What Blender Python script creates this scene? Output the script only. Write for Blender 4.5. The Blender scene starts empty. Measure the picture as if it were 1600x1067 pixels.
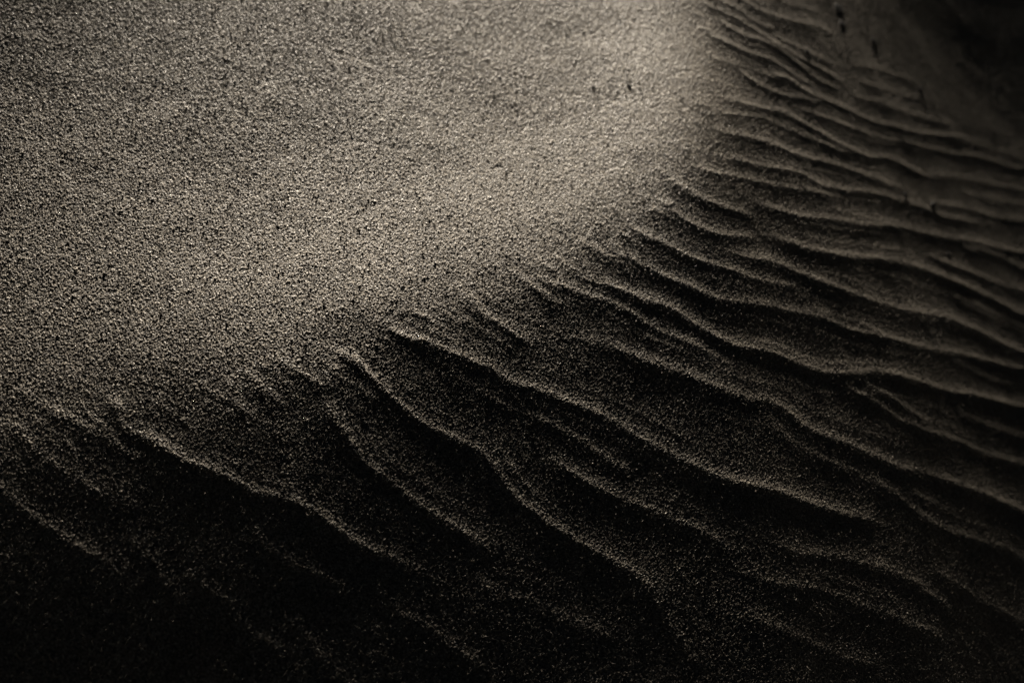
import bpy, math
import numpy as np
S = bpy.context.scene
R = math.radians

# ------------------------------------------------------------------ camera
PITCH, ROLL, CAM_H = R(41.0), R(27.0), 0.8
from mathutils import Matrix, Vector
cam_data = bpy.data.cameras.new('camera'); cam = bpy.data.objects.new('camera', cam_data)
S.collection.objects.link(cam); S.camera = cam
cam.matrix_world = (Matrix.Translation((0, 0, CAM_H)) @ Matrix.Rotation(R(90) - PITCH, 4, 'X') @ Matrix.Rotation(ROLL, 4, 'Z'))
cam_data.lens = 50.0; cam_data.sensor_width = 36; cam_data.clip_start = .02; cam_data.clip_end = 2000
cam_data.dof.use_dof = True; cam_data.dof.focus_distance = 1.19; cam_data.dof.aperture_fstop = 4.5

# ------------------------------------------------------------------ light
SUN_AZ, SUN_EL = R(23.0), R(11.0)          # azimuth from +Y towards -X
to_sun = Vector((-math.sin(SUN_AZ) * math.cos(SUN_EL), math.cos(SUN_AZ) * math.cos(SUN_EL), math.sin(SUN_EL)))
w = bpy.data.worlds.new('World'); S.world = w; w.use_nodes = True
nt = w.node_tree; bg = nt.nodes['Background']
sky = nt.nodes.new('ShaderNodeTexSky'); sky.sky_type = 'NISHITA'; sky.sun_disc = False
sky.sun_elevation = SUN_EL; sky.sun_rotation = -SUN_AZ
nt.links.new(sky.outputs[0], bg.inputs[0]); bg.inputs[1].default_value = 0.0008
sun_d = bpy.data.lights.new('sun', 'SUN'); sun_d.energy = 4.6; sun_d.angle = R(7); sun_d.color = (1, .89, .745)
sun = bpy.data.objects.new('sun', sun_d); S.collection.objects.link(sun)
sun.rotation_euler = to_sun.to_track_quat('Z', 'Y').to_euler(); sun.location = to_sun * 20
S.view_settings.view_transform = 'Standard'; S.view_settings.look = 'None'
S.view_settings.exposure = 1.5; S.view_settings.gamma = 1; S.view_settings.use_curve_mapping = False

# ------------------------------------------------------------------ dune relief (metres)
# broad form of the dune, slopes shaped to give wanted brightness and dark corners: heights in 0.1 mm on a grid whose axes lie across and along the sun direction
TABLE = np.array([[float(v) for v in l.split()] for l in """2889 2852 2802 2750 2697 2644 2591 2539 2486 2433 2380 2328 2275 2222 2170 2117 2064 2011 1959 1906 1853 1800 1748 1695 1642 1590 1537 1484 1431 1379 1326 1273 1221 1168 1115 1062 1010 957 904 851 799 746 693 641 588 535 482 430 377 324 271 219 166 113 61 8 -45 -98 -150 -203 -256 -308 -361 -414 -467 -519 -572 -625 -678 -730 -783 -836 -888 -941 -994 -1047 -1099 -1152 -1205 -1258 -1310 -1363 -1416 -1468 -1521 -1574 -1627 -1679 -1731 -1783 -1835 -1884 -1932 -1978 -2022 -2064 -2105 -2148 -2194 -2243 -2297 -2354 -2412 -2471 -2530 -2588 -2647 -2706 -2765 -2824 -2883 -2942 -3001 -3060 -3121 -3185 -3252 -3321 -3392 -3462 -3533 -3604 -3675 -3745 -3816 -3886 -3954 -4018 -4077 -4120
2889 2852 2802 2750 2697 2644 2591 2539 2486 2433 2380 2328 2275 2222 2170 2117 2064 2011 1959 1906 1853 1800 1748 1695 1642 1590 1537 1484 1431 1379 1326 1273 1221 1168 1115 1062 1010 957 904 851 799 746 693 641 588 535 482 430 377 324 271 219 166 113 61 8 -45 -98 -150 -203 -256 -308 -361 -414 -467 -519 -572 -625 -678 -730 -783 -836 -888 -941 -994 -1047 -1099 -1152 -1205 -1258 -1310 -1363 -1416 -1468 -1521 -1574 -1627 -1679 -1731 -1783 -1834 -1883 -1931 -1976 -2020 -2061 -2103 -2146 -2192 -2242 -2296 -2353 -2412 -2470 -2529 -2588 -2647 -2706 -2765 -2824 -2883 -2942 -3001 -3061 -3122 -3187 -3254 -3324 -3394 -3465 -3536 -3606 -3677 -3748 -3819 -3889 -3957 -4023 -4084 -4127
2889 2852 2802 2750 2697 2644 2591 2539 2486 2433 2380 2328 2275 2222 2170 2117 2064 2011 1959 1906 1853 1800 1748 1695 1642 1590 1537 1484 1431 1379 1326 1273 1221 1168 1115 1062 1010 957 904 851 799 746 693 641 588 535 482 430 377 324 271 219 166 113 61 8 -45 -98 -150 -203 -256 -308 -361 -414 -467 -519 -572 -625 -678 -730 -783 -836 -888 -941 -994 -1047 -1099 -1152 -1205 -1258 -1310 -1363 -1416 -1468 -1521 -1574 -1626 -1679 -1731 -1783 -1833 -1882 -1929 -1974 -2017 -2058 -2100 -2144 -2190 -2241 -2295 -2353 -2411 -2470 -2529 -2588 -2647 -2706 -2764 -2823 -2882 -2941 -3001 -3061 -3124 -3190 -3258 -3328 -3398 -3469 -3540 -3611 -3682 -3752 -3823 -3893 -3963 -4031 -4093 -4138
2889 2852 2802 2750 2697 2644 2591 2539 2486 2433 2380 2328 2275 2222 2170 2117 2064 2011 1959 1906 1853 1800 1748 1695 1642 1590 1537 1484 1431 1379 1326 1273 1221 1168 1115 1062 1010 957 904 851 799 746 693 641 588 535 482 430 377 324 271 219 166 113 61 8 -45 -98 -150 -203 -256 -308 -361 -414 -467 -519 -572 -625 -678 -730 -783 -836 -888 -941 -994 -1047 -1099 -1152 -1205 -1258 -1310 -1363 -1416 -1468 -1521 -1574 -1626 -1679 -1731 -1782 -1832 -1880 -1927 -1971 -2013 -2055 -2097 -2140 -2188 -2239 -2295 -2352 -2411 -2470 -2528 -2587 -2646 -2705 -2764 -2823 -2882 -2941 -3001 -3062 -3126 -3193 -3262 -3333 -3403 -3474 -3545 -3616 -3687 -3757 -3828 -3899 -3969 -4038 -4102 -4148
2889 2852 2802 2750 2697 2644 2591 2539 2486 2433 2380 2328 2275 2222 2170 2117 2064 2011 1959 1906 1853 1800 1748 1695 1642 1590 1537 1484 1431 1379 1326 1273 1221 1168 1115 1062 1010 957 904 851 799 746 693 641 588 535 482 430 377 324 271 219 166 113 61 8 -45 -98 -150 -203 -256 -308 -361 -414 -467 -519 -572 -625 -678 -730 -783 -836 -888 -941 -994 -1047 -1099 -1152 -1205 -1258 -1310 -1363 -1416 -1468 -1521 -1574 -1626 -1678 -1730 -1781 -1831 -1878 -1924 -1967 -2009 -2051 -2093 -2137 -2185 -2238 -2293 -2351 -2410 -2469 -2528 -2587 -2645 -2704 -2763 -2822 -2881 -2940 -3001 -3064 -3129 -3197 -3267 -3338 -3409 -3479 -3550 -3621 -3692 -3763 -3833 -3904 -3975 -4044 -4110 -4157
2889 2852 2802 2750 2697 2644 2591 2539 2486 2433 2380 2328 2275 2222 2170 2117 2064 2011 1959 1906 1853 1800 1748 1695 1642 1590 1537 1484 1431 1379 1326 1273 1221 1168 1115 1062 1010 957 904 851 799 746 693 641 588 535 482 430 377 324 271 219 166 113 61 8 -45 -98 -150 -203 -256 -308 -361 -414 -467 -519 -572 -625 -678 -730 -783 -836 -888 -941 -994 -1047 -1099 -1152 -1205 -1258 -1310 -1363 -1416 -1468 -1521 -1574 -1626 -1678 -1730 -1780 -1829 -1876 -1921 -1964 -2005 -2047 -2089 -2134 -2183 -2236 -2292 -2350 -2409 -2468 -2527 -2586 -2645 -2703 -2762 -2821 -2880 -2940 -3002 -3066 -3133 -3202 -3272 -3343 -3414 -3484 -3555 -3626 -3697 -3768 -3838 -3909 -3980 -4050 -4116 -4165
2889 2852 2802 2750 2697 2644 2591 2539 2486 2433 2380 2328 2275 2222 2170 2117 2064 2011 1959 1906 1853 1800 1748 1695 1642 1590 1537 1484 1431 1379 1326 1273 1221 1168 1115 1062 1010 957 904 851 799 746 693 641 588 535 482 430 377 324 271 219 166 113 61 8 -45 -98 -150 -203 -256 -308 -361 -414 -467 -519 -572 -625 -678 -730 -783 -836 -888 -941 -994 -1047 -1099 -1152 -1205 -1258 -1310 -1363 -1416 -1468 -1521 -1574 -1626 -1678 -1729 -1779 -1827 -1873 -1918 -1960 -2002 -2043 -2086 -2132 -2181 -2235 -2291 -2349 -2408 -2467 -2526 -2585 -2644 -2703 -2762 -2820 -2880 -2940 -3003 -3069 -3137 -3207 -3277 -3348 -3419 -3490 -3560 -3631 -3702 -3773 -3843 -3914 -3985 -4055 -4122 -4171
2889 2852 2802 2750 2697 2644 2591 2539 2486 2433 2380 2328 2275 2222 2170 2117 2064 2011 1959 1906 1853 1800 1748 1695 1642 1590 1537 1484 1431 1379 1326 1273 1221 1168 1115 1062 1010 957 904 851 799 746 693 641 588 535 482 430 377 324 271 219 166 113 61 8 -45 -98 -150 -203 -256 -308 -361 -414 -467 -519 -572 -625 -678 -730 -783 -836 -888 -941 -994 -1047 -1099 -1152 -1205 -1258 -1310 -1363 -1416 -1468 -1521 -1573 -1626 -1677 -1728 -1777 -1825 -1871 -1914 -1956 -1998 -2039 -2083 -2129 -2179 -2233 -2290 -2349 -2407 -2466 -2525 -2584 -2643 -2702 -2761 -2820 -2880 -2941 -3005 -3072 -3141 -3212 -3282 -3353 -3424 -3495 -3566 -3636 -3707 -3778 -3849 -3919 -3990 -4061 -4127 -4177
2889 2852 2802 2750 2697 2644 2591 2539 2486 2433 2380 2328 2275 2222 2170 2117 2064 2011 1959 1906 1853 1800 1748 1695 1642 1590 1537 1484 1431 1379 1326 1273 1221 1168 1115 1062 1010 957 904 851 799 746 693 641 588 535 482 430 377 324 271 219 166 113 61 8 -45 -98 -150 -203 -256 -308 -361 -414 -467 -519 -572 -625 -678 -730 -783 -836 -888 -941 -994 -1047 -1099 -1152 -1205 -1258 -1310 -1363 -1416 -1468 -1521 -1573 -1625 -1677 -1727 -1776 -1823 -1868 -1911 -1953 -1994 -2036 -2080 -2127 -2177 -2232 -2290 -2348 -2407 -2466 -2525 -2584 -2642 -2701 -2760 -2820 -2880 -2943 -3008 -3077 -3146 -3217 -3288 -3359 -3429 -3500 -3571 -3642 -3712 -3783 -3854 -3925 -3996 -4066 -4133 -4182
2889 2852 2802 2750 2697 2644 2591 2539 2486 2433 2380 2328 2275 2222 2170 2117 2064 2011 1959 1906 1853 1800 1748 1695 1642 1590 1537 1484 1431 1379 1326 1273 1221 1168 1115 1062 1010 957 904 851 799 746 693 641 588 535 482 430 377 324 271 219 166 113 61 8 -45 -98 -150 -203 -256 -308 -361 -414 -467 -519 -572 -625 -678 -730 -783 -836 -888 -941 -994 -1047 -1099 -1152 -1205 -1258 -1310 -1363 -1416 -1468 -1521 -1573 -1625 -1676 -1726 -1774 -1820 -1865 -1907 -1949 -1990 -2032 -2077 -2124 -2176 -2231 -2289 -2348 -2406 -2465 -2524 -2583 -2642 -2701 -2760 -2820 -2881 -2945 -3012 -3081 -3152 -3222 -3293 -3364 -3435 -3506 -3576 -3647 -3718 -3789 -3859 -3930 -4001 -4072 -4138 -4188
2889 2852 2802 2750 2697 2644 2591 2539 2486 2433 2380 2328 2275 2222 2170 2117 2064 2011 1959 1906 1853 1800 1748 1695 1642 1590 1537 1484 1431 1379 1326 1273 1221 1168 1115 1062 1010 957 904 851 799 746 693 641 588 535 482 430 377 324 271 219 166 113 61 8 -45 -98 -150 -203 -256 -308 -361 -414 -467 -519 -572 -625 -678 -730 -783 -836 -888 -941 -994 -1047 -1099 -1152 -1205 -1258 -1310 -1363 -1416 -1468 -1521 -1573 -1624 -1675 -1724 -1772 -1818 -1861 -1904 -1945 -1986 -2029 -2074 -2122 -2174 -2230 -2288 -2347 -2406 -2465 -2523 -2582 -2641 -2700 -2760 -2820 -2883 -2948 -3017 -3086 -3157 -3228 -3299 -3369 -3440 -3511 -3582 -3652 -3723 -3794 -3865 -3936 -4006 -4077 -4143 -4193
2889 2852 2802 2750 2697 2644 2591 2539 2486 2433 2380 2328 2275 2222 2170 2117 2064 2011 1959 1906 1853 1800 1748 1695 1642 1590 1537 1484 1431 1379 1326 1273 1221 1168 1115 1062 1010 957 904 851 799 746 693 641 588 535 482 430 377 324 271 219 166 113 61 8 -45 -98 -150 -203 -256 -308 -361 -414 -467 -519 -572 -625 -678 -730 -783 -836 -888 -941 -994 -1047 -1099 -1152 -1205 -1258 -1310 -1363 -1416 -1468 -1520 -1572 -1624 -1674 -1723 -1770 -1815 -1858 -1900 -1941 -1982 -2025 -2071 -2120 -2173 -2229 -2287 -2346 -2405 -2464 -2523 -2582 -2640 -2700 -2759 -2821 -2885 -2952 -3021 -3091 -3162 -3233 -3304 -3374 -3445 -3516 -3587 -3658 -3728 -3799 -3870 -3941 -4011 -4082 -4149 -4198
2889 2852 2802 2750 2697 2644 2591 2539 2486 2433 2380 2328 2275 2222 2170 2117 2064 2011 1959 1906 1853 1800 1748 1695 1642 1590 1537 1484 1431 1379 1326 1273 1221 1168 1115 1062 1010 957 904 851 799 746 693 641 588 535 482 430 377 324 271 219 166 113 61 8 -45 -98 -150 -203 -256 -308 -361 -414 -467 -519 -572 -625 -678 -730 -783 -836 -888 -941 -994 -1047 -1099 -1152 -1205 -1258 -1310 -1363 -1416 -1468 -1520 -1572 -1623 -1673 -1721 -1767 -1812 -1854 -1896 -1937 -1979 -2022 -2068 -2118 -2171 -2228 -2286 -2345 -2404 -2463 -2522 -2581 -2640 -2699 -2759 -2822 -2888 -2956 -3026 -3096 -3167 -3238 -3309 -3379 -3450 -3521 -3592 -3663 -3733 -3804 -3875 -3946 -4016 -4087 -4154 -4203
2889 2852 2802 2750 2697 2644 2591 2539 2486 2433 2380 2328 2275 2222 2170 2117 2064 2011 1959 1906 1853 1800 1748 1695 1642 1590 1537 1484 1431 1379 1326 1273 1221 1168 1115 1062 1010 957 904 851 799 746 693 641 588 535 482 430 377 324 271 219 166 113 61 8 -45 -98 -150 -203 -256 -308 -361 -414 -467 -519 -572 -625 -678 -730 -783 -836 -888 -941 -994 -1047 -1099 -1152 -1205 -1258 -1310 -1363 -1415 -1468 -1520 -1571 -1622 -1671 -1719 -1765 -1809 -1851 -1892 -1933 -1975 -2019 -2065 -2116 -2170 -2227 -2286 -2344 -2403 -2462 -2521 -2580 -2639 -2699 -2760 -2824 -2891 -2960 -3031 -3101 -3172 -3243 -3314 -3385 -3455 -3526 -3597 -3668 -3739 -3809 -3880 -3951 -4022 -4092 -4159 -4208
2889 2852 2802 2750 2697 2644 2591 2539 2486 2433 2380 2328 2275 2222 2170 2117 2064 2011 1959 1906 1853 1800 1748 1695 1642 1590 1537 1484 1431 1379 1326 1273 1221 1168 1115 1062 1010 957 904 851 799 746 693 641 588 535 482 430 377 324 271 219 166 113 61 8 -45 -98 -150 -203 -256 -308 -361 -414 -467 -519 -572 -625 -678 -730 -783 -836 -888 -941 -994 -1047 -1099 -1152 -1205 -1258 -1310 -1363 -1415 -1468 -1519 -1570 -1621 -1670 -1717 -1762 -1805 -1847 -1888 -1929 -1971 -2016 -2063 -2114 -2169 -2226 -2285 -2344 -2403 -2461 -2520 -2579 -2639 -2699 -2762 -2827 -2896 -2965 -3036 -3107 -3178 -3248 -3319 -3390 -3461 -3531 -3602 -3673 -3744 -3815 -3885 -3956 -4027 -4097 -4164 -4214
2889 2852 2802 2750 2697 2644 2591 2539 2486 2433 2380 2328 2275 2222 2170 2117 2064 2011 1959 1906 1853 1800 1748 1695 1642 1590 1537 1484 1431 1379 1326 1273 1221 1168 1115 1062 1010 957 904 851 799 746 693 641 588 535 482 430 377 324 271 219 166 113 61 8 -45 -98 -150 -203 -256 -308 -361 -414 -467 -519 -572 -625 -678 -730 -783 -836 -888 -941 -994 -1047 -1099 -1152 -1205 -1257 -1310 -1363 -1415 -1467 -1519 -1570 -1619 -1668 -1714 -1759 -1802 -1843 -1884 -1925 -1968 -2013 -2061 -2113 -2168 -2226 -2284 -2343 -2402 -2461 -2520 -2579 -2639 -2700 -2764 -2831 -2900 -2970 -3041 -3112 -3183 -3253 -3324 -3395 -3466 -3537 -3607 -3678 -3749 -3820 -3891 -3961 -4032 -4103 -4169 -4219
2889 2852 2802 2750 2697 2644 2591 2539 2486 2433 2380 2328 2275 2222 2170 2117 2064 2011 1959 1906 1853 1800 1748 1695 1642 1590 1537 1484 1431 1379 1326 1273 1221 1168 1115 1062 1010 957 904 851 799 746 693 641 588 535 482 430 377 324 271 219 166 113 61 8 -45 -98 -150 -203 -256 -308 -361 -414 -467 -519 -572 -625 -678 -730 -783 -836 -888 -941 -994 -1047 -1099 -1152 -1205 -1257 -1310 -1363 -1415 -1467 -1518 -1569 -1618 -1666 -1712 -1756 -1798 -1839 -1880 -1922 -1965 -2010 -2058 -2111 -2167 -2225 -2284 -2343 -2401 -2460 -2519 -2579 -2639 -2701 -2766 -2834 -2904 -2975 -3046 -3116 -3187 -3258 -3329 -3399 -3470 -3541 -3612 -3683 -3753 -3824 -3895 -3966 -4037 -4107 -4174 -4223
2889 2852 2802 2750 2697 2644 2591 2539 2486 2433 2380 2328 2275 2222 2170 2117 2064 2011 1959 1906 1853 1800 1748 1695 1642 1590 1537 1484 1431 1379 1326 1273 1221 1168 1115 1062 1010 957 904 851 799 746 693 641 588 535 482 430 377 324 271 219 166 113 61 8 -45 -98 -150 -203 -256 -308 -361 -414 -467 -519 -572 -625 -678 -730 -783 -836 -888 -941 -994 -1047 -1099 -1152 -1205 -1257 -1310 -1362 -1415 -1466 -1517 -1568 -1616 -1663 -1709 -1752 -1794 -1835 -1876 -1918 -1961 -2007 -2056 -2110 -2166 -2224 -2283 -2342 -2401 -2460 -2519 -2578 -2639 -2702 -2768 -2837 -2908 -2978 -3049 -3120 -3191 -3261 -3332 -3403 -3474 -3544 -3615 -3686 -3757 -3828 -3898 -3969 -4040 -4110 -4177 -4227
2889 2852 2802 2750 2697 2644 2591 2539 2486 2433 2380 2328 2275 2222 2170 2117 2064 2011 1959 1906 1853 1800 1748 1695 1642 1590 1537 1484 1431 1379 1326 1273 1221 1168 1115 1062 1010 957 904 851 799 746 693 641 588 535 482 430 377 324 271 219 166 113 61 8 -45 -98 -150 -203 -256 -308 -361 -414 -467 -519 -572 -625 -678 -730 -783 -836 -888 -941 -994 -1047 -1099 -1152 -1205 -1257 -1310 -1362 -1414 -1466 -1517 -1566 -1615 -1661 -1706 -1749 -1790 -1831 -1872 -1914 -1958 -2004 -2054 -2108 -2165 -2223 -2282 -2341 -2400 -2459 -2518 -2578 -2639 -2703 -2771 -2840 -2911 -2982 -3052 -3123 -3194 -3265 -3335 -3406 -3477 -3548 -3619 -3689 -3760 -3831 -3902 -3972 -4043 -4114 -4180 -4230
2889 2852 2802 2750 2697 2644 2591 2539 2486 2433 2380 2328 2275 2222 2170 2117 2064 2011 1959 1906 1853 1800 1748 1695 1642 1590 1537 1484 1431 1379 1326 1273 1221 1168 1115 1062 1010 957 904 851 799 746 693 641 588 535 482 430 377 324 271 219 166 113 61 8 -45 -98 -150 -203 -256 -308 -361 -414 -467 -519 -572 -625 -678 -730 -783 -836 -888 -941 -994 -1047 -1099 -1152 -1205 -1257 -1310 -1362 -1414 -1465 -1516 -1565 -1613 -1658 -1703 -1745 -1786 -1827 -1868 -1911 -1955 -2002 -2052 -2107 -2164 -2222 -2281 -2340 -2399 -2458 -2517 -2578 -2640 -2706 -2774 -2844 -2915 -2986 -3056 -3127 -3198 -3269 -3340 -3410 -3481 -3552 -3623 -3694 -3764 -3835 -3906 -3977 -4047 -4118 -4185 -4234
2889 2852 2802 2750 2697 2644 2591 2539 2486 2433 2380 2328 2275 2222 2170 2117 2064 2011 1959 1906 1853 1800 1748 1695 1642 1590 1537 1484 1431 1379 1326 1273 1221 1168 1115 1062 1010 957 904 851 799 746 693 641 588 535 482 430 377 324 271 219 166 113 61 8 -45 -98 -150 -203 -256 -308 -361 -414 -467 -519 -572 -625 -678 -730 -783 -836 -888 -941 -994 -1047 -1099 -1152 -1205 -1257 -1310 -1362 -1413 -1464 -1514 -1563 -1610 -1656 -1699 -1741 -1782 -1823 -1865 -1907 -1952 -1999 -2051 -2106 -2163 -2222 -2281 -2339 -2398 -2457 -2517 -2579 -2643 -2710 -2779 -2849 -2920 -2991 -3062 -3132 -3203 -3274 -3345 -3415 -3486 -3557 -3628 -3699 -3769 -3840 -3911 -3982 -4053 -4123 -4190 -4239
2889 2852 2802 2750 2697 2644 2591 2539 2486 2433 2380 2328 2275 2222 2170 2117 2064 2011 1959 1906 1853 1800 1748 1695 1642 1590 1537 1484 1431 1379 1326 1273 1221 1168 1115 1062 1010 957 904 851 799 746 693 641 588 535 482 430 377 324 271 219 166 113 61 8 -45 -98 -150 -203 -256 -308 -361 -414 -467 -519 -572 -625 -678 -730 -783 -836 -888 -941 -994 -1047 -1099 -1152 -1205 -1257 -1309 -1361 -1413 -1463 -1513 -1561 -1608 -1653 -1696 -1737 -1778 -1819 -1861 -1904 -1949 -1997 -2049 -2105 -2163 -2221 -2280 -2339 -2398 -2457 -2518 -2580 -2646 -2714 -2784 -2855 -2925 -2996 -3067 -3138 -3209 -3279 -3350 -3421 -3492 -3563 -3633 -3704 -3775 -3846 -3916 -3987 -4058 -4128 -4195 -4245
2889 2852 2802 2750 2697 2644 2591 2539 2486 2433 2380 2328 2275 2222 2170 2117 2064 2011 1959 1906 1853 1800 1748 1695 1642 1590 1537 1484 1431 1379 1326 1273 1221 1168 1115 1062 1010 957 904 851 799 746 693 641 588 535 482 430 377 324 271 219 166 113 61 8 -45 -98 -150 -203 -256 -308 -361 -414 -467 -519 -572 -625 -678 -730 -783 -836 -888 -941 -994 -1047 -1099 -1152 -1205 -1257 -1309 -1361 -1412 -1462 -1512 -1559 -1605 -1650 -1692 -1734 -1774 -1815 -1857 -1901 -1946 -1995 -2048 -2104 -2162 -2221 -2280 -2338 -2398 -2457 -2519 -2583 -2650 -2719 -2789 -2860 -2931 -3002 -3072 -3143 -3214 -3285 -3356 -3426 -3497 -3568 -3639 -3709 -3780 -3851 -3922 -3993 -4063 -4134 -4200 -4250
2889 2852 2802 2750 2697 2644 2591 2539 2486 2433 2380 2328 2275 2222 2170 2117 2064 2011 1959 1906 1853 1800 1748 1695 1642 1590 1537 1484 1431 1379 1326 1273 1221 1168 1115 1062 1010 957 904 851 799 746 693 641 588 535 482 430 377 324 271 219 166 113 61 8 -45 -98 -150 -203 -256 -308 -361 -414 -467 -519 -572 -625 -678 -730 -783 -836 -888 -941 -994 -1047 -1099 -1152 -1204 -1257 -1309 -1360 -1411 -1461 -1510 -1557 -1603 -1646 -1689 -1730 -1770 -1811 -1854 -1897 -1943 -1993 -2046 -2103 -2161 -2220 -2279 -2338 -2397 -2457 -2520 -2586 -2654 -2724 -2794 -2865 -2936 -3007 -3077 -3148 -3219 -3290 -3361 -3431 -3502 -3573 -3644 -3714 -3785 -3856 -3927 -3998 -4068 -4139 -4206 -4255
2889 2852 2802 2749 2697 2644 2591 2539 2486 2433 2380 2328 2275 2222 2170 2117 2064 2011 1959 1906 1853 1800 1748 1695 1642 1590 1537 1484 1431 1379 1326 1273 1220 1168 1115 1062 1010 957 904 851 799 746 693 641 588 535 482 430 377 324 271 219 166 113 61 8 -45 -98 -150 -203 -256 -308 -361 -414 -467 -519 -572 -625 -678 -730 -783 -836 -888 -941 -994 -1047 -1099 -1152 -1204 -1257 -1308 -1360 -1410 -1460 -1508 -1555 -1600 -1643 -1685 -1726 -1766 -1808 -1850 -1894 -1941 -1991 -2045 -2102 -2160 -2219 -2278 -2337 -2397 -2458 -2522 -2589 -2658 -2729 -2799 -2870 -2941 -3012 -3082 -3153 -3224 -3295 -3366 -3436 -3507 -3578 -3649 -3719 -3790 -3861 -3932 -4003 -4073 -4144 -4211 -4260
2888 2852 2802 2749 2697 2644 2591 2539 2486 2433 2380 2328 2275 2222 2169 2117 2064 2011 1959 1906 1853 1800 1748 1695 1642 1590 1537 1484 1431 1379 1326 1273 1220 1168 1115 1062 1010 957 904 851 799 746 693 640 588 535 482 430 377 324 271 219 166 113 61 8 -45 -98 -150 -203 -256 -309 -361 -414 -467 -519 -572 -625 -678 -730 -783 -836 -889 -941 -994 -1047 -1099 -1152 -1204 -1256 -1308 -1359 -1409 -1459 -1506 -1552 -1597 -1639 -1681 -1722 -1762 -1804 -1847 -1891 -1938 -1989 -2044 -2101 -2159 -2218 -2277 -2336 -2397 -2460 -2525 -2593 -2663 -2734 -2805 -2875 -2946 -3017 -3088 -3158 -3229 -3300 -3371 -3442 -3512 -3583 -3654 -3725 -3796 -3866 -3937 -4008 -4079 -4149 -4216 -4265
2888 2851 2802 2749 2697 2644 2591 2538 2486 2433 2380 2327 2275 2222 2169 2117 2064 2011 1958 1906 1853 1800 1748 1695 1642 1589 1537 1484 1431 1378 1326 1273 1220 1168 1115 1062 1009 957 904 851 798 746 693 640 588 535 482 429 377 324 271 219 166 113 60 8 -45 -98 -151 -203 -256 -309 -361 -414 -467 -520 -572 -625 -678 -730 -783 -836 -889 -941 -994 -1047 -1099 -1152 -1204 -1256 -1308 -1358 -1408 -1457 -1504 -1550 -1594 -1636 -1677 -1718 -1759 -1800 -1843 -1888 -1936 -1988 -2043 -2101 -2159 -2218 -2277 -2337 -2398 -2462 -2529 -2598 -2669 -2739 -2810 -2881 -2952 -3023 -3093 -3164 -3235 -3306 -3376 -3447 -3518 -3589 -3660 -3730 -3801 -3872 -3943 -4014 -4084 -4155 -4221 -4271
2888 2851 2802 2749 2696 2644 2591 2538 2485 2433 2380 2327 2274 2222 2169 2116 2064 2011 1958 1905 1853 1800 1747 1695 1642 1589 1536 1484 1431 1378 1325 1273 1220 1167 1115 1062 1009 956 904 851 798 745 693 640 587 535 482 429 376 324 271 218 166 113 60 7 -45 -98 -151 -204 -256 -309 -362 -414 -467 -520 -573 -625 -678 -731 -784 -836 -889 -942 -994 -1047 -1100 -1152 -1204 -1256 -1307 -1358 -1407 -1455 -1502 -1547 -1590 -1632 -1673 -1714 -1755 -1797 -1840 -1886 -1934 -1987 -2043 -2100 -2159 -2218 -2277 -2338 -2400 -2466 -2534 -2604 -2674 -2745 -2816 -2887 -2958 -3028 -3099 -3170 -3241 -3311 -3382 -3453 -3524 -3595 -3665 -3736 -3807 -3878 -3949 -4019 -4090 -4161 -4227 -4277
2888 2851 2801 2749 2696 2643 2590 2538 2485 2432 2379 2327 2274 2221 2169 2116 2063 2010 1958 1905 1852 1800 1747 1694 1641 1589 1536 1483 1430 1378 1325 1272 1220 1167 1114 1061 1009 956 903 850 798 745 692 640 587 534 481 429 376 323 271 218 165 112 60 7 -46 -99 -151 -204 -257 -309 -362 -415 -468 -520 -573 -626 -679 -731 -784 -837 -889 -942 -995 -1047 -1100 -1152 -1204 -1256 -1307 -1357 -1406 -1454 -1500 -1544 -1587 -1629 -1670 -1710 -1752 -1794 -1838 -1883 -1933 -1986 -2042 -2100 -2159 -2218 -2277 -2339 -2403 -2470 -2539 -2609 -2680 -2751 -2822 -2892 -2963 -3034 -3105 -3176 -3246 -3317 -3388 -3459 -3529 -3600 -3671 -3742 -3813 -3883 -3954 -4025 -4096 -4166 -4233 -4282
2888 2851 2801 2748 2695 2643 2590 2537 2484 2432 2379 2326 2273 2221 2168 2115 2063 2010 1957 1904 1852 1799 1746 1693 1641 1588 1535 1483 1430 1377 1324 1272 1219 1166 1114 1061 1008 955 903 850 797 744 692 639 586 534 481 428 375 323 270 217 164 112 59 6 -46 -99 -152 -205 -257 -310 -363 -415 -468 -521 -574 -626 -679 -732 -785 -837 -890 -943 -995 -1048 -1100 -1153 -1204 -1256 -1307 -1356 -1405 -1452 -1498 -1542 -1584 -1626 -1666 -1707 -1748 -1791 -1835 -1881 -1931 -1985 -2041 -2099 -2158 -2218 -2278 -2341 -2406 -2474 -2544 -2615 -2686 -2756 -2827 -2898 -2969 -3040 -3110 -3181 -3252 -3323 -3393 -3464 -3535 -3606 -3677 -3747 -3818 -3889 -3960 -4031 -4101 -4172 -4238 -4288
2888 2850 2800 2748 2695 2642 2589 2536 2484 2431 2378 2326 2273 2220 2167 2115 2062 2009 1957 1904 1851 1798 1746 1693 1640 1587 1535 1482 1429 1377 1324 1271 1218 1166 1113 1060 1007 955 902 849 797 744 691 638 586 533 480 428 375 322 269 217 164 111 58 6 -47 -100 -152 -205 -258 -311 -363 -416 -469 -522 -574 -627 -680 -732 -785 -838 -891 -943 -996 -1048 -1101 -1153 -1205 -1256 -1306 -1356 -1404 -1451 -1496 -1539 -1581 -1622 -1663 -1704 -1745 -1788 -1832 -1879 -1930 -1984 -2041 -2099 -2158 -2218 -2279 -2343 -2410 -2480 -2550 -2621 -2691 -2762 -2833 -2904 -2974 -3045 -3116 -3187 -3258 -3328 -3399 -3470 -3541 -3611 -3682 -3753 -3824 -3895 -3965 -4036 -4107 -4177 -4244 -4294
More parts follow.
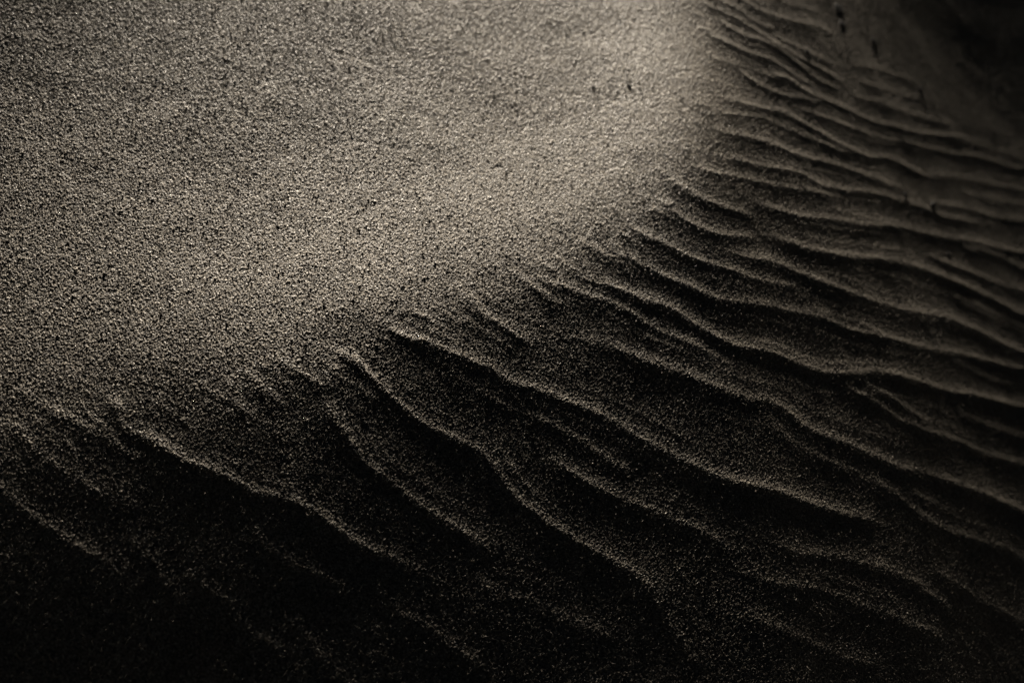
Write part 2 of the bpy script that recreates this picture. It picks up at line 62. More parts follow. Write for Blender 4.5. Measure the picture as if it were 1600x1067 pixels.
2888 2850 2800 2747 2694 2642 2589 2536 2483 2431 2378 2325 2273 2220 2167 2114 2062 2009 1956 1903 1851 1798 1745 1693 1640 1587 1534 1482 1429 1376 1324 1271 1218 1165 1113 1060 1007 954 902 849 796 744 691 638 585 533 480 427 374 322 269 216 164 111 58 5 -47 -100 -153 -205 -258 -311 -364 -416 -469 -522 -575 -627 -680 -733 -785 -838 -891 -944 -996 -1049 -1101 -1153 -1204 -1255 -1305 -1355 -1402 -1448 -1493 -1536 -1578 -1618 -1659 -1700 -1742 -1785 -1830 -1877 -1928 -1983 -2040 -2099 -2158 -2218 -2281 -2347 -2415 -2485 -2555 -2626 -2697 -2768 -2838 -2909 -2980 -3051 -3122 -3192 -3263 -3334 -3405 -3476 -3546 -3617 -3688 -3759 -3829 -3900 -3971 -4042 -4113 -4183 -4250 -4299
2888 2850 2800 2747 2695 2642 2589 2536 2484 2431 2378 2326 2273 2220 2167 2115 2062 2009 1957 1904 1851 1798 1746 1693 1640 1587 1535 1482 1429 1377 1324 1271 1218 1166 1113 1060 1008 955 902 849 797 744 691 638 586 533 480 428 375 322 269 217 164 111 58 6 -47 -100 -152 -205 -258 -311 -363 -416 -469 -521 -574 -627 -680 -732 -785 -838 -891 -943 -996 -1048 -1100 -1152 -1203 -1254 -1304 -1353 -1400 -1445 -1489 -1532 -1573 -1614 -1655 -1696 -1738 -1781 -1827 -1875 -1927 -1982 -2039 -2098 -2158 -2219 -2283 -2350 -2420 -2490 -2561 -2631 -2702 -2773 -2844 -2914 -2985 -3056 -3127 -3198 -3268 -3339 -3410 -3481 -3551 -3622 -3693 -3764 -3835 -3905 -3976 -4047 -4118 -4188 -4255 -4304
2888 2851 2801 2748 2695 2642 2590 2537 2485 2432 2379 2327 2274 2221 2169 2116 2063 2011 1958 1905 1852 1800 1747 1694 1642 1589 1536 1483 1431 1378 1325 1272 1220 1167 1114 1062 1009 956 903 851 798 745 693 640 587 534 482 429 376 323 271 218 165 113 60 7 -46 -98 -151 -204 -256 -309 -362 -415 -467 -520 -573 -626 -678 -731 -784 -836 -889 -942 -994 -1047 -1099 -1150 -1201 -1252 -1301 -1349 -1396 -1441 -1485 -1527 -1568 -1609 -1649 -1691 -1733 -1777 -1822 -1871 -1924 -1980 -2038 -2097 -2157 -2219 -2285 -2353 -2423 -2494 -2564 -2635 -2706 -2777 -2848 -2918 -2989 -3060 -3131 -3202 -3272 -3343 -3414 -3485 -3555 -3626 -3697 -3768 -3839 -3909 -3980 -4051 -4122 -4192 -4259 -4308
2888 2851 2802 2749 2696 2644 2591 2539 2486 2434 2381 2329 2276 2224 2171 2118 2066 2013 1960 1908 1855 1802 1750 1697 1644 1591 1539 1486 1433 1381 1328 1275 1222 1170 1117 1064 1011 959 906 853 801 748 695 642 590 537 484 432 379 326 273 221 168 115 62 10 -43 -96 -148 -201 -254 -307 -359 -412 -465 -518 -570 -623 -676 -728 -781 -834 -887 -939 -991 -1044 -1096 -1147 -1198 -1248 -1297 -1345 -1391 -1436 -1479 -1521 -1562 -1602 -1643 -1684 -1727 -1771 -1817 -1867 -1920 -1976 -2034 -2093 -2155 -2219 -2286 -2355 -2425 -2496 -2567 -2637 -2708 -2779 -2850 -2921 -2991 -3062 -3133 -3204 -3274 -3345 -3416 -3487 -3558 -3628 -3699 -3770 -3841 -3912 -3982 -4053 -4124 -4194 -4261 -4311
2889 2852 2803 2750 2698 2645 2593 2541 2488 2436 2384 2331 2279 2227 2174 2122 2069 2017 1964 1911 1859 1806 1753 1701 1648 1595 1543 1490 1437 1385 1332 1279 1226 1174 1121 1068 1015 963 910 857 805 752 699 646 594 541 488 435 383 330 277 225 172 119 66 14 -39 -92 -144 -197 -250 -303 -355 -408 -461 -514 -566 -619 -672 -724 -777 -830 -883 -935 -987 -1039 -1091 -1142 -1193 -1243 -1292 -1339 -1385 -1429 -1472 -1513 -1554 -1594 -1635 -1677 -1720 -1764 -1811 -1861 -1914 -1971 -2029 -2089 -2151 -2217 -2285 -2355 -2425 -2496 -2567 -2637 -2708 -2779 -2850 -2921 -2991 -3062 -3133 -3204 -3275 -3345 -3416 -3487 -3558 -3628 -3699 -3770 -3841 -3912 -3982 -4053 -4124 -4194 -4261 -4311
2889 2853 2804 2752 2699 2647 2595 2543 2491 2439 2387 2335 2283 2230 2178 2126 2074 2021 1969 1916 1864 1811 1759 1706 1653 1601 1548 1495 1443 1390 1337 1284 1232 1179 1126 1074 1021 968 915 863 810 757 704 652 599 546 494 441 388 335 283 230 177 124 72 19 -34 -86 -139 -192 -245 -297 -350 -403 -455 -508 -561 -614 -666 -719 -772 -824 -877 -930 -982 -1034 -1085 -1136 -1187 -1236 -1284 -1331 -1377 -1420 -1463 -1504 -1545 -1585 -1626 -1668 -1711 -1756 -1803 -1853 -1908 -1965 -2023 -2084 -2147 -2213 -2282 -2353 -2423 -2494 -2565 -2636 -2706 -2777 -2848 -2919 -2989 -3060 -3131 -3202 -3273 -3343 -3414 -3485 -3556 -3627 -3697 -3768 -3839 -3910 -3980 -4051 -4122 -4192 -4259 -4309
2890 2854 2805 2753 2701 2649 2597 2545 2493 2441 2390 2338 2286 2234 2182 2130 2078 2026 1974 1922 1869 1817 1765 1712 1660 1607 1554 1502 1449 1396 1344 1291 1238 1186 1133 1080 1028 975 922 869 817 764 711 658 606 553 500 448 395 342 289 237 184 131 79 26 -27 -80 -132 -185 -238 -291 -343 -396 -449 -501 -554 -607 -660 -712 -765 -818 -870 -923 -975 -1027 -1078 -1129 -1179 -1228 -1276 -1322 -1367 -1411 -1453 -1494 -1534 -1575 -1616 -1658 -1701 -1746 -1794 -1845 -1900 -1957 -2017 -2078 -2142 -2210 -2279 -2349 -2420 -2491 -2562 -2633 -2703 -2774 -2845 -2916 -2986 -3057 -3128 -3199 -3270 -3340 -3411 -3482 -3553 -3624 -3694 -3765 -3836 -3907 -3977 -4048 -4119 -4189 -4256 -4306
2890 2854 2806 2754 2702 2651 2599 2547 2496 2444 2393 2341 2290 2238 2186 2135 2083 2031 1979 1927 1875 1823 1771 1719 1666 1614 1562 1509 1457 1404 1351 1299 1246 1194 1141 1088 1035 983 930 877 825 772 719 666 614 561 508 456 403 350 297 245 192 139 86 34 -19 -72 -124 -177 -230 -283 -335 -388 -441 -493 -546 -599 -652 -704 -757 -810 -862 -914 -966 -1018 -1070 -1120 -1170 -1219 -1266 -1312 -1356 -1399 -1441 -1482 -1522 -1563 -1604 -1647 -1690 -1736 -1784 -1836 -1891 -1949 -2009 -2072 -2137 -2206 -2275 -2346 -2417 -2488 -2558 -2629 -2700 -2771 -2842 -2912 -2983 -3054 -3125 -3195 -3266 -3337 -3408 -3479 -3549 -3620 -3691 -3762 -3832 -3903 -3974 -4045 -4116 -4186 -4253 -4302
2891 2855 2806 2755 2704 2652 2601 2549 2498 2446 2395 2344 2293 2241 2190 2139 2087 2036 1984 1933 1881 1829 1777 1725 1673 1621 1569 1517 1465 1412 1360 1307 1255 1202 1150 1097 1044 992 939 886 834 781 728 675 623 570 517 465 412 359 306 254 201 148 95 43 -10 -63 -115 -168 -221 -274 -326 -379 -432 -484 -537 -590 -643 -695 -748 -801 -853 -905 -957 -1009 -1060 -1110 -1160 -1208 -1255 -1300 -1345 -1387 -1429 -1469 -1510 -1550 -1592 -1635 -1678 -1724 -1773 -1826 -1881 -1940 -2001 -2065 -2132 -2201 -2271 -2342 -2413 -2484 -2554 -2625 -2696 -2767 -2837 -2908 -2979 -3050 -3121 -3191 -3262 -3333 -3404 -3475 -3545 -3616 -3687 -3758 -3828 -3899 -3970 -4041 -4112 -4182 -4249 -4298
2891 2855 2807 2756 2705 2654 2602 2551 2500 2449 2397 2346 2295 2244 2193 2142 2091 2040 1989 1937 1886 1835 1783 1732 1680 1628 1576 1524 1472 1420 1368 1316 1264 1211 1159 1106 1054 1001 949 896 843 791 738 685 633 580 527 475 422 369 316 264 211 158 105 53 0 -53 -105 -158 -211 -264 -316 -369 -422 -474 -527 -580 -633 -685 -738 -791 -843 -895 -947 -998 -1049 -1099 -1148 -1196 -1243 -1288 -1332 -1374 -1415 -1456 -1496 -1537 -1579 -1622 -1666 -1712 -1761 -1814 -1871 -1930 -1992 -2058 -2126 -2196 -2266 -2337 -2408 -2479 -2549 -2620 -2691 -2762 -2832 -2903 -2974 -3045 -3116 -3186 -3257 -3328 -3399 -3470 -3540 -3611 -3682 -3753 -3823 -3894 -3965 -4036 -4107 -4177 -4244 -4293
2891 2856 2808 2757 2706 2655 2604 2553 2502 2451 2400 2349 2298 2247 2196 2146 2095 2044 1993 1942 1891 1840 1789 1737 1686 1635 1583 1531 1480 1428 1376 1324 1272 1220 1168 1116 1064 1011 959 906 854 801 749 696 644 591 538 486 433 380 327 275 222 169 117 64 11 -42 -94 -147 -200 -253 -305 -358 -411 -463 -516 -569 -622 -674 -727 -779 -832 -884 -935 -987 -1037 -1087 -1136 -1184 -1230 -1274 -1318 -1360 -1401 -1441 -1481 -1523 -1564 -1607 -1652 -1698 -1748 -1802 -1859 -1919 -1983 -2050 -2119 -2189 -2260 -2331 -2402 -2472 -2543 -2614 -2685 -2756 -2826 -2897 -2968 -3039 -3109 -3180 -3251 -3322 -3393 -3463 -3534 -3605 -3676 -3746 -3817 -3888 -3959 -4030 -4100 -4171 -4238 -4287
2892 2856 2809 2758 2708 2657 2606 2555 2504 2454 2403 2352 2301 2250 2200 2149 2099 2048 1997 1947 1896 1845 1794 1743 1692 1641 1590 1539 1487 1436 1384 1333 1281 1229 1178 1126 1074 1022 970 918 865 813 761 708 656 603 550 498 445 393 340 287 234 182 129 76 24 -29 -82 -135 -187 -240 -293 -345 -398 -451 -504 -556 -609 -662 -714 -767 -819 -871 -922 -974 -1024 -1074 -1122 -1169 -1215 -1259 -1302 -1344 -1385 -1425 -1466 -1507 -1549 -1592 -1637 -1683 -1734 -1788 -1846 -1908 -1973 -2041 -2111 -2182 -2252 -2323 -2394 -2465 -2536 -2606 -2677 -2748 -2819 -2890 -2960 -3031 -3102 -3173 -3243 -3314 -3385 -3456 -3527 -3597 -3668 -3739 -3810 -3880 -3951 -4022 -4093 -4163 -4230 -4279
2892 2857 2810 2760 2710 2659 2609 2558 2508 2457 2406 2356 2305 2255 2204 2154 2103 2053 2002 1952 1901 1851 1800 1749 1699 1648 1597 1546 1495 1444 1393 1342 1290 1239 1188 1136 1085 1033 981 929 877 825 773 721 669 616 564 512 459 407 354 301 249 196 143 91 38 -15 -67 -120 -173 -226 -278 -331 -384 -436 -489 -542 -595 -647 -700 -752 -804 -856 -907 -958 -1009 -1058 -1106 -1153 -1198 -1242 -1285 -1326 -1367 -1407 -1448 -1489 -1531 -1575 -1620 -1667 -1718 -1773 -1832 -1896 -1962 -2031 -2102 -2172 -2243 -2314 -2384 -2455 -2526 -2597 -2668 -2738 -2809 -2880 -2951 -3022 -3092 -3163 -3234 -3305 -3375 -3446 -3517 -3588 -3659 -3729 -3800 -3871 -3942 -4013 -4083 -4154 -4220 -4270
2893 2858 2811 2762 2712 2662 2612 2562 2512 2461 2411 2361 2310 2260 2210 2159 2109 2059 2009 1958 1908 1858 1807 1757 1706 1656 1605 1555 1504 1453 1402 1351 1300 1249 1198 1147 1096 1045 993 942 890 839 787 735 683 631 579 527 475 422 370 317 265 212 160 107 55 2 -51 -103 -156 -209 -261 -314 -367 -420 -472 -525 -578 -630 -683 -735 -787 -839 -890 -941 -991 -1040 -1088 -1134 -1179 -1223 -1265 -1306 -1347 -1387 -1428 -1469 -1512 -1555 -1600 -1648 -1700 -1756 -1817 -1881 -1949 -2019 -2089 -2160 -2231 -2301 -2372 -2443 -2514 -2584 -2655 -2726 -2797 -2868 -2938 -3009 -3080 -3151 -3221 -3292 -3363 -3434 -3505 -3575 -3646 -3717 -3788 -3859 -3929 -4000 -4071 -4141 -4208 -4258
2894 2859 2813 2764 2714 2665 2615 2566 2516 2466 2416 2366 2316 2266 2216 2166 2116 2066 2016 1966 1916 1866 1816 1766 1715 1665 1615 1564 1514 1463 1413 1362 1312 1261 1210 1159 1108 1057 1006 955 904 853 801 750 698 647 595 543 491 439 387 335 283 231 178 126 73 21 -32 -84 -137 -190 -242 -295 -348 -400 -453 -506 -558 -611 -663 -715 -767 -819 -870 -921 -970 -1019 -1067 -1113 -1157 -1201 -1243 -1284 -1324 -1364 -1405 -1447 -1490 -1533 -1579 -1627 -1680 -1737 -1798 -1864 -1933 -2003 -2073 -2144 -2215 -2286 -2356 -2427 -2498 -2569 -2639 -2710 -2781 -2852 -2923 -2993 -3064 -3135 -3206 -3277 -3347 -3418 -3489 -3560 -3630 -3701 -3772 -3843 -3914 -3984 -4055 -4126 -4192 -4242
2894 2860 2814 2766 2717 2668 2619 2570 2521 2471 2422 2372 2323 2273 2224 2174 2124 2075 2025 1975 1926 1876 1826 1776 1726 1676 1626 1576 1525 1475 1425 1375 1324 1274 1223 1173 1122 1071 1021 970 919 868 817 766 715 664 612 561 509 458 406 354 302 250 198 146 94 42 -10 -63 -115 -168 -220 -273 -326 -378 -431 -484 -536 -589 -641 -693 -745 -797 -848 -898 -947 -996 -1043 -1089 -1133 -1176 -1218 -1259 -1299 -1339 -1380 -1422 -1465 -1509 -1555 -1604 -1657 -1715 -1778 -1845 -1914 -1984 -2055 -2125 -2196 -2267 -2338 -2409 -2479 -2550 -2621 -2692 -2762 -2833 -2904 -2975 -3046 -3116 -3187 -3258 -3329 -3399 -3470 -3541 -3612 -3683 -3753 -3824 -3895 -3966 -4037 -4107 -4174 -4223
2895 2861 2816 2768 2719 2671 2622 2574 2525 2476 2427 2378 2329 2280 2231 2182 2133 2083 2034 1985 1935 1886 1837 1787 1737 1688 1638 1588 1538 1488 1438 1388 1338 1288 1238 1187 1137 1086 1036 986 935 884 834 783 732 681 630 579 528 477 426 374 323 271 220 168 116 64 12 -40 -92 -144 -197 -249 -302 -354 -407 -459 -512 -564 -616 -668 -720 -771 -822 -872 -922 -970 -1016 -1062 -1106 -1149 -1190 -1231 -1271 -1312 -1353 -1395 -1438 -1482 -1528 -1578 -1632 -1691 -1755 -1823 -1893 -1963 -2034 -2104 -2175 -2246 -2317 -2388 -2458 -2529 -2600 -2671 -2741 -2812 -2883 -2954 -3025 -3095 -3166 -3237 -3308 -3379 -3449 -3520 -3591 -3662 -3732 -3803 -3874 -3945 -4016 -4086 -4153 -4202
2895 2862 2817 2769 2722 2674 2626 2577 2529 2481 2433 2384 2336 2287 2238 2190 2141 2092 2043 1994 1946 1897 1848 1798 1749 1700 1651 1601 1552 1502 1453 1403 1353 1303 1253 1203 1153 1103 1053 1003 952 902 852 801 751 700 649 599 548 497 446 395 344 293 242 190 139 88 36 -16 -68 -119 -171 -223 -276 -328 -380 -433 -485 -537 -589 -641 -692 -744 -794 -844 -893 -941 -987 -1032 -1076 -1119 -1160 -1201 -1241 -1281 -1323 -1365 -1408 -1452 -1498 -1549 -1604 -1665 -1730 -1799 -1869 -1939 -2010 -2081 -2152 -2222 -2293 -2364 -2435 -2505 -2576 -2647 -2718 -2789 -2859 -2930 -3001 -3072 -3142 -3213 -3284 -3355 -3426 -3496 -3567 -3638 -3709 -3780 -3850 -3921 -3992 -4062 -4129 -4179
2896 2863 2818 2771 2724 2676 2629 2581 2533 2486 2438 2390 2342 2294 2246 2197 2149 2101 2052 2004 1956 1907 1859 1810 1761 1712 1664 1615 1566 1517 1467 1418 1369 1319 1270 1220 1170 1121 1071 1021 971 921 871 821 771 720 670 620 569 519 468 417 367 316 265 214 163 112 61 10 -42 -93 -145 -197 -248 -300 -352 -404 -456 -508 -559 -611 -662 -713 -764 -813 -862 -909 -955 -1000 -1043 -1086 -1127 -1167 -1208 -1248 -1289 -1332 -1375 -1419 -1466 -1517 -1574 -1636 -1702 -1771 -1841 -1912 -1983 -2053 -2124 -2195 -2266 -2337 -2407 -2478 -2549 -2620 -2690 -2761 -2832 -2903 -2974 -3044 -3115 -3186 -3257 -3328 -3398 -3469 -3540 -3611 -3681 -3752 -3823 -3894 -3965 -4035 -4102 -4151
2897 2864 2820 2773 2726 2679 2632 2585 2538 2490 2443 2396 2348 2300 2253 2205 2157 2109 2062 2014 1966 1918 1870 1821 1773 1725 1677 1628 1580 1531 1482 1434 1385 1336 1287 1238 1188 1139 1090 1040 991 941 891 842 792 742 692 642 592 541 491 441 390 340 290 239 188 138 87 36 -15 -66 -117 -168 -220 -271 -323 -374 -426 -477 -528 -579 -630 -681 -731 -780 -828 -875 -920 -965 -1008 -1050 -1091 -1131 -1171 -1212 -1253 -1295 -1339 -1383 -1431 -1482 -1540 -1603 -1670 -1740 -1810 -1881 -1951 -2022 -2093 -2164 -2234 -2305 -2376 -2447 -2518 -2588 -2659 -2730 -2801 -2871 -2942 -3013 -3084 -3155 -3225 -3296 -3367 -3438 -3508 -3579 -3650 -3721 -3792 -3862 -3933 -4004 -4070 -4120
2897 2865 2821 2775 2728 2682 2635 2589 2542 2495 2448 2401 2354 2307 2260 2213 2165 2118 2071 2023 1976 1928 1881 1833 1785 1737 1690 1642 1594 1546 1497 1449 1401 1352 1304 1255 1207 1158 1109 1060 1011 962 913 863 814 764 715 665 616 566 516 466 416 366 316 265 215 165 114 64 13 -38 -88 -139 -190 -241 -292 -343 -394 -445 -496 -546 -597 -647 -696 -745 -792 -838 -883 -927 -969 -1011 -1051 -1091 -1131 -1172 -1213 -1255 -1299 -1344 -1391 -1444 -1502 -1566 -1634 -1704 -1774 -1845 -1915 -1986 -2057 -2128 -2199 -2269 -2340 -2411 -2482 -2552 -2623 -2694 -2765 -2836 -2906 -2977 -3048 -3119 -3189 -3260 -3331 -3402 -3473 -3543 -3614 -3685 -3756 -3827 -3897 -3968 -4034 -4084
2898 2866 2823 2777 2731 2685 2639 2592 2546 2500 2453 2407 2360 2314 2267 2220 2174 2127 2080 2033 1986 1939 1892 1844 1797 1750 1703 1655 1608 1560 1512 1465 1417 1369 1321 1273 1225 1177 1128 1080 1032 983 934 886 837 788 739 690 640 591 542 492 443 393 343 293 243 193 143 93 43 -7 -58 -108 -159 -209 -260 -310 -361 -411 -462 -512 -562 -611 -660 -708 -755 -800 -844 -886 -928 -968 -1008 -1047 -1087 -1127 -1168 -1211 -1254 -1299 -1347 -1401 -1460 -1525 -1593 -1663 -1733 -1804 -1874 -1945 -2016 -2087 -2157 -2228 -2299 -2370 -2441 -2511 -2582 -2653 -2724 -2794 -2865 -2936 -3007 -3078 -3148 -3219 -3290 -3361 -3432 -3502 -3573 -3644 -3715 -3785 -3856 -3927 -3993 -4043
2899 2867 2824 2779 2733 2687 2642 2596 2550 2504 2458 2412 2366 2320 2274 2228 2182 2135 2089 2042 1996 1949 1903 1856 1809 1763 1716 1669 1622 1575 1528 1480 1433 1386 1338 1291 1243 1196 1148 1100 1052 1004 956 908 860 811 763 714 666 617 568 519 470 421 372 322 273 223 174 124 74 24 -26 -76 -126 -176 -226 -276 -326 -376 -426 -476 -525 -574 -622 -669 -715 -759 -802 -843 -883 -923 -961 -1000 -1038 -1078 -1119 -1161 -1204 -1249 -1298 -1352 -1412 -1477 -1545 -1615 -1685 -1756 -1827 -1898 -1968 -2039 -2110 -2181 -2251 -2322 -2393 -2464 -2535 -2605 -2676 -2747 -2818 -2889 -2959 -3030 -3101 -3172 -3242 -3313 -3384 -3455 -3526 -3596 -3667 -3738 -3809 -3879 -3946 -3995
2899 2868 2825 2780 2735 2690 2645 2600 2554 2509 2463 2418 2372 2327 2281 2235 2190 2144 2098 2052 2006 1960 1914 1868 1821 1775 1729 1682 1636 1589 1543 1496 1449 1403 1356 1309 1262 1215 1167 1120 1073 1025 978 930 883 835 787 739 691 643 595 546 498 449 401 352 303 254 205 156 107 57 8 -42 -91 -141 -191 -240 -290 -339 -389 -438 -487 -535 -582 -628 -673 -716 -757 -797 -836 -874 -911 -948 -985 -1024 -1064 -1105 -1148 -1193 -1242 -1296 -1357 -1423 -1491 -1561 -1632 -1702 -1773 -1844 -1914 -1985 -2056 -2127 -2198 -2268 -2339 -2410 -2481 -2552 -2622 -2693 -2764 -2835 -2905 -2976 -3047 -3118 -3189 -3259 -3330 -3401 -3472 -3542 -3613 -3684 -3755 -3825 -3892 -3941
2900 2869 2827 2782 2737 2693 2648 2603 2558 2513 2468 2423 2378 2333 2288 2243 2198 2152 2107 2061 2016 1970 1925 1879 1833 1788 1742 1696 1650 1604 1558 1512 1466 1419 1373 1327 1280 1234 1187 1140 1094 1047 1000 953 906 858 811 764 716 669 621 574 526 478 430 382 334 285 237 188 140 91 42 -7 -56 -105 -154 -203 -252 -301 -350 -398 -446 -494 -540 -585 -628 -670 -710 -748 -785 -822 -857 -893 -929 -967 -1006 -1046 -1088 -1133 -1182 -1237 -1298 -1363 -1432 -1502 -1572 -1643 -1714 -1784 -1855 -1926 -1997 -2068 -2138 -2209 -2280 -2351 -2422 -2492 -2563 -2634 -2705 -2775 -2846 -2917 -2988 -3059 -3129 -3200 -3271 -3342 -3413 -3483 -3554 -3625 -3696 -3766 -3833 -3882
2900 2869 2828 2784 2740 2695 2651 2607 2562 2518 2473 2429 2384 2340 2295 2250 2205 2161 2116 2071 2026 1981 1936 1890 1845 1800 1755 1709 1664 1619 1573 1527 1482 1436 1390 1344 1299 1253 1207 1160 1114 1068 1022 975 929 882 836 789 742 695 648 601 554 507 459 412 364 317 269 221 173 125 77 29 -20 -68 -116 -165 -213 -261 -309 -357 -404 -451 -496 -539 -581 -622 -660 -697 -733 -768 -802 -836 -871 -907 -945 -984 -1025 -1069 -1118 -1173 -1235 -1301 -1369 -1439 -1510 -1580 -1651 -1722 -1792 -1863 -1934 -2005 -2076 -2146 -2217 -2288 -2359 -2429 -2500 -2571 -2642 -2713 -2783 -2854 -2925 -2996 -3067 -3137 -3208 -3279 -3350 -3420 -3491 -3562 -3633 -3703 -3770 -3819
2901 2871 2829 2786 2742 2698 2655 2611 2567 2523 2479 2435 2391 2347 2302 2258 2214 2169 2125 2081 2036 1992 1947 1902 1858 1813 1768 1723 1678 1633 1588 1543 1498 1453 1408 1363 1317 1272 1227 1181 1135 1090 1044 998 952 906 860 814 768 722 675 629 582 536 489 442 395 348 301 254 207 160 112 65 17 -31 -78 -126 -173 -220 -268 -314 -361 -406 -450 -493 -533 -572 -609 -645 -679 -712 -745 -778 -811 -846 -882 -920 -960 -1004 -1053 -1108 -1170 -1236 -1304 -1374 -1444 -1515 -1586 -1656 -1727 -1798 -1869 -1940 -2010 -2081 -2152 -2223 -2294 -2364 -2435 -2506 -2577 -2647 -2718 -2789 -2860 -2931 -3001 -3072 -3143 -3214 -3285 -3355 -3426 -3497 -3568 -3638 -3705 -3754
2902 2872 2831 2788 2745 2702 2658 2615 2572 2528 2485 2441 2398 2354 2311 2267 2223 2179 2135 2091 2047 2003 1959 1915 1871 1827 1783 1738 1694 1650 1605 1561 1516 1472 1427 1382 1337 1293 1248 1203 1158 1113 1067 1022 977 932 886 841 795 749 704 658 612 566 520 474 428 382 335 289 242 196 149 102 55 8 -39 -85 -132 -178 -225 -270 -316 -360 -403 -444 -483 -521 -557 -591 -624 -656 -688 -719 -751 -783 -818 -854 -894 -937 -986 -1042 -1103 -1169 -1238 -1308 -1378 -1449 -1519 -1590 -1661 -1732 -1802 -1873 -1944 -2015 -2086 -2156 -2227 -2298 -2369 -2439 -2510 -2581 -2652 -2723 -2793 -2864 -2935 -3006 -3076 -3147 -3218 -3289 -3360 -3430 -3501 -3572 -3638 -3688
2903 2873 2833 2791 2748 2705 2663 2620 2577 2535 2492 2449 2406 2363 2320 2277 2233 2190 2147 2104 2060 2017 1973 1930 1886 1843 1799 1755 1711 1668 1624 1580 1536 1492 1448 1404 1359 1315 1271 1226 1182 1138 1093 1048 1004 959 914 869 824 779 734 689 644 599 553 508 462 417 371 325 280 234 188 142 95 49 3 -43 -88 -134 -179 -224 -268 -312 -353 -393 -432 -468 -503 -536 -569 -600 -630 -660 -690 -721 -753 -788 -827 -870 -920 -976 -1037 -1103 -1171 -1241 -1311 -1382 -1452 -1523 -1594 -1665 -1736 -1806 -1877 -1948 -2019 -2089 -2160 -2231 -2302 -2373 -2443 -2514 -2585 -2656 -2726 -2797 -2868 -2939 -3010 -3080 -3151 -3222 -3293 -3364 -3434 -3505 -3571 -3621
2904 2874 2835 2793 2751 2709 2667 2625 2583 2541 2499 2457 2414 2372 2330 2287 2245 2202 2160 2117 2074 2031 1989 1946 1903 1860 1817 1774 1731 1687 1644 1601 1558 1514 1471 1427 1384 1340 1297 1253 1209 1165 1121 1077 1033 989 945 901 857 812 768 723 679 634 589 545 500 455 410 365 320 275 229 184 139 93 48 3 -42 -87 -131 -175 -218 -260 -301 -340 -377 -413 -447 -479 -511 -541 -571 -600 -628 -657 -688 -722 -760 -805 -855 -911 -972 -1038 -1106 -1175 -1245 -1316 -1387 -1457 -1528 -1599 -1670 -1740 -1811 -1882 -1953 -2023 -2094 -2165 -2236 -2307 -2377 -2448 -2519 -2590 -2660 -2731 -2802 -2873 -2944 -3014 -3085 -3156 -3227 -3297 -3368 -3439 -3505 -3555
2904 2876 2837 2796 2755 2713 2672 2631 2589 2548 2506 2465 2423 2382 2340 2298 2256 2215 2173 2131 2089 2047 2005 1963 1920 1878 1836 1793 1751 1709 1666 1624 1581 1538 1496 1453 1410 1367 1324 1281 1238 1195 1152 1108 1065 1022 978 935 891 848 804 760 716 673 629 585 540 496 452 408 363 319 274 230 185 141 96 52 8 -36 -79 -122 -165 -206 -245 -284 -320 -355 -388 -420 -451 -481 -510 -538 -565 -593 -622 -655 -694 -740 -792 -848 -909 -974 -1042 -1112 -1182 -1252 -1323 -1393 -1464 -1535 -1606 -1676 -1747 -1818 -1889 -1959 -2030 -2101 -2172 -2242 -2313 -2384 -2455 -2525 -2596 -2667 -2738 -2809 -2879 -2950 -3021 -3092 -3163 -3233 -3304 -3375 -3441 -3491
2905 2877 2839 2798 2758 2717 2676 2636 2595 2554 2513 2472 2431 2391 2350 2309 2267 2226 2185 2144 2103 2061 2020 1979 1937 1896 1854 1813 1771 1729 1688 1646 1604 1562 1520 1478 1436 1394 1352 1310 1268 1225 1183 1140 1098 1055 1013 970 927 885 842 799 756 713 669 626 583 540 496 453 409 365 322 278 234 191 147 104 60 18 -25 -67 -109 -149 -187 -225 -260 -294 -327 -359 -390 -420 -448 -475 -501 -527 -554 -587 -627 -675 -728 -786 -848 -913 -980 -1049 -1119 -1190 -1260 -1331 -1401 -1472 -1543 -1613 -1684 -1755 -1826 -1896 -1967 -2038 -2109 -2179 -2250 -2321 -2392 -2462 -2533 -2604 -2675 -2745 -2816 -2887 -2958 -3029 -3099 -3170 -3241 -3311 -3378 -3428
2906 2878 2840 2800 2760 2720 2680 2640 2600 2560 2520 2479 2439 2399 2358 2318 2278 2237 2197 2156 2116 2075 2034 1994 1953 1912 1871 1831 1790 1749 1708 1667 1626 1585 1544 1502 1461 1420 1379 1337 1296 1254 1213 1171 1130 1088 1046 1005 963 921 879 837 795 752 710 668 625 583 540 498 455 412 370 327 284 241 199 156 114 72 30 -11 -51 -90 -128 -164 -199 -233 -266 -297 -328 -357 -384 -410 -435 -459 -485 -516 -557 -606 -662 -722 -784 -850 -917 -986 -1056 -1126 -1196 -1267 -1337 -1408 -1478 -1549 -1620 -1690 -1761 -1832 -1902 -1973 -2044 -2114 -2185 -2256 -2327 -2397 -2468 -2539 -2610 -2680 -2751 -2822 -2893 -2963 -3034 -3105 -3176 -3246 -3313 -3362
2907 2879 2842 2802 2763 2723 2684 2644 2605 2565 2525 2486 2446 2406 2366 2326 2287 2247 2207 2167 2127 2087 2047 2007 1967 1927 1887 1847 1807 1766 1726 1686 1646 1605 1565 1524 1484 1443 1403 1362 1322 1281 1240 1200 1159 1118 1077 1036 995 954 913 872 831 790 748 707 666 624 582 541 499 457 416 374 332 290 249 208 167 126 85 45 6 -32 -69 -105 -139 -173 -205 -236 -266 -294 -321 -346 -369 -391 -415 -446 -487 -538 -596 -657 -720 -785 -852 -921 -990 -1060 -1131 -1201 -1271 -1342 -1412 -1483 -1553 -1624 -1695 -1765 -1836 -1906 -1977 -2048 -2118 -2189 -2260 -2330 -2401 -2472 -2542 -2613 -2684 -2755 -2825 -2896 -2967 -3038 -3108 -3179 -3246 -3295
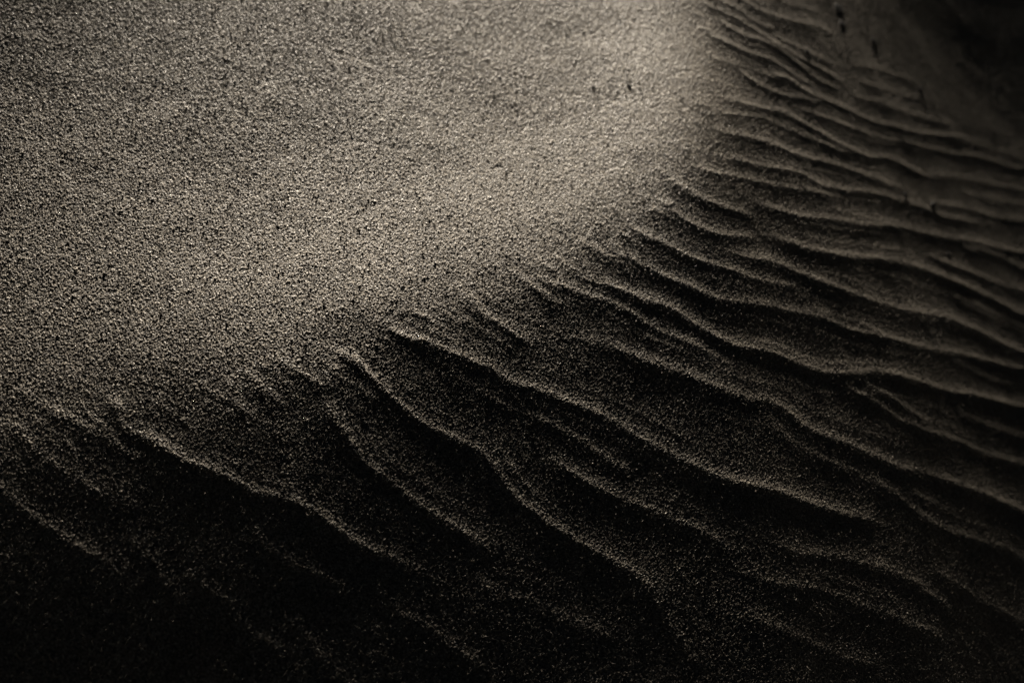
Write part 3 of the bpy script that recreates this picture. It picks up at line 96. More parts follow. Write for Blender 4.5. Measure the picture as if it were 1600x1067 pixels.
2907 2880 2843 2804 2765 2726 2687 2648 2609 2569 2530 2491 2452 2413 2373 2334 2295 2255 2216 2177 2137 2098 2059 2019 1980 1940 1901 1861 1822 1782 1742 1703 1663 1623 1584 1544 1504 1464 1425 1385 1345 1305 1265 1225 1185 1145 1105 1065 1025 984 944 904 864 823 783 742 702 661 621 580 539 499 458 417 376 336 295 255 215 175 136 97 59 22 -14 -49 -82 -115 -147 -177 -206 -234 -259 -282 -304 -326 -351 -383 -426 -478 -537 -598 -662 -727 -793 -861 -930 -1000 -1070 -1140 -1210 -1281 -1351 -1422 -1492 -1562 -1633 -1703 -1774 -1844 -1915 -1985 -2056 -2126 -2197 -2268 -2338 -2409 -2479 -2550 -2621 -2691 -2762 -2833 -2903 -2974 -3045 -3115 -3182 -3231
2908 2881 2844 2806 2767 2728 2690 2651 2612 2573 2534 2496 2457 2418 2379 2340 2302 2263 2224 2185 2146 2107 2068 2029 1990 1951 1912 1873 1834 1795 1756 1717 1678 1639 1599 1560 1521 1482 1443 1403 1364 1325 1286 1246 1207 1168 1128 1089 1049 1010 970 931 891 852 812 773 733 693 653 614 574 534 494 454 414 375 335 296 257 219 180 142 106 70 35 1 -32 -64 -94 -124 -152 -178 -201 -223 -245 -269 -297 -334 -380 -434 -493 -554 -617 -681 -747 -814 -883 -952 -1022 -1092 -1162 -1232 -1302 -1373 -1443 -1513 -1583 -1653 -1724 -1794 -1864 -1935 -2005 -2075 -2146 -2216 -2287 -2357 -2428 -2498 -2569 -2639 -2710 -2781 -2851 -2922 -2992 -3063 -3129 -3179
2908 2881 2845 2807 2768 2730 2691 2653 2615 2576 2538 2499 2461 2422 2384 2345 2307 2268 2230 2191 2153 2114 2075 2037 1998 1960 1921 1882 1844 1805 1767 1728 1689 1651 1612 1573 1534 1496 1457 1418 1379 1341 1302 1263 1224 1186 1147 1108 1069 1030 991 952 913 874 835 796 757 718 679 640 601 562 523 484 445 406 368 329 291 253 216 179 143 108 74 41 10 -21 -50 -78 -104 -128 -150 -172 -194 -222 -257 -300 -350 -407 -466 -527 -589 -652 -717 -784 -852 -921 -990 -1059 -1129 -1199 -1269 -1338 -1408 -1478 -1548 -1618 -1688 -1758 -1828 -1898 -1968 -2038 -2108 -2178 -2249 -2319 -2389 -2459 -2530 -2600 -2670 -2741 -2811 -2882 -2952 -3022 -3089 -3138
2908 2882 2846 2808 2769 2731 2693 2655 2617 2578 2540 2502 2464 2425 2387 2349 2311 2272 2234 2196 2157 2119 2081 2043 2004 1966 1928 1889 1851 1813 1774 1736 1698 1659 1621 1583 1544 1506 1468 1429 1391 1353 1314 1276 1237 1199 1161 1122 1084 1045 1007 968 930 891 853 814 776 737 699 660 622 583 545 506 468 430 392 354 317 280 243 207 172 138 105 73 42 13 -15 -41 -65 -87 -107 -129 -154 -187 -229 -279 -334 -392 -451 -511 -572 -634 -699 -765 -832 -901 -969 -1038 -1107 -1176 -1246 -1315 -1384 -1453 -1523 -1592 -1661 -1731 -1800 -1870 -1939 -2009 -2079 -2148 -2218 -2288 -2358 -2427 -2497 -2567 -2637 -2707 -2777 -2848 -2918 -2988 -3054 -3103
2909 2882 2846 2808 2770 2732 2694 2656 2618 2580 2542 2504 2466 2428 2390 2352 2314 2276 2238 2200 2162 2124 2086 2047 2009 1971 1933 1895 1857 1819 1781 1743 1705 1667 1629 1591 1553 1514 1476 1438 1400 1362 1324 1286 1248 1210 1172 1134 1095 1057 1019 981 943 905 867 829 790 752 714 676 638 600 562 524 486 448 411 374 337 300 264 229 195 161 129 98 69 41 15 -9 -31 -50 -70 -94 -123 -162 -210 -264 -322 -381 -440 -499 -560 -622 -686 -751 -818 -885 -953 -1021 -1089 -1158 -1226 -1294 -1363 -1431 -1499 -1568 -1636 -1705 -1774 -1842 -1911 -1980 -2049 -2118 -2187 -2256 -2325 -2394 -2463 -2532 -2601 -2671 -2740 -2809 -2879 -2948 -3014 -3062
2909 2882 2847 2809 2771 2733 2696 2658 2620 2582 2544 2506 2468 2431 2393 2355 2317 2279 2241 2204 2166 2128 2090 2052 2014 1977 1939 1901 1863 1825 1787 1750 1712 1674 1636 1598 1560 1523 1485 1447 1409 1371 1333 1296 1258 1220 1182 1144 1107 1069 1031 993 955 918 880 842 804 766 729 691 653 615 578 540 503 465 428 392 355 319 283 249 215 182 151 122 93 67 43 22 2 -16 -37 -63 -98 -142 -194 -250 -310 -369 -428 -486 -546 -608 -671 -736 -802 -868 -935 -1002 -1069 -1136 -1203 -1270 -1337 -1404 -1472 -1539 -1606 -1674 -1741 -1809 -1876 -1944 -2011 -2079 -2146 -2214 -2282 -2350 -2418 -2486 -2554 -2622 -2690 -2758 -2826 -2894 -2959 -3007
2909 2883 2847 2810 2772 2735 2697 2659 2622 2584 2546 2509 2471 2434 2396 2358 2321 2283 2246 2208 2170 2133 2095 2058 2020 1982 1945 1907 1870 1832 1794 1757 1719 1682 1644 1607 1569 1532 1494 1456 1419 1381 1344 1306 1269 1231 1194 1156 1119 1081 1044 1006 969 931 894 856 819 782 744 707 669 632 595 557 521 484 447 411 375 339 304 270 237 205 175 147 120 96 74 54 36 18 -4 -34 -74 -123 -177 -235 -294 -352 -411 -470 -529 -591 -653 -717 -782 -847 -912 -977 -1043 -1108 -1174 -1239 -1305 -1371 -1436 -1502 -1567 -1633 -1699 -1765 -1831 -1896 -1962 -2028 -2094 -2160 -2226 -2292 -2358 -2424 -2491 -2557 -2623 -2689 -2756 -2822 -2885 -2931
2909 2883 2848 2811 2773 2736 2699 2661 2624 2586 2549 2512 2474 2437 2400 2362 2325 2287 2250 2213 2175 2138 2101 2063 2026 1989 1952 1914 1877 1840 1802 1765 1728 1691 1653 1616 1579 1542 1504 1467 1430 1393 1356 1318 1281 1244 1207 1170 1133 1095 1058 1021 984 947 910 873 836 799 762 725 688 651 614 578 541 505 469 433 397 362 328 294 262 232 203 176 151 128 108 90 73 53 27 -7 -52 -103 -159 -217 -276 -334 -392 -451 -510 -571 -633 -695 -758 -822 -885 -949 -1013 -1076 -1140 -1204 -1268 -1332 -1395 -1459 -1523 -1587 -1651 -1715 -1779 -1842 -1906 -1970 -2034 -2098 -2162 -2226 -2290 -2354 -2418 -2482 -2547 -2611 -2675 -2739 -2799 -2844
2910 2884 2849 2812 2775 2737 2700 2663 2626 2589 2552 2515 2478 2441 2404 2366 2329 2292 2255 2218 2181 2144 2107 2070 2033 1996 1959 1922 1885 1848 1811 1774 1738 1701 1664 1627 1590 1553 1516 1479 1443 1406 1369 1332 1296 1259 1222 1185 1149 1112 1076 1039 1002 966 929 893 856 820 783 747 710 674 638 602 566 530 495 460 425 390 357 325 294 264 237 211 188 167 148 130 111 87 57 17 -31 -85 -142 -200 -258 -316 -374 -433 -492 -553 -613 -674 -736 -798 -860 -922 -984 -1046 -1108 -1170 -1233 -1295 -1357 -1419 -1481 -1544 -1606 -1668 -1731 -1793 -1855 -1917 -1980 -2042 -2105 -2167 -2229 -2292 -2354 -2416 -2479 -2541 -2604 -2666 -2725 -2769
2910 2884 2850 2813 2776 2739 2702 2666 2629 2592 2555 2518 2482 2445 2408 2371 2335 2298 2261 2225 2188 2151 2115 2078 2041 2005 1968 1932 1895 1859 1822 1786 1749 1713 1676 1640 1603 1567 1531 1494 1458 1422 1386 1349 1313 1277 1241 1205 1169 1133 1097 1061 1025 989 953 917 881 845 810 774 738 703 668 633 598 563 528 494 460 427 394 363 334 306 280 256 234 214 195 174 151 121 84 39 -12 -68 -125 -183 -241 -299 -357 -416 -475 -535 -594 -654 -715 -776 -837 -898 -959 -1020 -1082 -1143 -1204 -1266 -1327 -1388 -1450 -1511 -1573 -1635 -1696 -1758 -1819 -1881 -1943 -2004 -2066 -2128 -2190 -2251 -2313 -2375 -2437 -2499 -2561 -2623 -2681 -2725
2911 2885 2851 2814 2778 2741 2705 2668 2632 2596 2559 2523 2486 2450 2414 2378 2341 2305 2269 2233 2196 2160 2124 2088 2052 2016 1979 1943 1907 1871 1835 1799 1764 1728 1692 1656 1620 1584 1549 1513 1477 1442 1406 1371 1335 1300 1264 1229 1194 1158 1123 1088 1053 1018 983 948 913 878 844 809 774 740 706 672 638 604 571 538 506 474 444 414 387 361 337 315 293 273 251 225 195 158 114 65 11 -45 -103 -160 -218 -276 -334 -392 -451 -511 -570 -630 -690 -751 -812 -873 -935 -996 -1057 -1118 -1180 -1241 -1303 -1364 -1426 -1487 -1549 -1611 -1673 -1735 -1796 -1858 -1920 -1982 -2044 -2106 -2168 -2230 -2292 -2354 -2416 -2478 -2540 -2602 -2660 -2704
2911 2886 2852 2816 2780 2744 2708 2672 2636 2600 2564 2528 2492 2457 2421 2385 2349 2313 2278 2242 2206 2171 2135 2100 2064 2029 1993 1958 1922 1887 1852 1816 1781 1746 1711 1676 1641 1606 1571 1536 1501 1466 1432 1397 1362 1328 1293 1259 1225 1190 1156 1122 1088 1054 1021 987 953 920 886 853 820 787 755 722 690 658 626 595 565 535 507 481 456 433 411 390 368 345 318 285 247 203 154 102 47 -10 -67 -124 -181 -239 -296 -355 -413 -473 -533 -593 -654 -715 -777 -839 -901 -962 -1024 -1086 -1148 -1210 -1272 -1334 -1396 -1458 -1520 -1583 -1645 -1707 -1769 -1832 -1894 -1956 -2018 -2080 -2142 -2205 -2267 -2329 -2391 -2454 -2516 -2578 -2637 -2681
2912 2887 2853 2818 2782 2747 2711 2676 2641 2605 2570 2534 2499 2464 2429 2394 2358 2323 2288 2253 2218 2183 2148 2113 2079 2044 2009 1975 1940 1905 1871 1837 1802 1768 1734 1700 1666 1632 1598 1564 1530 1496 1463 1429 1396 1363 1329 1296 1263 1231 1198 1165 1133 1100 1068 1036 1004 972 940 909 878 846 815 785 754 724 694 664 636 609 584 562 540 520 500 478 454 426 391 351 306 257 205 151 96 40 -17 -73 -130 -187 -244 -303 -362 -421 -482 -543 -604 -666 -729 -791 -853 -916 -978 -1040 -1103 -1165 -1227 -1289 -1352 -1414 -1476 -1538 -1601 -1663 -1725 -1788 -1850 -1912 -1974 -2037 -2099 -2161 -2224 -2286 -2349 -2412 -2474 -2537 -2596 -2641
2913 2888 2855 2820 2785 2750 2716 2681 2646 2611 2576 2542 2507 2473 2438 2404 2369 2335 2301 2267 2232 2198 2164 2130 2097 2063 2029 1995 1962 1928 1895 1862 1828 1795 1762 1729 1697 1664 1631 1599 1566 1534 1502 1470 1438 1406 1375 1344 1312 1281 1250 1219 1188 1158 1127 1097 1066 1036 1006 976 946 916 886 856 826 797 767 738 711 686 663 643 623 604 583 558 528 493 451 405 355 302 249 195 140 84 28 -28 -84 -141 -198 -257 -316 -376 -437 -498 -560 -622 -685 -747 -809 -872 -934 -996 -1059 -1121 -1183 -1245 -1307 -1369 -1432 -1494 -1556 -1618 -1681 -1743 -1805 -1867 -1930 -1992 -2055 -2118 -2181 -2244 -2307 -2371 -2435 -2498 -2559 -2603
2914 2890 2857 2823 2789 2755 2721 2687 2653 2619 2585 2551 2517 2484 2450 2417 2383 2350 2317 2283 2250 2217 2184 2152 2119 2086 2054 2021 1989 1957 1925 1893 1861 1830 1798 1767 1735 1704 1673 1642 1612 1581 1551 1521 1491 1461 1431 1402 1372 1343 1314 1285 1255 1226 1196 1166 1136 1106 1076 1046 1016 985 955 924 892 861 829 798 769 742 717 695 673 649 622 590 553 511 464 413 361 308 254 200 145 90 34 -22 -78 -135 -193 -252 -312 -372 -433 -495 -556 -618 -680 -743 -805 -867 -929 -991 -1053 -1115 -1177 -1239 -1301 -1363 -1426 -1488 -1550 -1612 -1675 -1738 -1800 -1863 -1926 -1989 -2053 -2117 -2180 -2245 -2309 -2374 -2439 -2503 -2565 -2611
2915 2891 2860 2827 2793 2760 2727 2694 2661 2628 2595 2562 2530 2497 2465 2433 2400 2368 2336 2304 2272 2241 2209 2178 2146 2115 2084 2053 2023 1992 1961 1931 1901 1871 1841 1812 1782 1753 1724 1695 1666 1638 1609 1581 1553 1526 1498 1470 1443 1415 1386 1357 1328 1297 1266 1234 1202 1169 1137 1104 1070 1036 1002 967 931 895 858 822 787 754 724 694 664 632 596 556 512 464 414 362 309 256 202 148 93 38 -18 -74 -131 -188 -247 -307 -367 -428 -489 -550 -612 -674 -735 -797 -859 -921 -983 -1045 -1107 -1170 -1232 -1294 -1356 -1419 -1481 -1544 -1606 -1669 -1732 -1796 -1859 -1923 -1987 -2051 -2116 -2181 -2246 -2311 -2377 -2442 -2508 -2574 -2636 -2683
2916 2893 2863 2831 2799 2766 2734 2703 2671 2639 2607 2576 2545 2513 2482 2451 2420 2390 2359 2329 2298 2268 2238 2208 2178 2149 2119 2090 2061 2032 2004 1975 1947 1919 1891 1863 1836 1809 1782 1755 1729 1702 1676 1650 1624 1598 1571 1544 1517 1488 1458 1426 1393 1358 1321 1284 1246 1208 1170 1131 1092 1053 1012 971 930 888 845 803 762 722 684 646 607 566 522 476 427 376 325 272 220 167 113 59 4 -52 -108 -165 -222 -281 -341 -401 -461 -522 -584 -645 -707 -769 -831 -893 -955 -1017 -1079 -1141 -1204 -1266 -1329 -1391 -1454 -1517 -1580 -1643 -1707 -1771 -1835 -1899 -1964 -2028 -2093 -2159 -2224 -2290 -2356 -2422 -2489 -2555 -2622 -2688 -2751 -2798
2918 2896 2866 2835 2805 2774 2743 2712 2682 2651 2621 2591 2561 2531 2502 2472 2443 2414 2385 2356 2327 2299 2270 2242 2214 2186 2159 2132 2105 2078 2051 2025 1999 1973 1947 1922 1896 1871 1846 1822 1797 1772 1747 1722 1696 1669 1642 1612 1581 1548 1512 1474 1434 1391 1346 1301 1256 1211 1166 1122 1077 1032 987 941 895 848 802 755 710 665 621 576 531 484 435 385 334 283 231 178 126 73 20 -35 -91 -147 -204 -262 -320 -380 -440 -500 -561 -623 -685 -746 -808 -870 -932 -995 -1057 -1120 -1182 -1245 -1308 -1371 -1434 -1497 -1561 -1625 -1689 -1753 -1818 -1882 -1947 -2013 -2078 -2144 -2210 -2276 -2342 -2409 -2475 -2542 -2609 -2676 -2743 -2809 -2872 -2919
2919 2898 2870 2841 2811 2781 2752 2723 2694 2665 2636 2608 2579 2551 2523 2495 2468 2440 2413 2386 2359 2333 2306 2280 2254 2228 2203 2178 2153 2128 2103 2079 2055 2031 2007 1984 1960 1936 1913 1889 1864 1839 1813 1785 1756 1726 1692 1657 1618 1577 1533 1486 1437 1386 1334 1282 1231 1180 1131 1082 1034 985 937 888 840 791 742 694 646 599 551 503 455 405 354 303 251 198 146 94 41 -12 -66 -122 -178 -235 -292 -351 -410 -470 -531 -592 -653 -715 -777 -839 -901 -964 -1027 -1089 -1152 -1215 -1279 -1342 -1406 -1470 -1534 -1598 -1663 -1727 -1792 -1858 -1923 -1989 -2055 -2121 -2187 -2254 -2320 -2387 -2453 -2520 -2587 -2654 -2721 -2788 -2855 -2922 -2985 -3032
2921 2901 2874 2846 2818 2790 2762 2735 2707 2680 2653 2626 2600 2573 2547 2521 2495 2470 2445 2419 2395 2370 2346 2322 2298 2274 2250 2227 2204 2181 2158 2135 2112 2089 2066 2043 2019 1995 1970 1944 1916 1887 1856 1822 1786 1747 1706 1661 1614 1564 1512 1458 1402 1345 1289 1232 1177 1124 1071 1020 970 920 871 821 771 722 673 624 575 526 478 428 378 327 275 222 169 117 64 11 -42 -96 -151 -207 -264 -321 -379 -438 -497 -558 -619 -681 -743 -805 -868 -930 -993 -1056 -1119 -1183 -1247 -1311 -1375 -1439 -1504 -1569 -1634 -1699 -1764 -1830 -1896 -1962 -2028 -2095 -2161 -2228 -2294 -2361 -2428 -2495 -2562 -2629 -2696 -2763 -2830 -2897 -2964 -3031 -3094 -3141
2923 2905 2879 2853 2826 2800 2774 2748 2722 2697 2672 2647 2622 2598 2573 2549 2525 2502 2478 2455 2432 2409 2386 2364 2341 2319 2296 2274 2252 2229 2207 2184 2161 2137 2113 2087 2061 2033 2003 1971 1936 1899 1860 1817 1772 1724 1673 1621 1566 1510 1452 1394 1335 1276 1217 1159 1102 1047 994 942 891 841 790 740 691 641 592 542 493 444 394 343 292 240 187 134 80 27 -26 -80 -134 -188 -244 -301 -358 -416 -474 -533 -593 -653 -715 -777 -840 -903 -966 -1030 -1093 -1157 -1221 -1286 -1350 -1415 -1480 -1546 -1611 -1677 -1743 -1809 -1875 -1941 -2008 -2074 -2141 -2207 -2274 -2341 -2408 -2475 -2542 -2609 -2676 -2743 -2810 -2877 -2944 -3012 -3079 -3146 -3209 -3256
2926 2908 2884 2860 2835 2810 2786 2762 2738 2715 2691 2668 2645 2622 2599 2577 2554 2532 2510 2488 2466 2444 2422 2400 2377 2355 2333 2310 2287 2263 2239 2214 2188 2161 2132 2101 2069 2033 1995 1955 1911 1865 1816 1765 1712 1657 1600 1543 1484 1425 1365 1305 1245 1185 1126 1067 1010 955 901 848 797 747 696 646 596 547 497 447 397 347 296 245 193 140 86 32 -22 -76 -129 -184 -238 -294 -351 -408 -465 -523 -582 -641 -701 -763 -825 -888 -951 -1015 -1079 -1143 -1208 -1273 -1338 -1403 -1468 -1534 -1600 -1666 -1732 -1798 -1865 -1931 -1998 -2064 -2131 -2198 -2265 -2332 -2399 -2466 -2533 -2600 -2667 -2734 -2801 -2868 -2935 -3003 -3070 -3137 -3204 -3271 -3335 -3382
2928 2912 2890 2866 2843 2820 2798 2775 2753 2731 2708 2686 2664 2642 2621 2599 2577 2555 2533 2511 2489 2467 2444 2421 2398 2374 2350 2325 2300 2273 2245 2215 2183 2149 2113 2074 2033 1988 1941 1892 1840 1787 1731 1675 1617 1558 1499 1439 1379 1319 1259 1199 1139 1079 1020 962 904 849 795 742 691 640 590 539 489 439 389 338 288 237 185 132 79 25 -29 -83 -137 -192 -246 -302 -357 -414 -471 -529 -586 -645 -704 -764 -825 -887 -950 -1013 -1078 -1142 -1207 -1272 -1337 -1403 -1469 -1535 -1601 -1667 -1733 -1800 -1866 -1933 -2000 -2066 -2133 -2200 -2267 -2334 -2401 -2468 -2535 -2602 -2669 -2736 -2803 -2870 -2938 -3005 -3072 -3139 -3207 -3274 -3341 -3408 -3472 -3519
2930 2914 2894 2872 2850 2828 2806 2785 2763 2741 2719 2698 2676 2654 2632 2610 2587 2565 2542 2519 2495 2471 2447 2422 2397 2370 2342 2313 2282 2250 2215 2178 2138 2096 2051 2003 1953 1901 1847 1792 1735 1677 1618 1559 1499 1440 1380 1320 1260 1200 1140 1080 1021 961 902 844 788 732 678 625 574 522 471 421 370 319 268 217 165 113 60 7 -48 -102 -157 -211 -266 -321 -376 -433 -489 -547 -604 -662 -721 -780 -840 -900 -962 -1025 -1089 -1153 -1218 -1283 -1348 -1414 -1480 -1546 -1613 -1679 -1745 -1812 -1879 -1945 -2012 -2079 -2146 -2213 -2280 -2347 -2414 -2481 -2548 -2615 -2682 -2749 -2816 -2883 -2950 -3018 -3085 -3152 -3219 -3287 -3354 -3421 -3489 -3556 -3619 -3666
2931 2916 2896 2874 2853 2831 2809 2787 2765 2743 2721 2698 2675 2652 2629 2606 2582 2558 2533 2508 2482 2456 2429 2400 2370 2338 2305 2269 2231 2191 2148 2102 2055 2004 1952 1898 1842 1785 1727 1669 1610 1550 1491 1431 1371 1311 1252 1192 1133 1073 1014 954 895 836 777 719 663 607 553 499 447 395 343 292 240 188 136 84 31 -22 -76 -130 -185 -240 -295 -350 -405 -461 -517 -574 -632 -690 -748 -806 -865 -925 -986 -1048 -1110 -1174 -1238 -1303 -1368 -1434 -1500 -1566 -1633 -1699 -1766 -1832 -1899 -1966 -2033 -2100 -2166 -2233 -2300 -2367 -2434 -2501 -2568 -2636 -2703 -2770 -2837 -2904 -2971 -3038 -3106 -3173 -3240 -3307 -3375 -3442 -3509 -3577 -3644 -3711 -3775 -3822
2931 2915 2895 2873 2850 2828 2805 2782 2759 2736 2712 2688 2664 2640 2615 2589 2564 2537 2510 2482 2452 2422 2389 2355 2319 2280 2239 2196 2150 2102 2051 1999 1945 1889 1832 1774 1716 1657 1598 1538 1479 1419 1360 1300 1241 1181 1122 1063 1003 944 885 826 766 707 648 590 533 477 422 368 314 261 209 156 103 50 -3 -56 -110 -164 -218 -273 -328 -384 -439 -495 -550 -607 -664 -721 -780 -838 -897 -956 -1016 -1077 -1138 -1201 -1264 -1328 -1392 -1458 -1524 -1590 -1656 -1723 -1789 -1856 -1923 -1990 -2057 -2123 -2190 -2257 -2324 -2391 -2458 -2525 -2592 -2660 -2727 -2794 -2861 -2928 -2995 -3062 -3130 -3197 -3264 -3331 -3399 -3466 -3533 -3601 -3668 -3736 -3803 -3870 -3934 -3981
2929 2913 2891 2868 2845 2821 2797 2772 2748 2723 2698 2672 2646 2620 2593 2565 2536 2506 2475 2442 2408 2371 2332 2291 2247 2201 2152 2102 2049 1995 1939 1882 1825 1766 1708 1649 1589 1530 1471 1411 1352 1293 1233 1174 1115 1056 996 937 878 818 759 699 639 579 520 461 403 346 290 235 180 126 72 18 -35 -89 -143 -197 -252 -306 -361 -417 -472 -528 -583 -639 -696 -753 -811 -869 -928 -987 -1046 -1106 -1166 -1228 -1290 -1353 -1416 -1481 -1546 -1612 -1678 -1744 -1811 -1878 -1945 -2011 -2078 -2145 -2212 -2279 -2346 -2413 -2480 -2547 -2614 -2681 -2749 -2816 -2883 -2950 -3017 -3084 -3152 -3219 -3286 -3353 -3421 -3488 -3555 -3623 -3690 -3757 -3825 -3892 -3960 -4027 -4090 -4137
2927 2910 2887 2863 2838 2812 2787 2761 2735 2709 2682 2654 2626 2597 2567 2535 2502 2467 2430 2391 2349 2305 2259 2210 2160 2107 2053 1997 1941 1883 1825 1766 1708 1648 1589 1530 1471 1412 1352 1293 1234 1175 1115 1056 997 937 877 817 757 697 637 576 516 455 394 335 275 217 160 104 48 -7 -62 -117 -171 -226 -280 -335 -390 -445 -500 -556 -611 -667 -723 -779 -837 -895 -953 -1012 -1071 -1131 -1191 -1251 -1313 -1375 -1437 -1500 -1564 -1629 -1694 -1761 -1827 -1894 -1960 -2027 -2094 -2161 -2228 -2295 -2362 -2429 -2496 -2563 -2630 -2697 -2765 -2832 -2899 -2966 -3033 -3100 -3168 -3235 -3302 -3369 -3437 -3504 -3571 -3639 -3706 -3773 -3841 -3908 -3976 -4043 -4110 -4178 -4241 -4288
2926 2908 2884 2858 2832 2805 2779 2751 2724 2695 2666 2635 2604 2570 2535 2498 2459 2417 2373 2327 2278 2227 2175 2121 2065 2009 1951 1893 1835 1776 1717 1658 1599 1540 1481 1421 1362 1303 1243 1184 1124 1065 1005 945 885 824 764 703 642 581 519 458 396 334 272 211 151 92 34 -24 -80 -136 -192 -247 -302 -357 -411 -467 -522 -577 -633 -688 -744 -800 -857 -914 -972 -1030 -1090 -1149 -1209 -1269 -1330 -1391 -1453 -1515 -1577 -1641 -1705 -1770 -1836 -1902 -1969 -2036 -2103 -2170 -2237 -2304 -2371 -2438 -2505 -2572 -2639 -2706 -2773 -2840 -2908 -2975 -3042 -3109 -3176 -3243 -3311 -3378 -3445 -3513 -3580 -3647 -3715 -3782 -3849 -3917 -3984 -4052 -4119 -4186 -4254 -4321 -4385 -4432
2925 2906 2881 2854 2827 2799 2771 2742 2711 2680 2646 2611 2574 2534 2493 2449 2402 2354 2303 2250 2196 2141 2085 2027 1969 1911 1852 1794 1735 1675 1616 1557 1498 1438 1379 1319 1260 1200 1140 1080 1019 959 898 837 776 714 653 591 529 466 404 341 278 215 152 90 29 -31 -90 -148 -205 -261 -317 -373 -428 -483 -538 -593 -649 -704 -760 -816 -872 -928 -985 -1043 -1102 -1161 -1221 -1281 -1341 -1402 -1464 -1525 -1587 -1649 -1712 -1776 -1840 -1906 -1972 -2039 -2105 -2172 -2239 -2306 -2373 -2440 -2507 -2575 -2642 -2709 -2776 -2843 -2910 -2977 -3044 -3112 -3179 -3246 -3313 -3381 -3448 -3515 -3583 -3650 -3717 -3785 -3852 -3919 -3987 -4054 -4122 -4189 -4257 -4324 -4391 -4459 -4522 -4569
2924 2905 2879 2851 2821 2791 2760 2726 2691 2654 2615 2573 2529 2482 2434 2383 2331 2277 2221 2165 2108 2050 1992 1933 1874 1815 1756 1697 1637 1578 1518 1459 1399 1339 1279 1218 1158 1097 1036 975 913 852 790 728 665 603 540 477 414 350 287 223 159 95 31 -31 -93 -154 -213 -271 -329 -385 -441 -496 -551 -606 -662 -717 -773 -829 -884 -940 -997 -1054 -1111 -1170 -1229 -1289 -1350 -1410 -1471 -1533 -1595 -1657 -1719 -1781 -1844 -1908 -1973 -2039 -2105 -2172 -2239 -2306 -2373 -2440 -2507 -2574 -2641 -2708 -2775 -2843 -2910 -2977 -3044 -3111 -3179 -3246 -3313 -3380 -3448 -3515 -3582 -3649 -3717 -3784 -3852 -3919 -3986 -4054 -4121 -4189 -4256 -4324 -4391 -4458 -4526 -4593 -4657 -4704
2922 2901 2873 2842 2808 2773 2736 2697 2655 2611 2564 2516 2465 2413 2359 2303 2247 2190 2132 2074 2015 1956 1897 1838 1778 1719 1659 1599 1539 1479 1418 1358 1297 1236 1175 1114 1052 990 928 866 803 741 678 614 551 487 424 360 295 231 166 102 37 -27 -91 -155 -217 -277 -337 -395 -452 -509 -564 -620 -675 -730 -786 -841 -897 -953 -1009 -1065 -1122 -1179 -1238 -1297 -1357 -1418 -1479 -1540 -1601 -1663 -1726 -1788 -1850 -1912 -1976 -2040 -2106 -2172 -2238 -2305 -2372 -2439 -2506 -2573 -2640 -2707 -2774 -2842 -2909 -2976 -3043 -3110 -3178 -3245 -3312 -3379 -3447 -3514 -3581 -3648 -3716 -3783 -3851 -3918 -3985 -4053 -4120 -4188 -4255 -4323 -4390 -4457 -4525 -4592 -4660 -4727 -4790 -4838
2917 2893 2860 2823 2783 2741 2697 2651 2602 2551 2499 2445 2389 2333 2275 2217 2159 2100 2041 1982 1922 1862 1803 1743 1682 1622 1561 1501 1440 1378 1317 1255 1194 1132 1069 1007 944 881 818 755 691 628 564 500 435 371 306 241 177 112 46 -19 -84 -149 -213 -277 -339 -400 -459 -517 -574 -630 -686 -741 -797 -852 -908 -964 -1019 -1075 -1131 -1188 -1245 -1303 -1362 -1422 -1483 -1544 -1605 -1667 -1729 -1792 -1854 -1916 -1978 -2041 -2105 -2170 -2235 -2302 -2368 -2435 -2502 -2569 -2637 -2704 -2771 -2838 -2905 -2972 -3039 -3107 -3174 -3241 -3308 -3376 -3443 -3510 -3577 -3645 -3712 -3779 -3847 -3914 -3982 -4049 -4117 -4184 -4251 -4319 -4386 -4454 -4521 -4589 -4656 -4723 -4791 -4858 -4922 -4969
2908 2879 2840 2795 2749 2700 2649 2596 2542 2486 2429 2372 2314 2255 2196 2137 2077 2017 1957 1897 1836 1776 1715 1654 1593 1531 1470 1408 1346 1284 1221 1158 1095 1032 969 906 842 778 714 650 585 521 456 391 326 261 196 131 65 0 -66 -131 -197 -262 -327 -390 -452 -513 -572 -630 -687 -743 -799 -854 -910 -966 -1021 -1077 -1133 -1189 -1245 -1302 -1360 -1419 -1479 -1539 -1600 -1662 -1723 -1785 -1848 -1910 -1973 -2035 -2097 -2160 -2225 -2290 -2356 -2422 -2489 -2556 -2623 -2690 -2758 -2825 -2892 -2959 -3026 -3093 -3161 -3228 -3295 -3362 -3430 -3497 -3564 -3632 -3699 -3766 -3834 -3901 -3968 -4036 -4103 -4171 -4238 -4306 -4373 -4440 -4508 -4575 -4643 -4710 -4778 -4845 -4913 -4980 -5043 -5090
2897 2864 2817 2766 2713 2658 2602 2545 2487 2429 2370 2310 2251 2191 2130 2070 2009 1948 1887 1826 1764 1703 1641 1579 1516 1454 1391 1328 1265 1202 1139 1075 1011 947 883 818 754 689 625 560 495 429 364 299 233 168 102 36 -29 -95 -161 -227 -293 -358 -423 -487 -549 -610 -669 -727 -784 -840 -896 -951 -1007 -1063 -1119 -1174 -1230 -1286 -1343 -1400 -1459 -1518 -1579 -1640 -1701 -1763 -1825 -1887 -1950 -2012 -2075 -2137 -2199 -2263 -2328 -2393 -2459 -2526 -2593 -2660 -2727 -2794 -2861 -2929 -2996 -3063 -3130 -3197 -3265 -3332 -3399 -3467 -3534 -3601 -3669 -3736 -3803 -3871 -3938 -4005 -4073 -4140 -4208 -4275 -4343 -4410 -4478 -4545 -4612 -4680 -4747 -4815 -4882 -4950 -5017 -5084 -5148 -5195
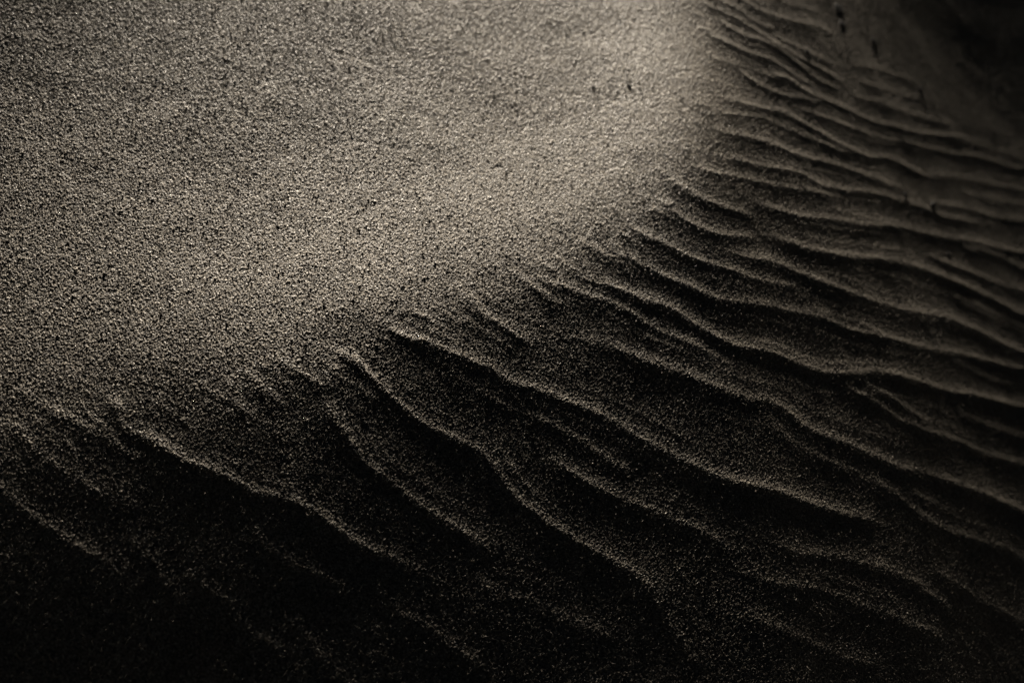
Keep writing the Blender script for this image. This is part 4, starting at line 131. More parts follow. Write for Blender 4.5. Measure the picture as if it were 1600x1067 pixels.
2888 2850 2798 2742 2684 2626 2567 2508 2448 2387 2327 2266 2205 2144 2083 2021 1959 1897 1835 1773 1710 1647 1584 1521 1458 1394 1331 1267 1203 1138 1074 1010 945 880 815 750 685 620 555 489 424 358 292 227 161 95 29 -37 -104 -170 -236 -302 -368 -434 -499 -563 -625 -686 -746 -804 -860 -917 -973 -1028 -1084 -1140 -1196 -1252 -1308 -1364 -1421 -1479 -1538 -1598 -1659 -1720 -1782 -1844 -1906 -1968 -2031 -2094 -2156 -2218 -2281 -2345 -2410 -2476 -2542 -2609 -2676 -2743 -2810 -2877 -2944 -3012 -3079 -3146 -3213 -3281 -3348 -3415 -3483 -3550 -3617 -3685 -3752 -3819 -3887 -3954 -4022 -4089 -4156 -4224 -4291 -4359 -4426 -4494 -4561 -4629 -4696 -4763 -4831 -4898 -4966 -5033 -5101 -5168 -5231 -5278
2882 2841 2785 2726 2666 2605 2545 2484 2422 2361 2299 2237 2175 2113 2050 1987 1924 1861 1798 1735 1671 1607 1543 1479 1415 1351 1286 1221 1157 1092 1027 962 896 831 766 700 635 569 503 437 371 305 239 173 107 41 -26 -92 -159 -225 -292 -358 -424 -490 -555 -619 -682 -743 -803 -861 -918 -975 -1031 -1087 -1143 -1199 -1254 -1310 -1366 -1423 -1480 -1539 -1599 -1659 -1720 -1782 -1843 -1905 -1968 -2030 -2093 -2156 -2218 -2280 -2343 -2408 -2473 -2539 -2606 -2673 -2740 -2807 -2874 -2941 -3008 -3076 -3143 -3210 -3277 -3345 -3412 -3479 -3547 -3614 -3681 -3749 -3816 -3884 -3951 -4019 -4086 -4153 -4221 -4288 -4356 -4423 -4491 -4558 -4625 -4693 -4760 -4828 -4895 -4963 -5030 -5098 -5165 -5232 -5296 -5343
2878 2835 2778 2717 2655 2593 2531 2469 2406 2344 2281 2218 2154 2091 2028 1964 1900 1836 1772 1707 1643 1578 1514 1449 1384 1319 1254 1188 1123 1058 992 927 861 795 729 663 597 531 465 399 333 266 200 133 67 0 -66 -133 -199 -266 -333 -399 -465 -531 -596 -661 -724 -785 -845 -904 -962 -1018 -1075 -1131 -1187 -1243 -1299 -1355 -1411 -1468 -1526 -1585 -1645 -1706 -1767 -1829 -1891 -1953 -2015 -2078 -2141 -2203 -2266 -2328 -2392 -2456 -2522 -2588 -2655 -2722 -2789 -2856 -2923 -2990 -3058 -3125 -3192 -3260 -3327 -3394 -3462 -3529 -3596 -3664 -3731 -3799 -3866 -3933 -4001 -4068 -4136 -4203 -4271 -4338 -4405 -4473 -4540 -4608 -4675 -4743 -4810 -4878 -4945 -5012 -5080 -5147 -5215 -5282 -5345 -5393
2876 2832 2773 2711 2648 2585 2522 2458 2395 2331 2267 2203 2139 2075 2010 1946 1881 1817 1752 1687 1622 1556 1491 1426 1360 1295 1229 1163 1098 1032 966 900 834 768 701 635 569 502 436 370 303 236 170 103 37 -30 -97 -164 -230 -297 -364 -430 -497 -562 -628 -692 -755 -817 -878 -937 -995 -1052 -1109 -1166 -1222 -1278 -1333 -1389 -1446 -1503 -1562 -1621 -1682 -1743 -1804 -1866 -1928 -1990 -2053 -2116 -2179 -2241 -2303 -2366 -2430 -2495 -2560 -2627 -2694 -2761 -2828 -2895 -2962 -3030 -3097 -3164 -3232 -3299 -3366 -3434 -3501 -3568 -3636 -3703 -3771 -3838 -3906 -3973 -4040 -4108 -4175 -4243 -4310 -4378 -4445 -4512 -4580 -4647 -4715 -4782 -4850 -4917 -4985 -5052 -5119 -5187 -5254 -5321 -5385 -5432
2874 2830 2770 2706 2643 2579 2515 2450 2386 2321 2257 2192 2127 2062 1997 1932 1867 1801 1736 1671 1605 1539 1474 1408 1342 1276 1210 1144 1078 1012 945 879 813 746 680 613 547 480 413 347 280 213 147 80 13 -54 -121 -187 -254 -321 -388 -454 -520 -586 -652 -716 -780 -842 -902 -962 -1021 -1079 -1136 -1192 -1249 -1305 -1361 -1417 -1474 -1532 -1590 -1650 -1711 -1772 -1834 -1896 -1958 -2020 -2083 -2146 -2209 -2271 -2334 -2396 -2460 -2526 -2592 -2658 -2725 -2792 -2859 -2926 -2994 -3061 -3128 -3196 -3263 -3331 -3398 -3465 -3533 -3600 -3668 -3735 -3802 -3870 -3937 -4005 -4072 -4140 -4207 -4275 -4342 -4409 -4477 -4544 -4612 -4679 -4747 -4814 -4881 -4949 -5016 -5084 -5151 -5219 -5286 -5353 -5417 -5464
2873 2828 2767 2703 2638 2574 2509 2444 2379 2314 2249 2183 2118 2053 1987 1921 1856 1790 1724 1658 1592 1526 1460 1394 1328 1262 1195 1129 1062 996 929 863 796 730 663 596 530 463 396 329 262 196 129 62 -5 -72 -139 -205 -272 -339 -406 -472 -538 -604 -669 -734 -797 -859 -921 -981 -1040 -1098 -1156 -1213 -1269 -1325 -1382 -1438 -1495 -1554 -1613 -1673 -1734 -1795 -1857 -1919 -1981 -2044 -2107 -2170 -2233 -2295 -2358 -2421 -2485 -2550 -2616 -2683 -2750 -2817 -2884 -2952 -3019 -3086 -3154 -3221 -3289 -3356 -3423 -3491 -3558 -3626 -3693 -3761 -3828 -3895 -3963 -4030 -4098 -4165 -4233 -4300 -4367 -4435 -4502 -4570 -4637 -4705 -4772 -4840 -4907 -4974 -5042 -5109 -5177 -5244 -5312 -5379 -5442 -5489
2872 2827 2765 2701 2635 2570 2505 2439 2374 2308 2243 2177 2111 2045 1979 1913 1847 1781 1715 1649 1583 1516 1450 1383 1317 1250 1184 1117 1051 984 917 851 784 717 650 584 517 450 383 316 249 183 116 49 -18 -85 -152 -219 -286 -352 -419 -485 -551 -617 -682 -746 -810 -872 -934 -994 -1054 -1113 -1171 -1228 -1285 -1341 -1398 -1455 -1512 -1571 -1630 -1691 -1752 -1814 -1875 -1937 -2000 -2062 -2126 -2189 -2252 -2314 -2377 -2440 -2505 -2570 -2636 -2703 -2770 -2837 -2905 -2972 -3039 -3107 -3174 -3241 -3309 -3376 -3444 -3511 -3579 -3646 -3713 -3781 -3848 -3916 -3983 -4051 -4118 -4186 -4253 -4320 -4388 -4455 -4523 -4590 -4658 -4725 -4792 -4860 -4927 -4995 -5062 -5130 -5197 -5265 -5332 -5399 -5463 -5510
2871 2826 2764 2699 2633 2567 2502 2436 2370 2304 2238 2172 2106 2040 1973 1907 1841 1774 1708 1641 1575 1508 1442 1375 1308 1242 1175 1108 1042 975 908 841 774 708 641 574 507 440 373 306 240 173 106 39 -28 -95 -162 -229 -296 -362 -429 -495 -561 -627 -691 -755 -819 -881 -943 -1004 -1064 -1124 -1182 -1240 -1297 -1354 -1411 -1468 -1526 -1585 -1644 -1705 -1767 -1828 -1890 -1952 -2015 -2078 -2141 -2204 -2267 -2329 -2392 -2456 -2521 -2586 -2653 -2719 -2787 -2854 -2921 -2988 -3056 -3123 -3191 -3258 -3326 -3393 -3460 -3528 -3595 -3663 -3730 -3798 -3865 -3933 -4000 -4067 -4135 -4202 -4270 -4337 -4405 -4472 -4539 -4607 -4674 -4742 -4809 -4877 -4944 -5012 -5079 -5146 -5214 -5281 -5349 -5416 -5479 -5527
2871 2825 2763 2697 2631 2565 2499 2433 2367 2300 2234 2168 2101 2035 1968 1902 1835 1769 1702 1635 1569 1502 1435 1369 1302 1235 1168 1101 1035 968 901 834 767 700 633 567 500 433 366 299 232 165 98 31 -36 -102 -169 -236 -303 -370 -436 -502 -568 -633 -698 -762 -825 -887 -949 -1010 -1071 -1131 -1191 -1249 -1307 -1364 -1421 -1478 -1537 -1596 -1656 -1717 -1779 -1841 -1903 -1965 -2027 -2090 -2154 -2217 -2280 -2342 -2405 -2469 -2534 -2600 -2666 -2733 -2800 -2868 -2935 -3002 -3070 -3137 -3205 -3272 -3340 -3407 -3474 -3542 -3609 -3677 -3744 -3812 -3879 -3946 -4014 -4081 -4149 -4216 -4284 -4351 -4419 -4486 -4553 -4621 -4688 -4756 -4823 -4891 -4958 -5025 -5093 -5160 -5228 -5295 -5363 -5430 -5493 -5540
2870 2824 2762 2696 2630 2563 2497 2430 2364 2297 2231 2164 2098 2031 1964 1898 1831 1764 1698 1631 1564 1497 1430 1364 1297 1230 1163 1096 1029 963 896 829 762 695 628 561 494 427 360 294 227 160 93 26 -41 -108 -175 -242 -308 -375 -441 -508 -573 -638 -703 -766 -829 -891 -953 -1015 -1076 -1137 -1197 -1255 -1314 -1371 -1429 -1487 -1545 -1605 -1666 -1727 -1789 -1851 -1913 -1975 -2038 -2101 -2164 -2227 -2290 -2353 -2416 -2480 -2545 -2611 -2678 -2745 -2812 -2879 -2947 -3014 -3081 -3149 -3216 -3284 -3351 -3419 -3486 -3553 -3621 -3688 -3756 -3823 -3891 -3958 -4026 -4093 -4160 -4228 -4295 -4363 -4430 -4498 -4565 -4632 -4700 -4767 -4835 -4902 -4970 -5037 -5105 -5172 -5239 -5307 -5374 -5441 -5505 -5552
2870 2823 2761 2695 2628 2562 2495 2428 2362 2295 2228 2162 2095 2028 1962 1895 1828 1761 1694 1628 1561 1494 1427 1360 1293 1226 1160 1093 1026 959 892 825 758 691 624 557 491 424 357 290 223 156 89 22 -45 -112 -179 -245 -312 -379 -445 -511 -576 -641 -705 -769 -831 -894 -956 -1017 -1079 -1140 -1200 -1260 -1318 -1377 -1435 -1493 -1552 -1612 -1673 -1735 -1797 -1859 -1921 -1983 -2046 -2109 -2173 -2236 -2299 -2361 -2425 -2489 -2554 -2620 -2687 -2754 -2821 -2889 -2956 -3024 -3091 -3158 -3226 -3293 -3361 -3428 -3496 -3563 -3630 -3698 -3765 -3833 -3900 -3968 -4035 -4103 -4170 -4237 -4305 -4372 -4440 -4507 -4575 -4642 -4709 -4777 -4844 -4912 -4979 -5047 -5114 -5182 -5249 -5316 -5384 -5451 -5514 -5562
2870 2823 2760 2694 2627 2561 2494 2427 2360 2294 2227 2160 2093 2026 1960 1893 1826 1759 1692 1625 1559 1492 1425 1358 1291 1224 1157 1090 1023 957 890 823 756 689 622 555 488 421 354 287 220 154 87 20 -47 -114 -181 -248 -314 -381 -447 -513 -578 -643 -707 -770 -832 -894 -956 -1018 -1080 -1141 -1202 -1262 -1321 -1380 -1439 -1498 -1558 -1618 -1679 -1741 -1803 -1865 -1927 -1990 -2053 -2116 -2180 -2243 -2306 -2368 -2432 -2496 -2562 -2628 -2695 -2762 -2829 -2897 -2964 -3031 -3099 -3166 -3234 -3301 -3369 -3436 -3503 -3571 -3638 -3706 -3773 -3841 -3908 -3975 -4043 -4110 -4178 -4245 -4313 -4380 -4448 -4515 -4582 -4650 -4717 -4785 -4852 -4920 -4987 -5054 -5122 -5189 -5257 -5324 -5392 -5459 -5522 -5569
2869 2823 2760 2694 2627 2560 2493 2426 2360 2293 2226 2159 2092 2025 1959 1892 1825 1758 1691 1624 1557 1490 1423 1357 1290 1223 1156 1089 1022 955 888 821 754 687 621 554 487 420 353 286 219 152 85 18 -49 -116 -182 -249 -316 -382 -448 -514 -579 -643 -707 -770 -832 -894 -956 -1018 -1080 -1141 -1202 -1263 -1323 -1383 -1442 -1502 -1562 -1623 -1684 -1746 -1808 -1870 -1933 -1995 -2059 -2122 -2186 -2249 -2311 -2374 -2438 -2502 -2568 -2634 -2701 -2768 -2836 -2903 -2970 -3038 -3105 -3173 -3240 -3308 -3375 -3442 -3510 -3577 -3645 -3712 -3780 -3847 -3914 -3982 -4049 -4117 -4184 -4252 -4319 -4387 -4454 -4521 -4589 -4656 -4724 -4791 -4859 -4926 -4993 -5061 -5128 -5196 -5263 -5331 -5398 -5465 -5529 -5576
2869 2823 2760 2693 2626 2560 2493 2426 2359 2292 2225 2159 2092 2025 1958 1891 1824 1757 1690 1623 1556 1490 1423 1356 1289 1222 1155 1088 1021 954 887 820 753 687 620 553 486 419 352 285 218 151 84 17 -50 -116 -183 -250 -317 -383 -449 -514 -579 -643 -707 -769 -832 -894 -956 -1017 -1079 -1141 -1202 -1263 -1323 -1384 -1444 -1504 -1565 -1626 -1688 -1750 -1812 -1875 -1937 -2000 -2063 -2127 -2190 -2253 -2316 -2379 -2443 -2508 -2573 -2640 -2707 -2774 -2841 -2908 -2976 -3043 -3111 -3178 -3246 -3313 -3380 -3448 -3515 -3583 -3650 -3718 -3785 -3852 -3920 -3987 -4055 -4122 -4190 -4257 -4325 -4392 -4459 -4527 -4594 -4662 -4729 -4797 -4864 -4931 -4999 -5066 -5134 -5201 -5269 -5336 -5404 -5471 -5534 -5581
2869 2823 2760 2693 2626 2559 2493 2426 2359 2292 2225 2158 2091 2024 1957 1890 1824 1757 1690 1623 1556 1489 1422 1355 1288 1221 1154 1087 1021 954 887 820 753 686 619 552 485 418 351 284 218 151 84 17 -50 -117 -184 -250 -317 -383 -449 -514 -579 -643 -706 -768 -831 -893 -955 -1016 -1078 -1140 -1201 -1262 -1323 -1384 -1445 -1506 -1567 -1629 -1691 -1754 -1816 -1878 -1941 -2004 -2067 -2131 -2194 -2257 -2320 -2383 -2447 -2512 -2578 -2644 -2711 -2778 -2846 -2913 -2980 -3048 -3115 -3183 -3250 -3318 -3385 -3452 -3520 -3587 -3655 -3722 -3790 -3857 -3924 -3992 -4059 -4127 -4194 -4262 -4329 -4397 -4464 -4531 -4599 -4666 -4734 -4801 -4869 -4936 -5003 -5071 -5138 -5206 -5273 -5341 -5408 -5475 -5539 -5586
2869 2822 2760 2693 2626 2559 2492 2425 2358 2292 2225 2158 2091 2024 1957 1890 1823 1756 1689 1622 1556 1489 1422 1355 1288 1221 1154 1087 1020 953 886 819 752 686 619 552 485 418 351 284 217 150 83 16 -51 -117 -184 -251 -317 -383 -449 -514 -578 -642 -705 -767 -829 -891 -953 -1015 -1077 -1138 -1200 -1261 -1322 -1384 -1445 -1507 -1569 -1631 -1694 -1757 -1819 -1882 -1944 -2007 -2071 -2134 -2198 -2260 -2323 -2386 -2450 -2515 -2581 -2648 -2715 -2782 -2849 -2917 -2984 -3052 -3119 -3186 -3254 -3321 -3389 -3456 -3524 -3591 -3659 -3726 -3793 -3861 -3928 -3996 -4063 -4131 -4198 -4266 -4333 -4400 -4468 -4535 -4603 -4670 -4738 -4805 -4872 -4940 -5007 -5075 -5142 -5210 -5277 -5345 -5412 -5479 -5543 -5590
2869 2822 2759 2693 2626 2559 2492 2425 2358 2291 2224 2158 2091 2024 1957 1890 1823 1756 1689 1622 1555 1488 1421 1355 1288 1221 1154 1087 1020 953 886 819 752 685 618 551 485 418 351 284 217 150 83 16 -51 -118 -184 -251 -317 -383 -449 -514 -578 -641 -704 -766 -828 -890 -952 -1014 -1075 -1137 -1198 -1260 -1321 -1383 -1445 -1507 -1570 -1633 -1696 -1759 -1821 -1884 -1947 -2010 -2073 -2137 -2200 -2263 -2326 -2389 -2453 -2518 -2584 -2651 -2718 -2785 -2853 -2920 -2987 -3055 -3122 -3190 -3257 -3324 -3392 -3459 -3527 -3594 -3662 -3729 -3797 -3864 -3931 -3999 -4066 -4134 -4201 -4269 -4336 -4404 -4471 -4538 -4606 -4673 -4741 -4808 -4876 -4943 -5010 -5078 -5145 -5213 -5280 -5348 -5415 -5482 -5546 -5593
2869 2822 2759 2693 2626 2559 2492 2425 2358 2291 2224 2157 2091 2024 1957 1890 1823 1756 1689 1622 1555 1488 1421 1354 1287 1221 1154 1087 1020 953 886 819 752 685 618 551 484 418 351 284 217 150 83 16 -51 -118 -184 -251 -317 -383 -448 -513 -577 -640 -702 -765 -827 -889 -950 -1012 -1074 -1135 -1197 -1258 -1320 -1382 -1444 -1507 -1570 -1634 -1697 -1760 -1823 -1886 -1948 -2012 -2075 -2139 -2202 -2265 -2327 -2391 -2455 -2521 -2587 -2653 -2720 -2788 -2855 -2922 -2990 -3057 -3125 -3192 -3259 -3327 -3394 -3462 -3529 -3597 -3664 -3732 -3799 -3866 -3934 -4001 -4069 -4136 -4204 -4271 -4339 -4406 -4473 -4541 -4608 -4676 -4743 -4811 -4878 -4945 -5013 -5080 -5148 -5215 -5283 -5350 -5418 -5485 -5548 -5595
2869 2822 2759 2693 2626 2559 2492 2425 2358 2291 2224 2157 2090 2024 1957 1890 1823 1756 1689 1622 1555 1488 1421 1354 1287 1221 1154 1087 1020 953 886 819 752 685 618 551 484 417 351 284 217 150 83 16 -51 -118 -184 -251 -317 -382 -448 -512 -576 -639 -701 -763 -825 -887 -949 -1011 -1072 -1134 -1195 -1256 -1318 -1380 -1443 -1506 -1570 -1634 -1697 -1761 -1824 -1887 -1950 -2013 -2077 -2140 -2203 -2266 -2329 -2392 -2457 -2522 -2589 -2655 -2722 -2789 -2857 -2924 -2992 -3059 -3126 -3194 -3261 -3329 -3396 -3464 -3531 -3599 -3666 -3733 -3801 -3868 -3936 -4003 -4071 -4138 -4205 -4273 -4340 -4408 -4475 -4543 -4610 -4678 -4745 -4812 -4880 -4947 -5015 -5082 -5150 -5217 -5284 -5352 -5419 -5487 -5550 -5597
2869 2822 2759 2693 2626 2559 2492 2425 2358 2291 2224 2157 2090 2024 1957 1890 1823 1756 1689 1622 1555 1488 1421 1354 1287 1221 1154 1087 1020 953 886 819 752 685 618 551 484 417 351 284 217 150 83 16 -51 -117 -184 -250 -316 -382 -447 -511 -574 -637 -700 -762 -824 -885 -947 -1009 -1071 -1132 -1193 -1255 -1317 -1379 -1442 -1505 -1569 -1633 -1697 -1761 -1824 -1887 -1950 -2014 -2077 -2141 -2204 -2267 -2330 -2393 -2458 -2523 -2590 -2657 -2724 -2791 -2858 -2926 -2993 -3060 -3128 -3195 -3263 -3330 -3398 -3465 -3533 -3600 -3667 -3735 -3802 -3870 -3937 -4005 -4072 -4139 -4207 -4274 -4342 -4409 -4477 -4544 -4612 -4679 -4746 -4814 -4881 -4949 -5016 -5084 -5151 -5218 -5286 -5353 -5421 -5488 -5551 -5599
2869 2822 2759 2693 2626 2559 2492 2425 2358 2291 2224 2157 2090 2024 1957 1890 1823 1756 1689 1622 1555 1488 1421 1354 1287 1221 1154 1087 1020 953 886 819 752 685 618 551 484 417 351 284 217 150 83 16 -51 -117 -184 -250 -316 -381 -446 -510 -573 -636 -698 -760 -822 -884 -946 -1007 -1069 -1130 -1192 -1253 -1315 -1378 -1441 -1504 -1568 -1633 -1697 -1761 -1824 -1887 -1951 -2014 -2078 -2141 -2204 -2267 -2330 -2394 -2459 -2524 -2591 -2658 -2725 -2792 -2859 -2927 -2994 -3062 -3129 -3196 -3264 -3331 -3399 -3466 -3534 -3601 -3669 -3736 -3803 -3871 -3938 -4006 -4073 -4141 -4208 -4275 -4343 -4410 -4478 -4545 -4613 -4680 -4748 -4815 -4882 -4950 -5017 -5085 -5152 -5220 -5287 -5354 -5422 -5489 -5553 -5600
2869 2822 2759 2693 2626 2559 2492 2425 2358 2291 2224 2157 2090 2024 1957 1890 1823 1756 1689 1622 1555 1488 1421 1354 1287 1221 1154 1087 1020 953 886 819 752 685 618 551 484 417 351 284 217 150 83 16 -51 -117 -184 -250 -315 -381 -445 -509 -572 -634 -696 -758 -820 -882 -944 -1006 -1067 -1128 -1190 -1252 -1314 -1376 -1439 -1503 -1567 -1632 -1696 -1760 -1824 -1887 -1951 -2015 -2078 -2142 -2205 -2267 -2330 -2394 -2459 -2525 -2592 -2658 -2726 -2793 -2860 -2928 -2995 -3062 -3130 -3197 -3265 -3332 -3400 -3467 -3534 -3602 -3669 -3737 -3804 -3872 -3939 -4007 -4074 -4141 -4209 -4276 -4344 -4411 -4479 -4546 -4613 -4681 -4748 -4816 -4883 -4951 -5018 -5086 -5153 -5220 -5288 -5355 -5423 -5490 -5553 -5601
2869 2822 2759 2693 2626 2559 2492 2425 2358 2291 2224 2157 2090 2024 1957 1890 1823 1756 1689 1622 1555 1488 1421 1354 1287 1221 1154 1087 1020 953 886 819 752 685 618 551 484 417 351 284 217 150 83 16 -51 -117 -183 -249 -315 -380 -444 -508 -571 -633 -695 -757 -819 -881 -942 -1004 -1065 -1127 -1188 -1250 -1312 -1375 -1438 -1502 -1567 -1631 -1695 -1760 -1823 -1887 -1951 -2015 -2078 -2142 -2205 -2267 -2330 -2394 -2460 -2525 -2592 -2659 -2726 -2793 -2861 -2928 -2996 -3063 -3130 -3198 -3265 -3333 -3400 -3468 -3535 -3602 -3670 -3737 -3805 -3872 -3940 -4007 -4075 -4142 -4209 -4277 -4344 -4412 -4479 -4547 -4614 -4681 -4749 -4816 -4884 -4951 -5019 -5086 -5154 -5221 -5288 -5356 -5423 -5490 -5554 -5601
2869 2822 2759 2693 2626 2559 2492 2425 2358 2291 2224 2157 2090 2024 1957 1890 1823 1756 1689 1622 1555 1488 1421 1354 1287 1221 1154 1087 1020 953 886 819 752 685 618 551 484 417 351 284 217 150 83 16 -50 -117 -183 -249 -314 -379 -443 -506 -569 -631 -693 -755 -817 -879 -941 -1002 -1064 -1125 -1187 -1248 -1311 -1374 -1437 -1501 -1566 -1630 -1695 -1759 -1822 -1886 -1950 -2014 -2078 -2141 -2204 -2267 -2330 -2394 -2460 -2526 -2592 -2659 -2726 -2794 -2861 -2928 -2996 -3063 -3131 -3198 -3266 -3333 -3400 -3468 -3535 -3603 -3670 -3738 -3805 -3873 -3940 -4007 -4075 -4142 -4210 -4277 -4345 -4412 -4479 -4547 -4614 -4682 -4749 -4817 -4884 -4952 -5019 -5086 -5154 -5221 -5289 -5356 -5424 -5491 -5554 -5601
2869 2822 2759 2693 2626 2559 2492 2425 2358 2291 2224 2157 2090 2024 1957 1890 1823 1756 1689 1622 1555 1488 1421 1354 1287 1221 1154 1087 1020 953 886 819 752 685 618 551 484 417 351 284 217 150 83 16 -50 -117 -183 -249 -314 -378 -442 -505 -568 -630 -692 -754 -816 -877 -939 -1001 -1062 -1123 -1185 -1247 -1309 -1372 -1436 -1500 -1565 -1629 -1694 -1758 -1821 -1885 -1949 -2014 -2077 -2141 -2204 -2266 -2330 -2394 -2460 -2526 -2592 -2659 -2727 -2794 -2861 -2929 -2996 -3063 -3131 -3198 -3266 -3333 -3401 -3468 -3535 -3603 -3670 -3738 -3805 -3873 -3940 -4008 -4075 -4142 -4210 -4277 -4345 -4412 -4480 -4547 -4615 -4682 -4749 -4817 -4884 -4952 -5019 -5087 -5154 -5221 -5289 -5356 -5424 -5491 -5554 -5602
2869 2822 2759 2693 2626 2559 2492 2425 2358 2291 2224 2157 2090 2024 1957 1890 1823 1756 1689 1622 1555 1488 1421 1354 1287 1221 1154 1087 1020 953 886 819 752 685 618 551 484 417 351 284 217 150 83 16 -50 -116 -182 -248 -313 -377 -441 -504 -566 -628 -690 -752 -814 -876 -937 -999 -1060 -1122 -1183 -1245 -1308 -1371 -1435 -1499 -1564 -1628 -1692 -1756 -1820 -1884 -1949 -2013 -2077 -2140 -2203 -2266 -2329 -2394 -2460 -2526 -2592 -2659 -2727 -2794 -2861 -2929 -2996 -3064 -3131 -3198 -3266 -3333 -3401 -3468 -3536 -3603 -3671 -3738 -3805 -3873 -3940 -4008 -4075 -4143 -4210 -4277 -4345 -4412 -4480 -4547 -4615 -4682 -4750 -4817 -4884 -4952 -5019 -5087 -5154 -5222 -5289 -5356 -5424 -5491 -5555 -5602
2869 2822 2759 2693 2626 2559 2492 2425 2358 2291 2224 2157 2090 2024 1957 1890 1823 1756 1689 1622 1555 1488 1421 1354 1287 1221 1154 1087 1020 953 886 819 752 685 618 551 484 417 351 284 217 150 83 16 -50 -116 -182 -248 -312 -376 -440 -502 -565 -627 -689 -751 -812 -874 -936 -997 -1058 -1120 -1182 -1244 -1307 -1370 -1434 -1498 -1563 -1627 -1691 -1755 -1819 -1883 -1948 -2012 -2076 -2139 -2202 -2265 -2329 -2394 -2459 -2526 -2592 -2659 -2727 -2794 -2861 -2929 -2996 -3064 -3131 -3199 -3266 -3333 -3401 -3468 -3536 -3603 -3671 -3738 -3805 -3873 -3940 -4008 -4075 -4143 -4210 -4278 -4345 -4412 -4480 -4547 -4615 -4682 -4750 -4817 -4884 -4952 -5019 -5087 -5154 -5222 -5289 -5357 -5424 -5491 -5555 -5602
2869 2822 2759 2693 2626 2559 2492 2425 2358 2291 2224 2157 2090 2024 1957 1890 1823 1756 1689 1622 1555 1488 1421 1354 1287 1221 1154 1087 1020 953 886 819 752 685 618 551 484 417 351 284 217 150 83 17 -50 -116 -182 -247 -312 -375 -439 -501 -563 -625 -687 -749 -811 -873 -934 -995 -1057 -1118 -1180 -1242 -1305 -1369 -1433 -1497 -1562 -1626 -1690 -1754 -1818 -1882 -1947 -2011 -2075 -2139 -2202 -2265 -2329 -2394 -2459 -2526 -2592 -2659 -2727 -2794 -2861 -2929 -2996 -3064 -3131 -3199 -3266 -3333 -3401 -3468 -3536 -3603 -3671 -3738 -3805 -3873 -3940 -4008 -4075 -4143 -4210 -4278 -4345 -4412 -4480 -4547 -4615 -4682 -4750 -4817 -4884 -4952 -5019 -5087 -5154 -5222 -5289 -5357 -5424 -5491 -5555 -5602
2869 2822 2759 2693 2626 2559 2492 2425 2358 2291 2224 2157 2090 2024 1957 1890 1823 1756 1689 1622 1555 1488 1421 1354 1287 1221 1154 1087 1020 953 886 819 752 685 618 551 484 417 351 284 217 150 83 17 -50 -116 -181 -246 -311 -374 -437 -500 -562 -624 -686 -748 -810 -871 -933 -994 -1055 -1117 -1179 -1241 -1304 -1368 -1432 -1496 -1561 -1625 -1689 -1753 -1817 -1881 -1946 -2010 -2074 -2138 -2201 -2264 -2328 -2393 -2459 -2525 -2592 -2659 -2727 -2794 -2861 -2929 -2996 -3064 -3131 -3198 -3266 -3333 -3401 -3468 -3536 -3603 -3670 -3738 -3805 -3873 -3940 -4008 -4075 -4143 -4210 -4277 -4345 -4412 -4480 -4547 -4615 -4682 -4749 -4817 -4884 -4952 -5019 -5087 -5154 -5222 -5289 -5356 -5424 -5491 -5554 -5602
2869 2822 2759 2693 2626 2559 2492 2425 2358 2291 2224 2157 2090 2024 1957 1890 1823 1756 1689 1622 1555 1488 1421 1354 1287 1221 1154 1087 1020 953 886 819 752 685 618 551 484 417 351 284 217 150 83 17 -49 -115 -181 -246 -310 -374 -437 -499 -561 -623 -685 -747 -809 -870 -932 -993 -1054 -1116 -1178 -1240 -1303 -1367 -1431 -1496 -1560 -1625 -1689 -1753 -1817 -1881 -1945 -2010 -2074 -2137 -2200 -2264 -2328 -2393 -2459 -2525 -2592 -2659 -2726 -2794 -2861 -2929 -2996 -3063 -3131 -3198 -3266 -3333 -3401 -3468 -3535 -3603 -3670 -3738 -3805 -3873 -3940 -4008 -4075 -4142 -4210 -4277 -4345 -4412 -4480 -4547 -4614 -4682 -4749 -4817 -4884 -4952 -5019 -5087 -5154 -5221 -5289 -5356 -5424 -5491 -5554 -5602""".strip().split('\n')]) * 1e-4
q0, q1, t0, t1 = -1.7, 2.0, -3.3, 0.4
Sx, Sy = -math.sin(SUN_AZ), math.cos(SUN_AZ)
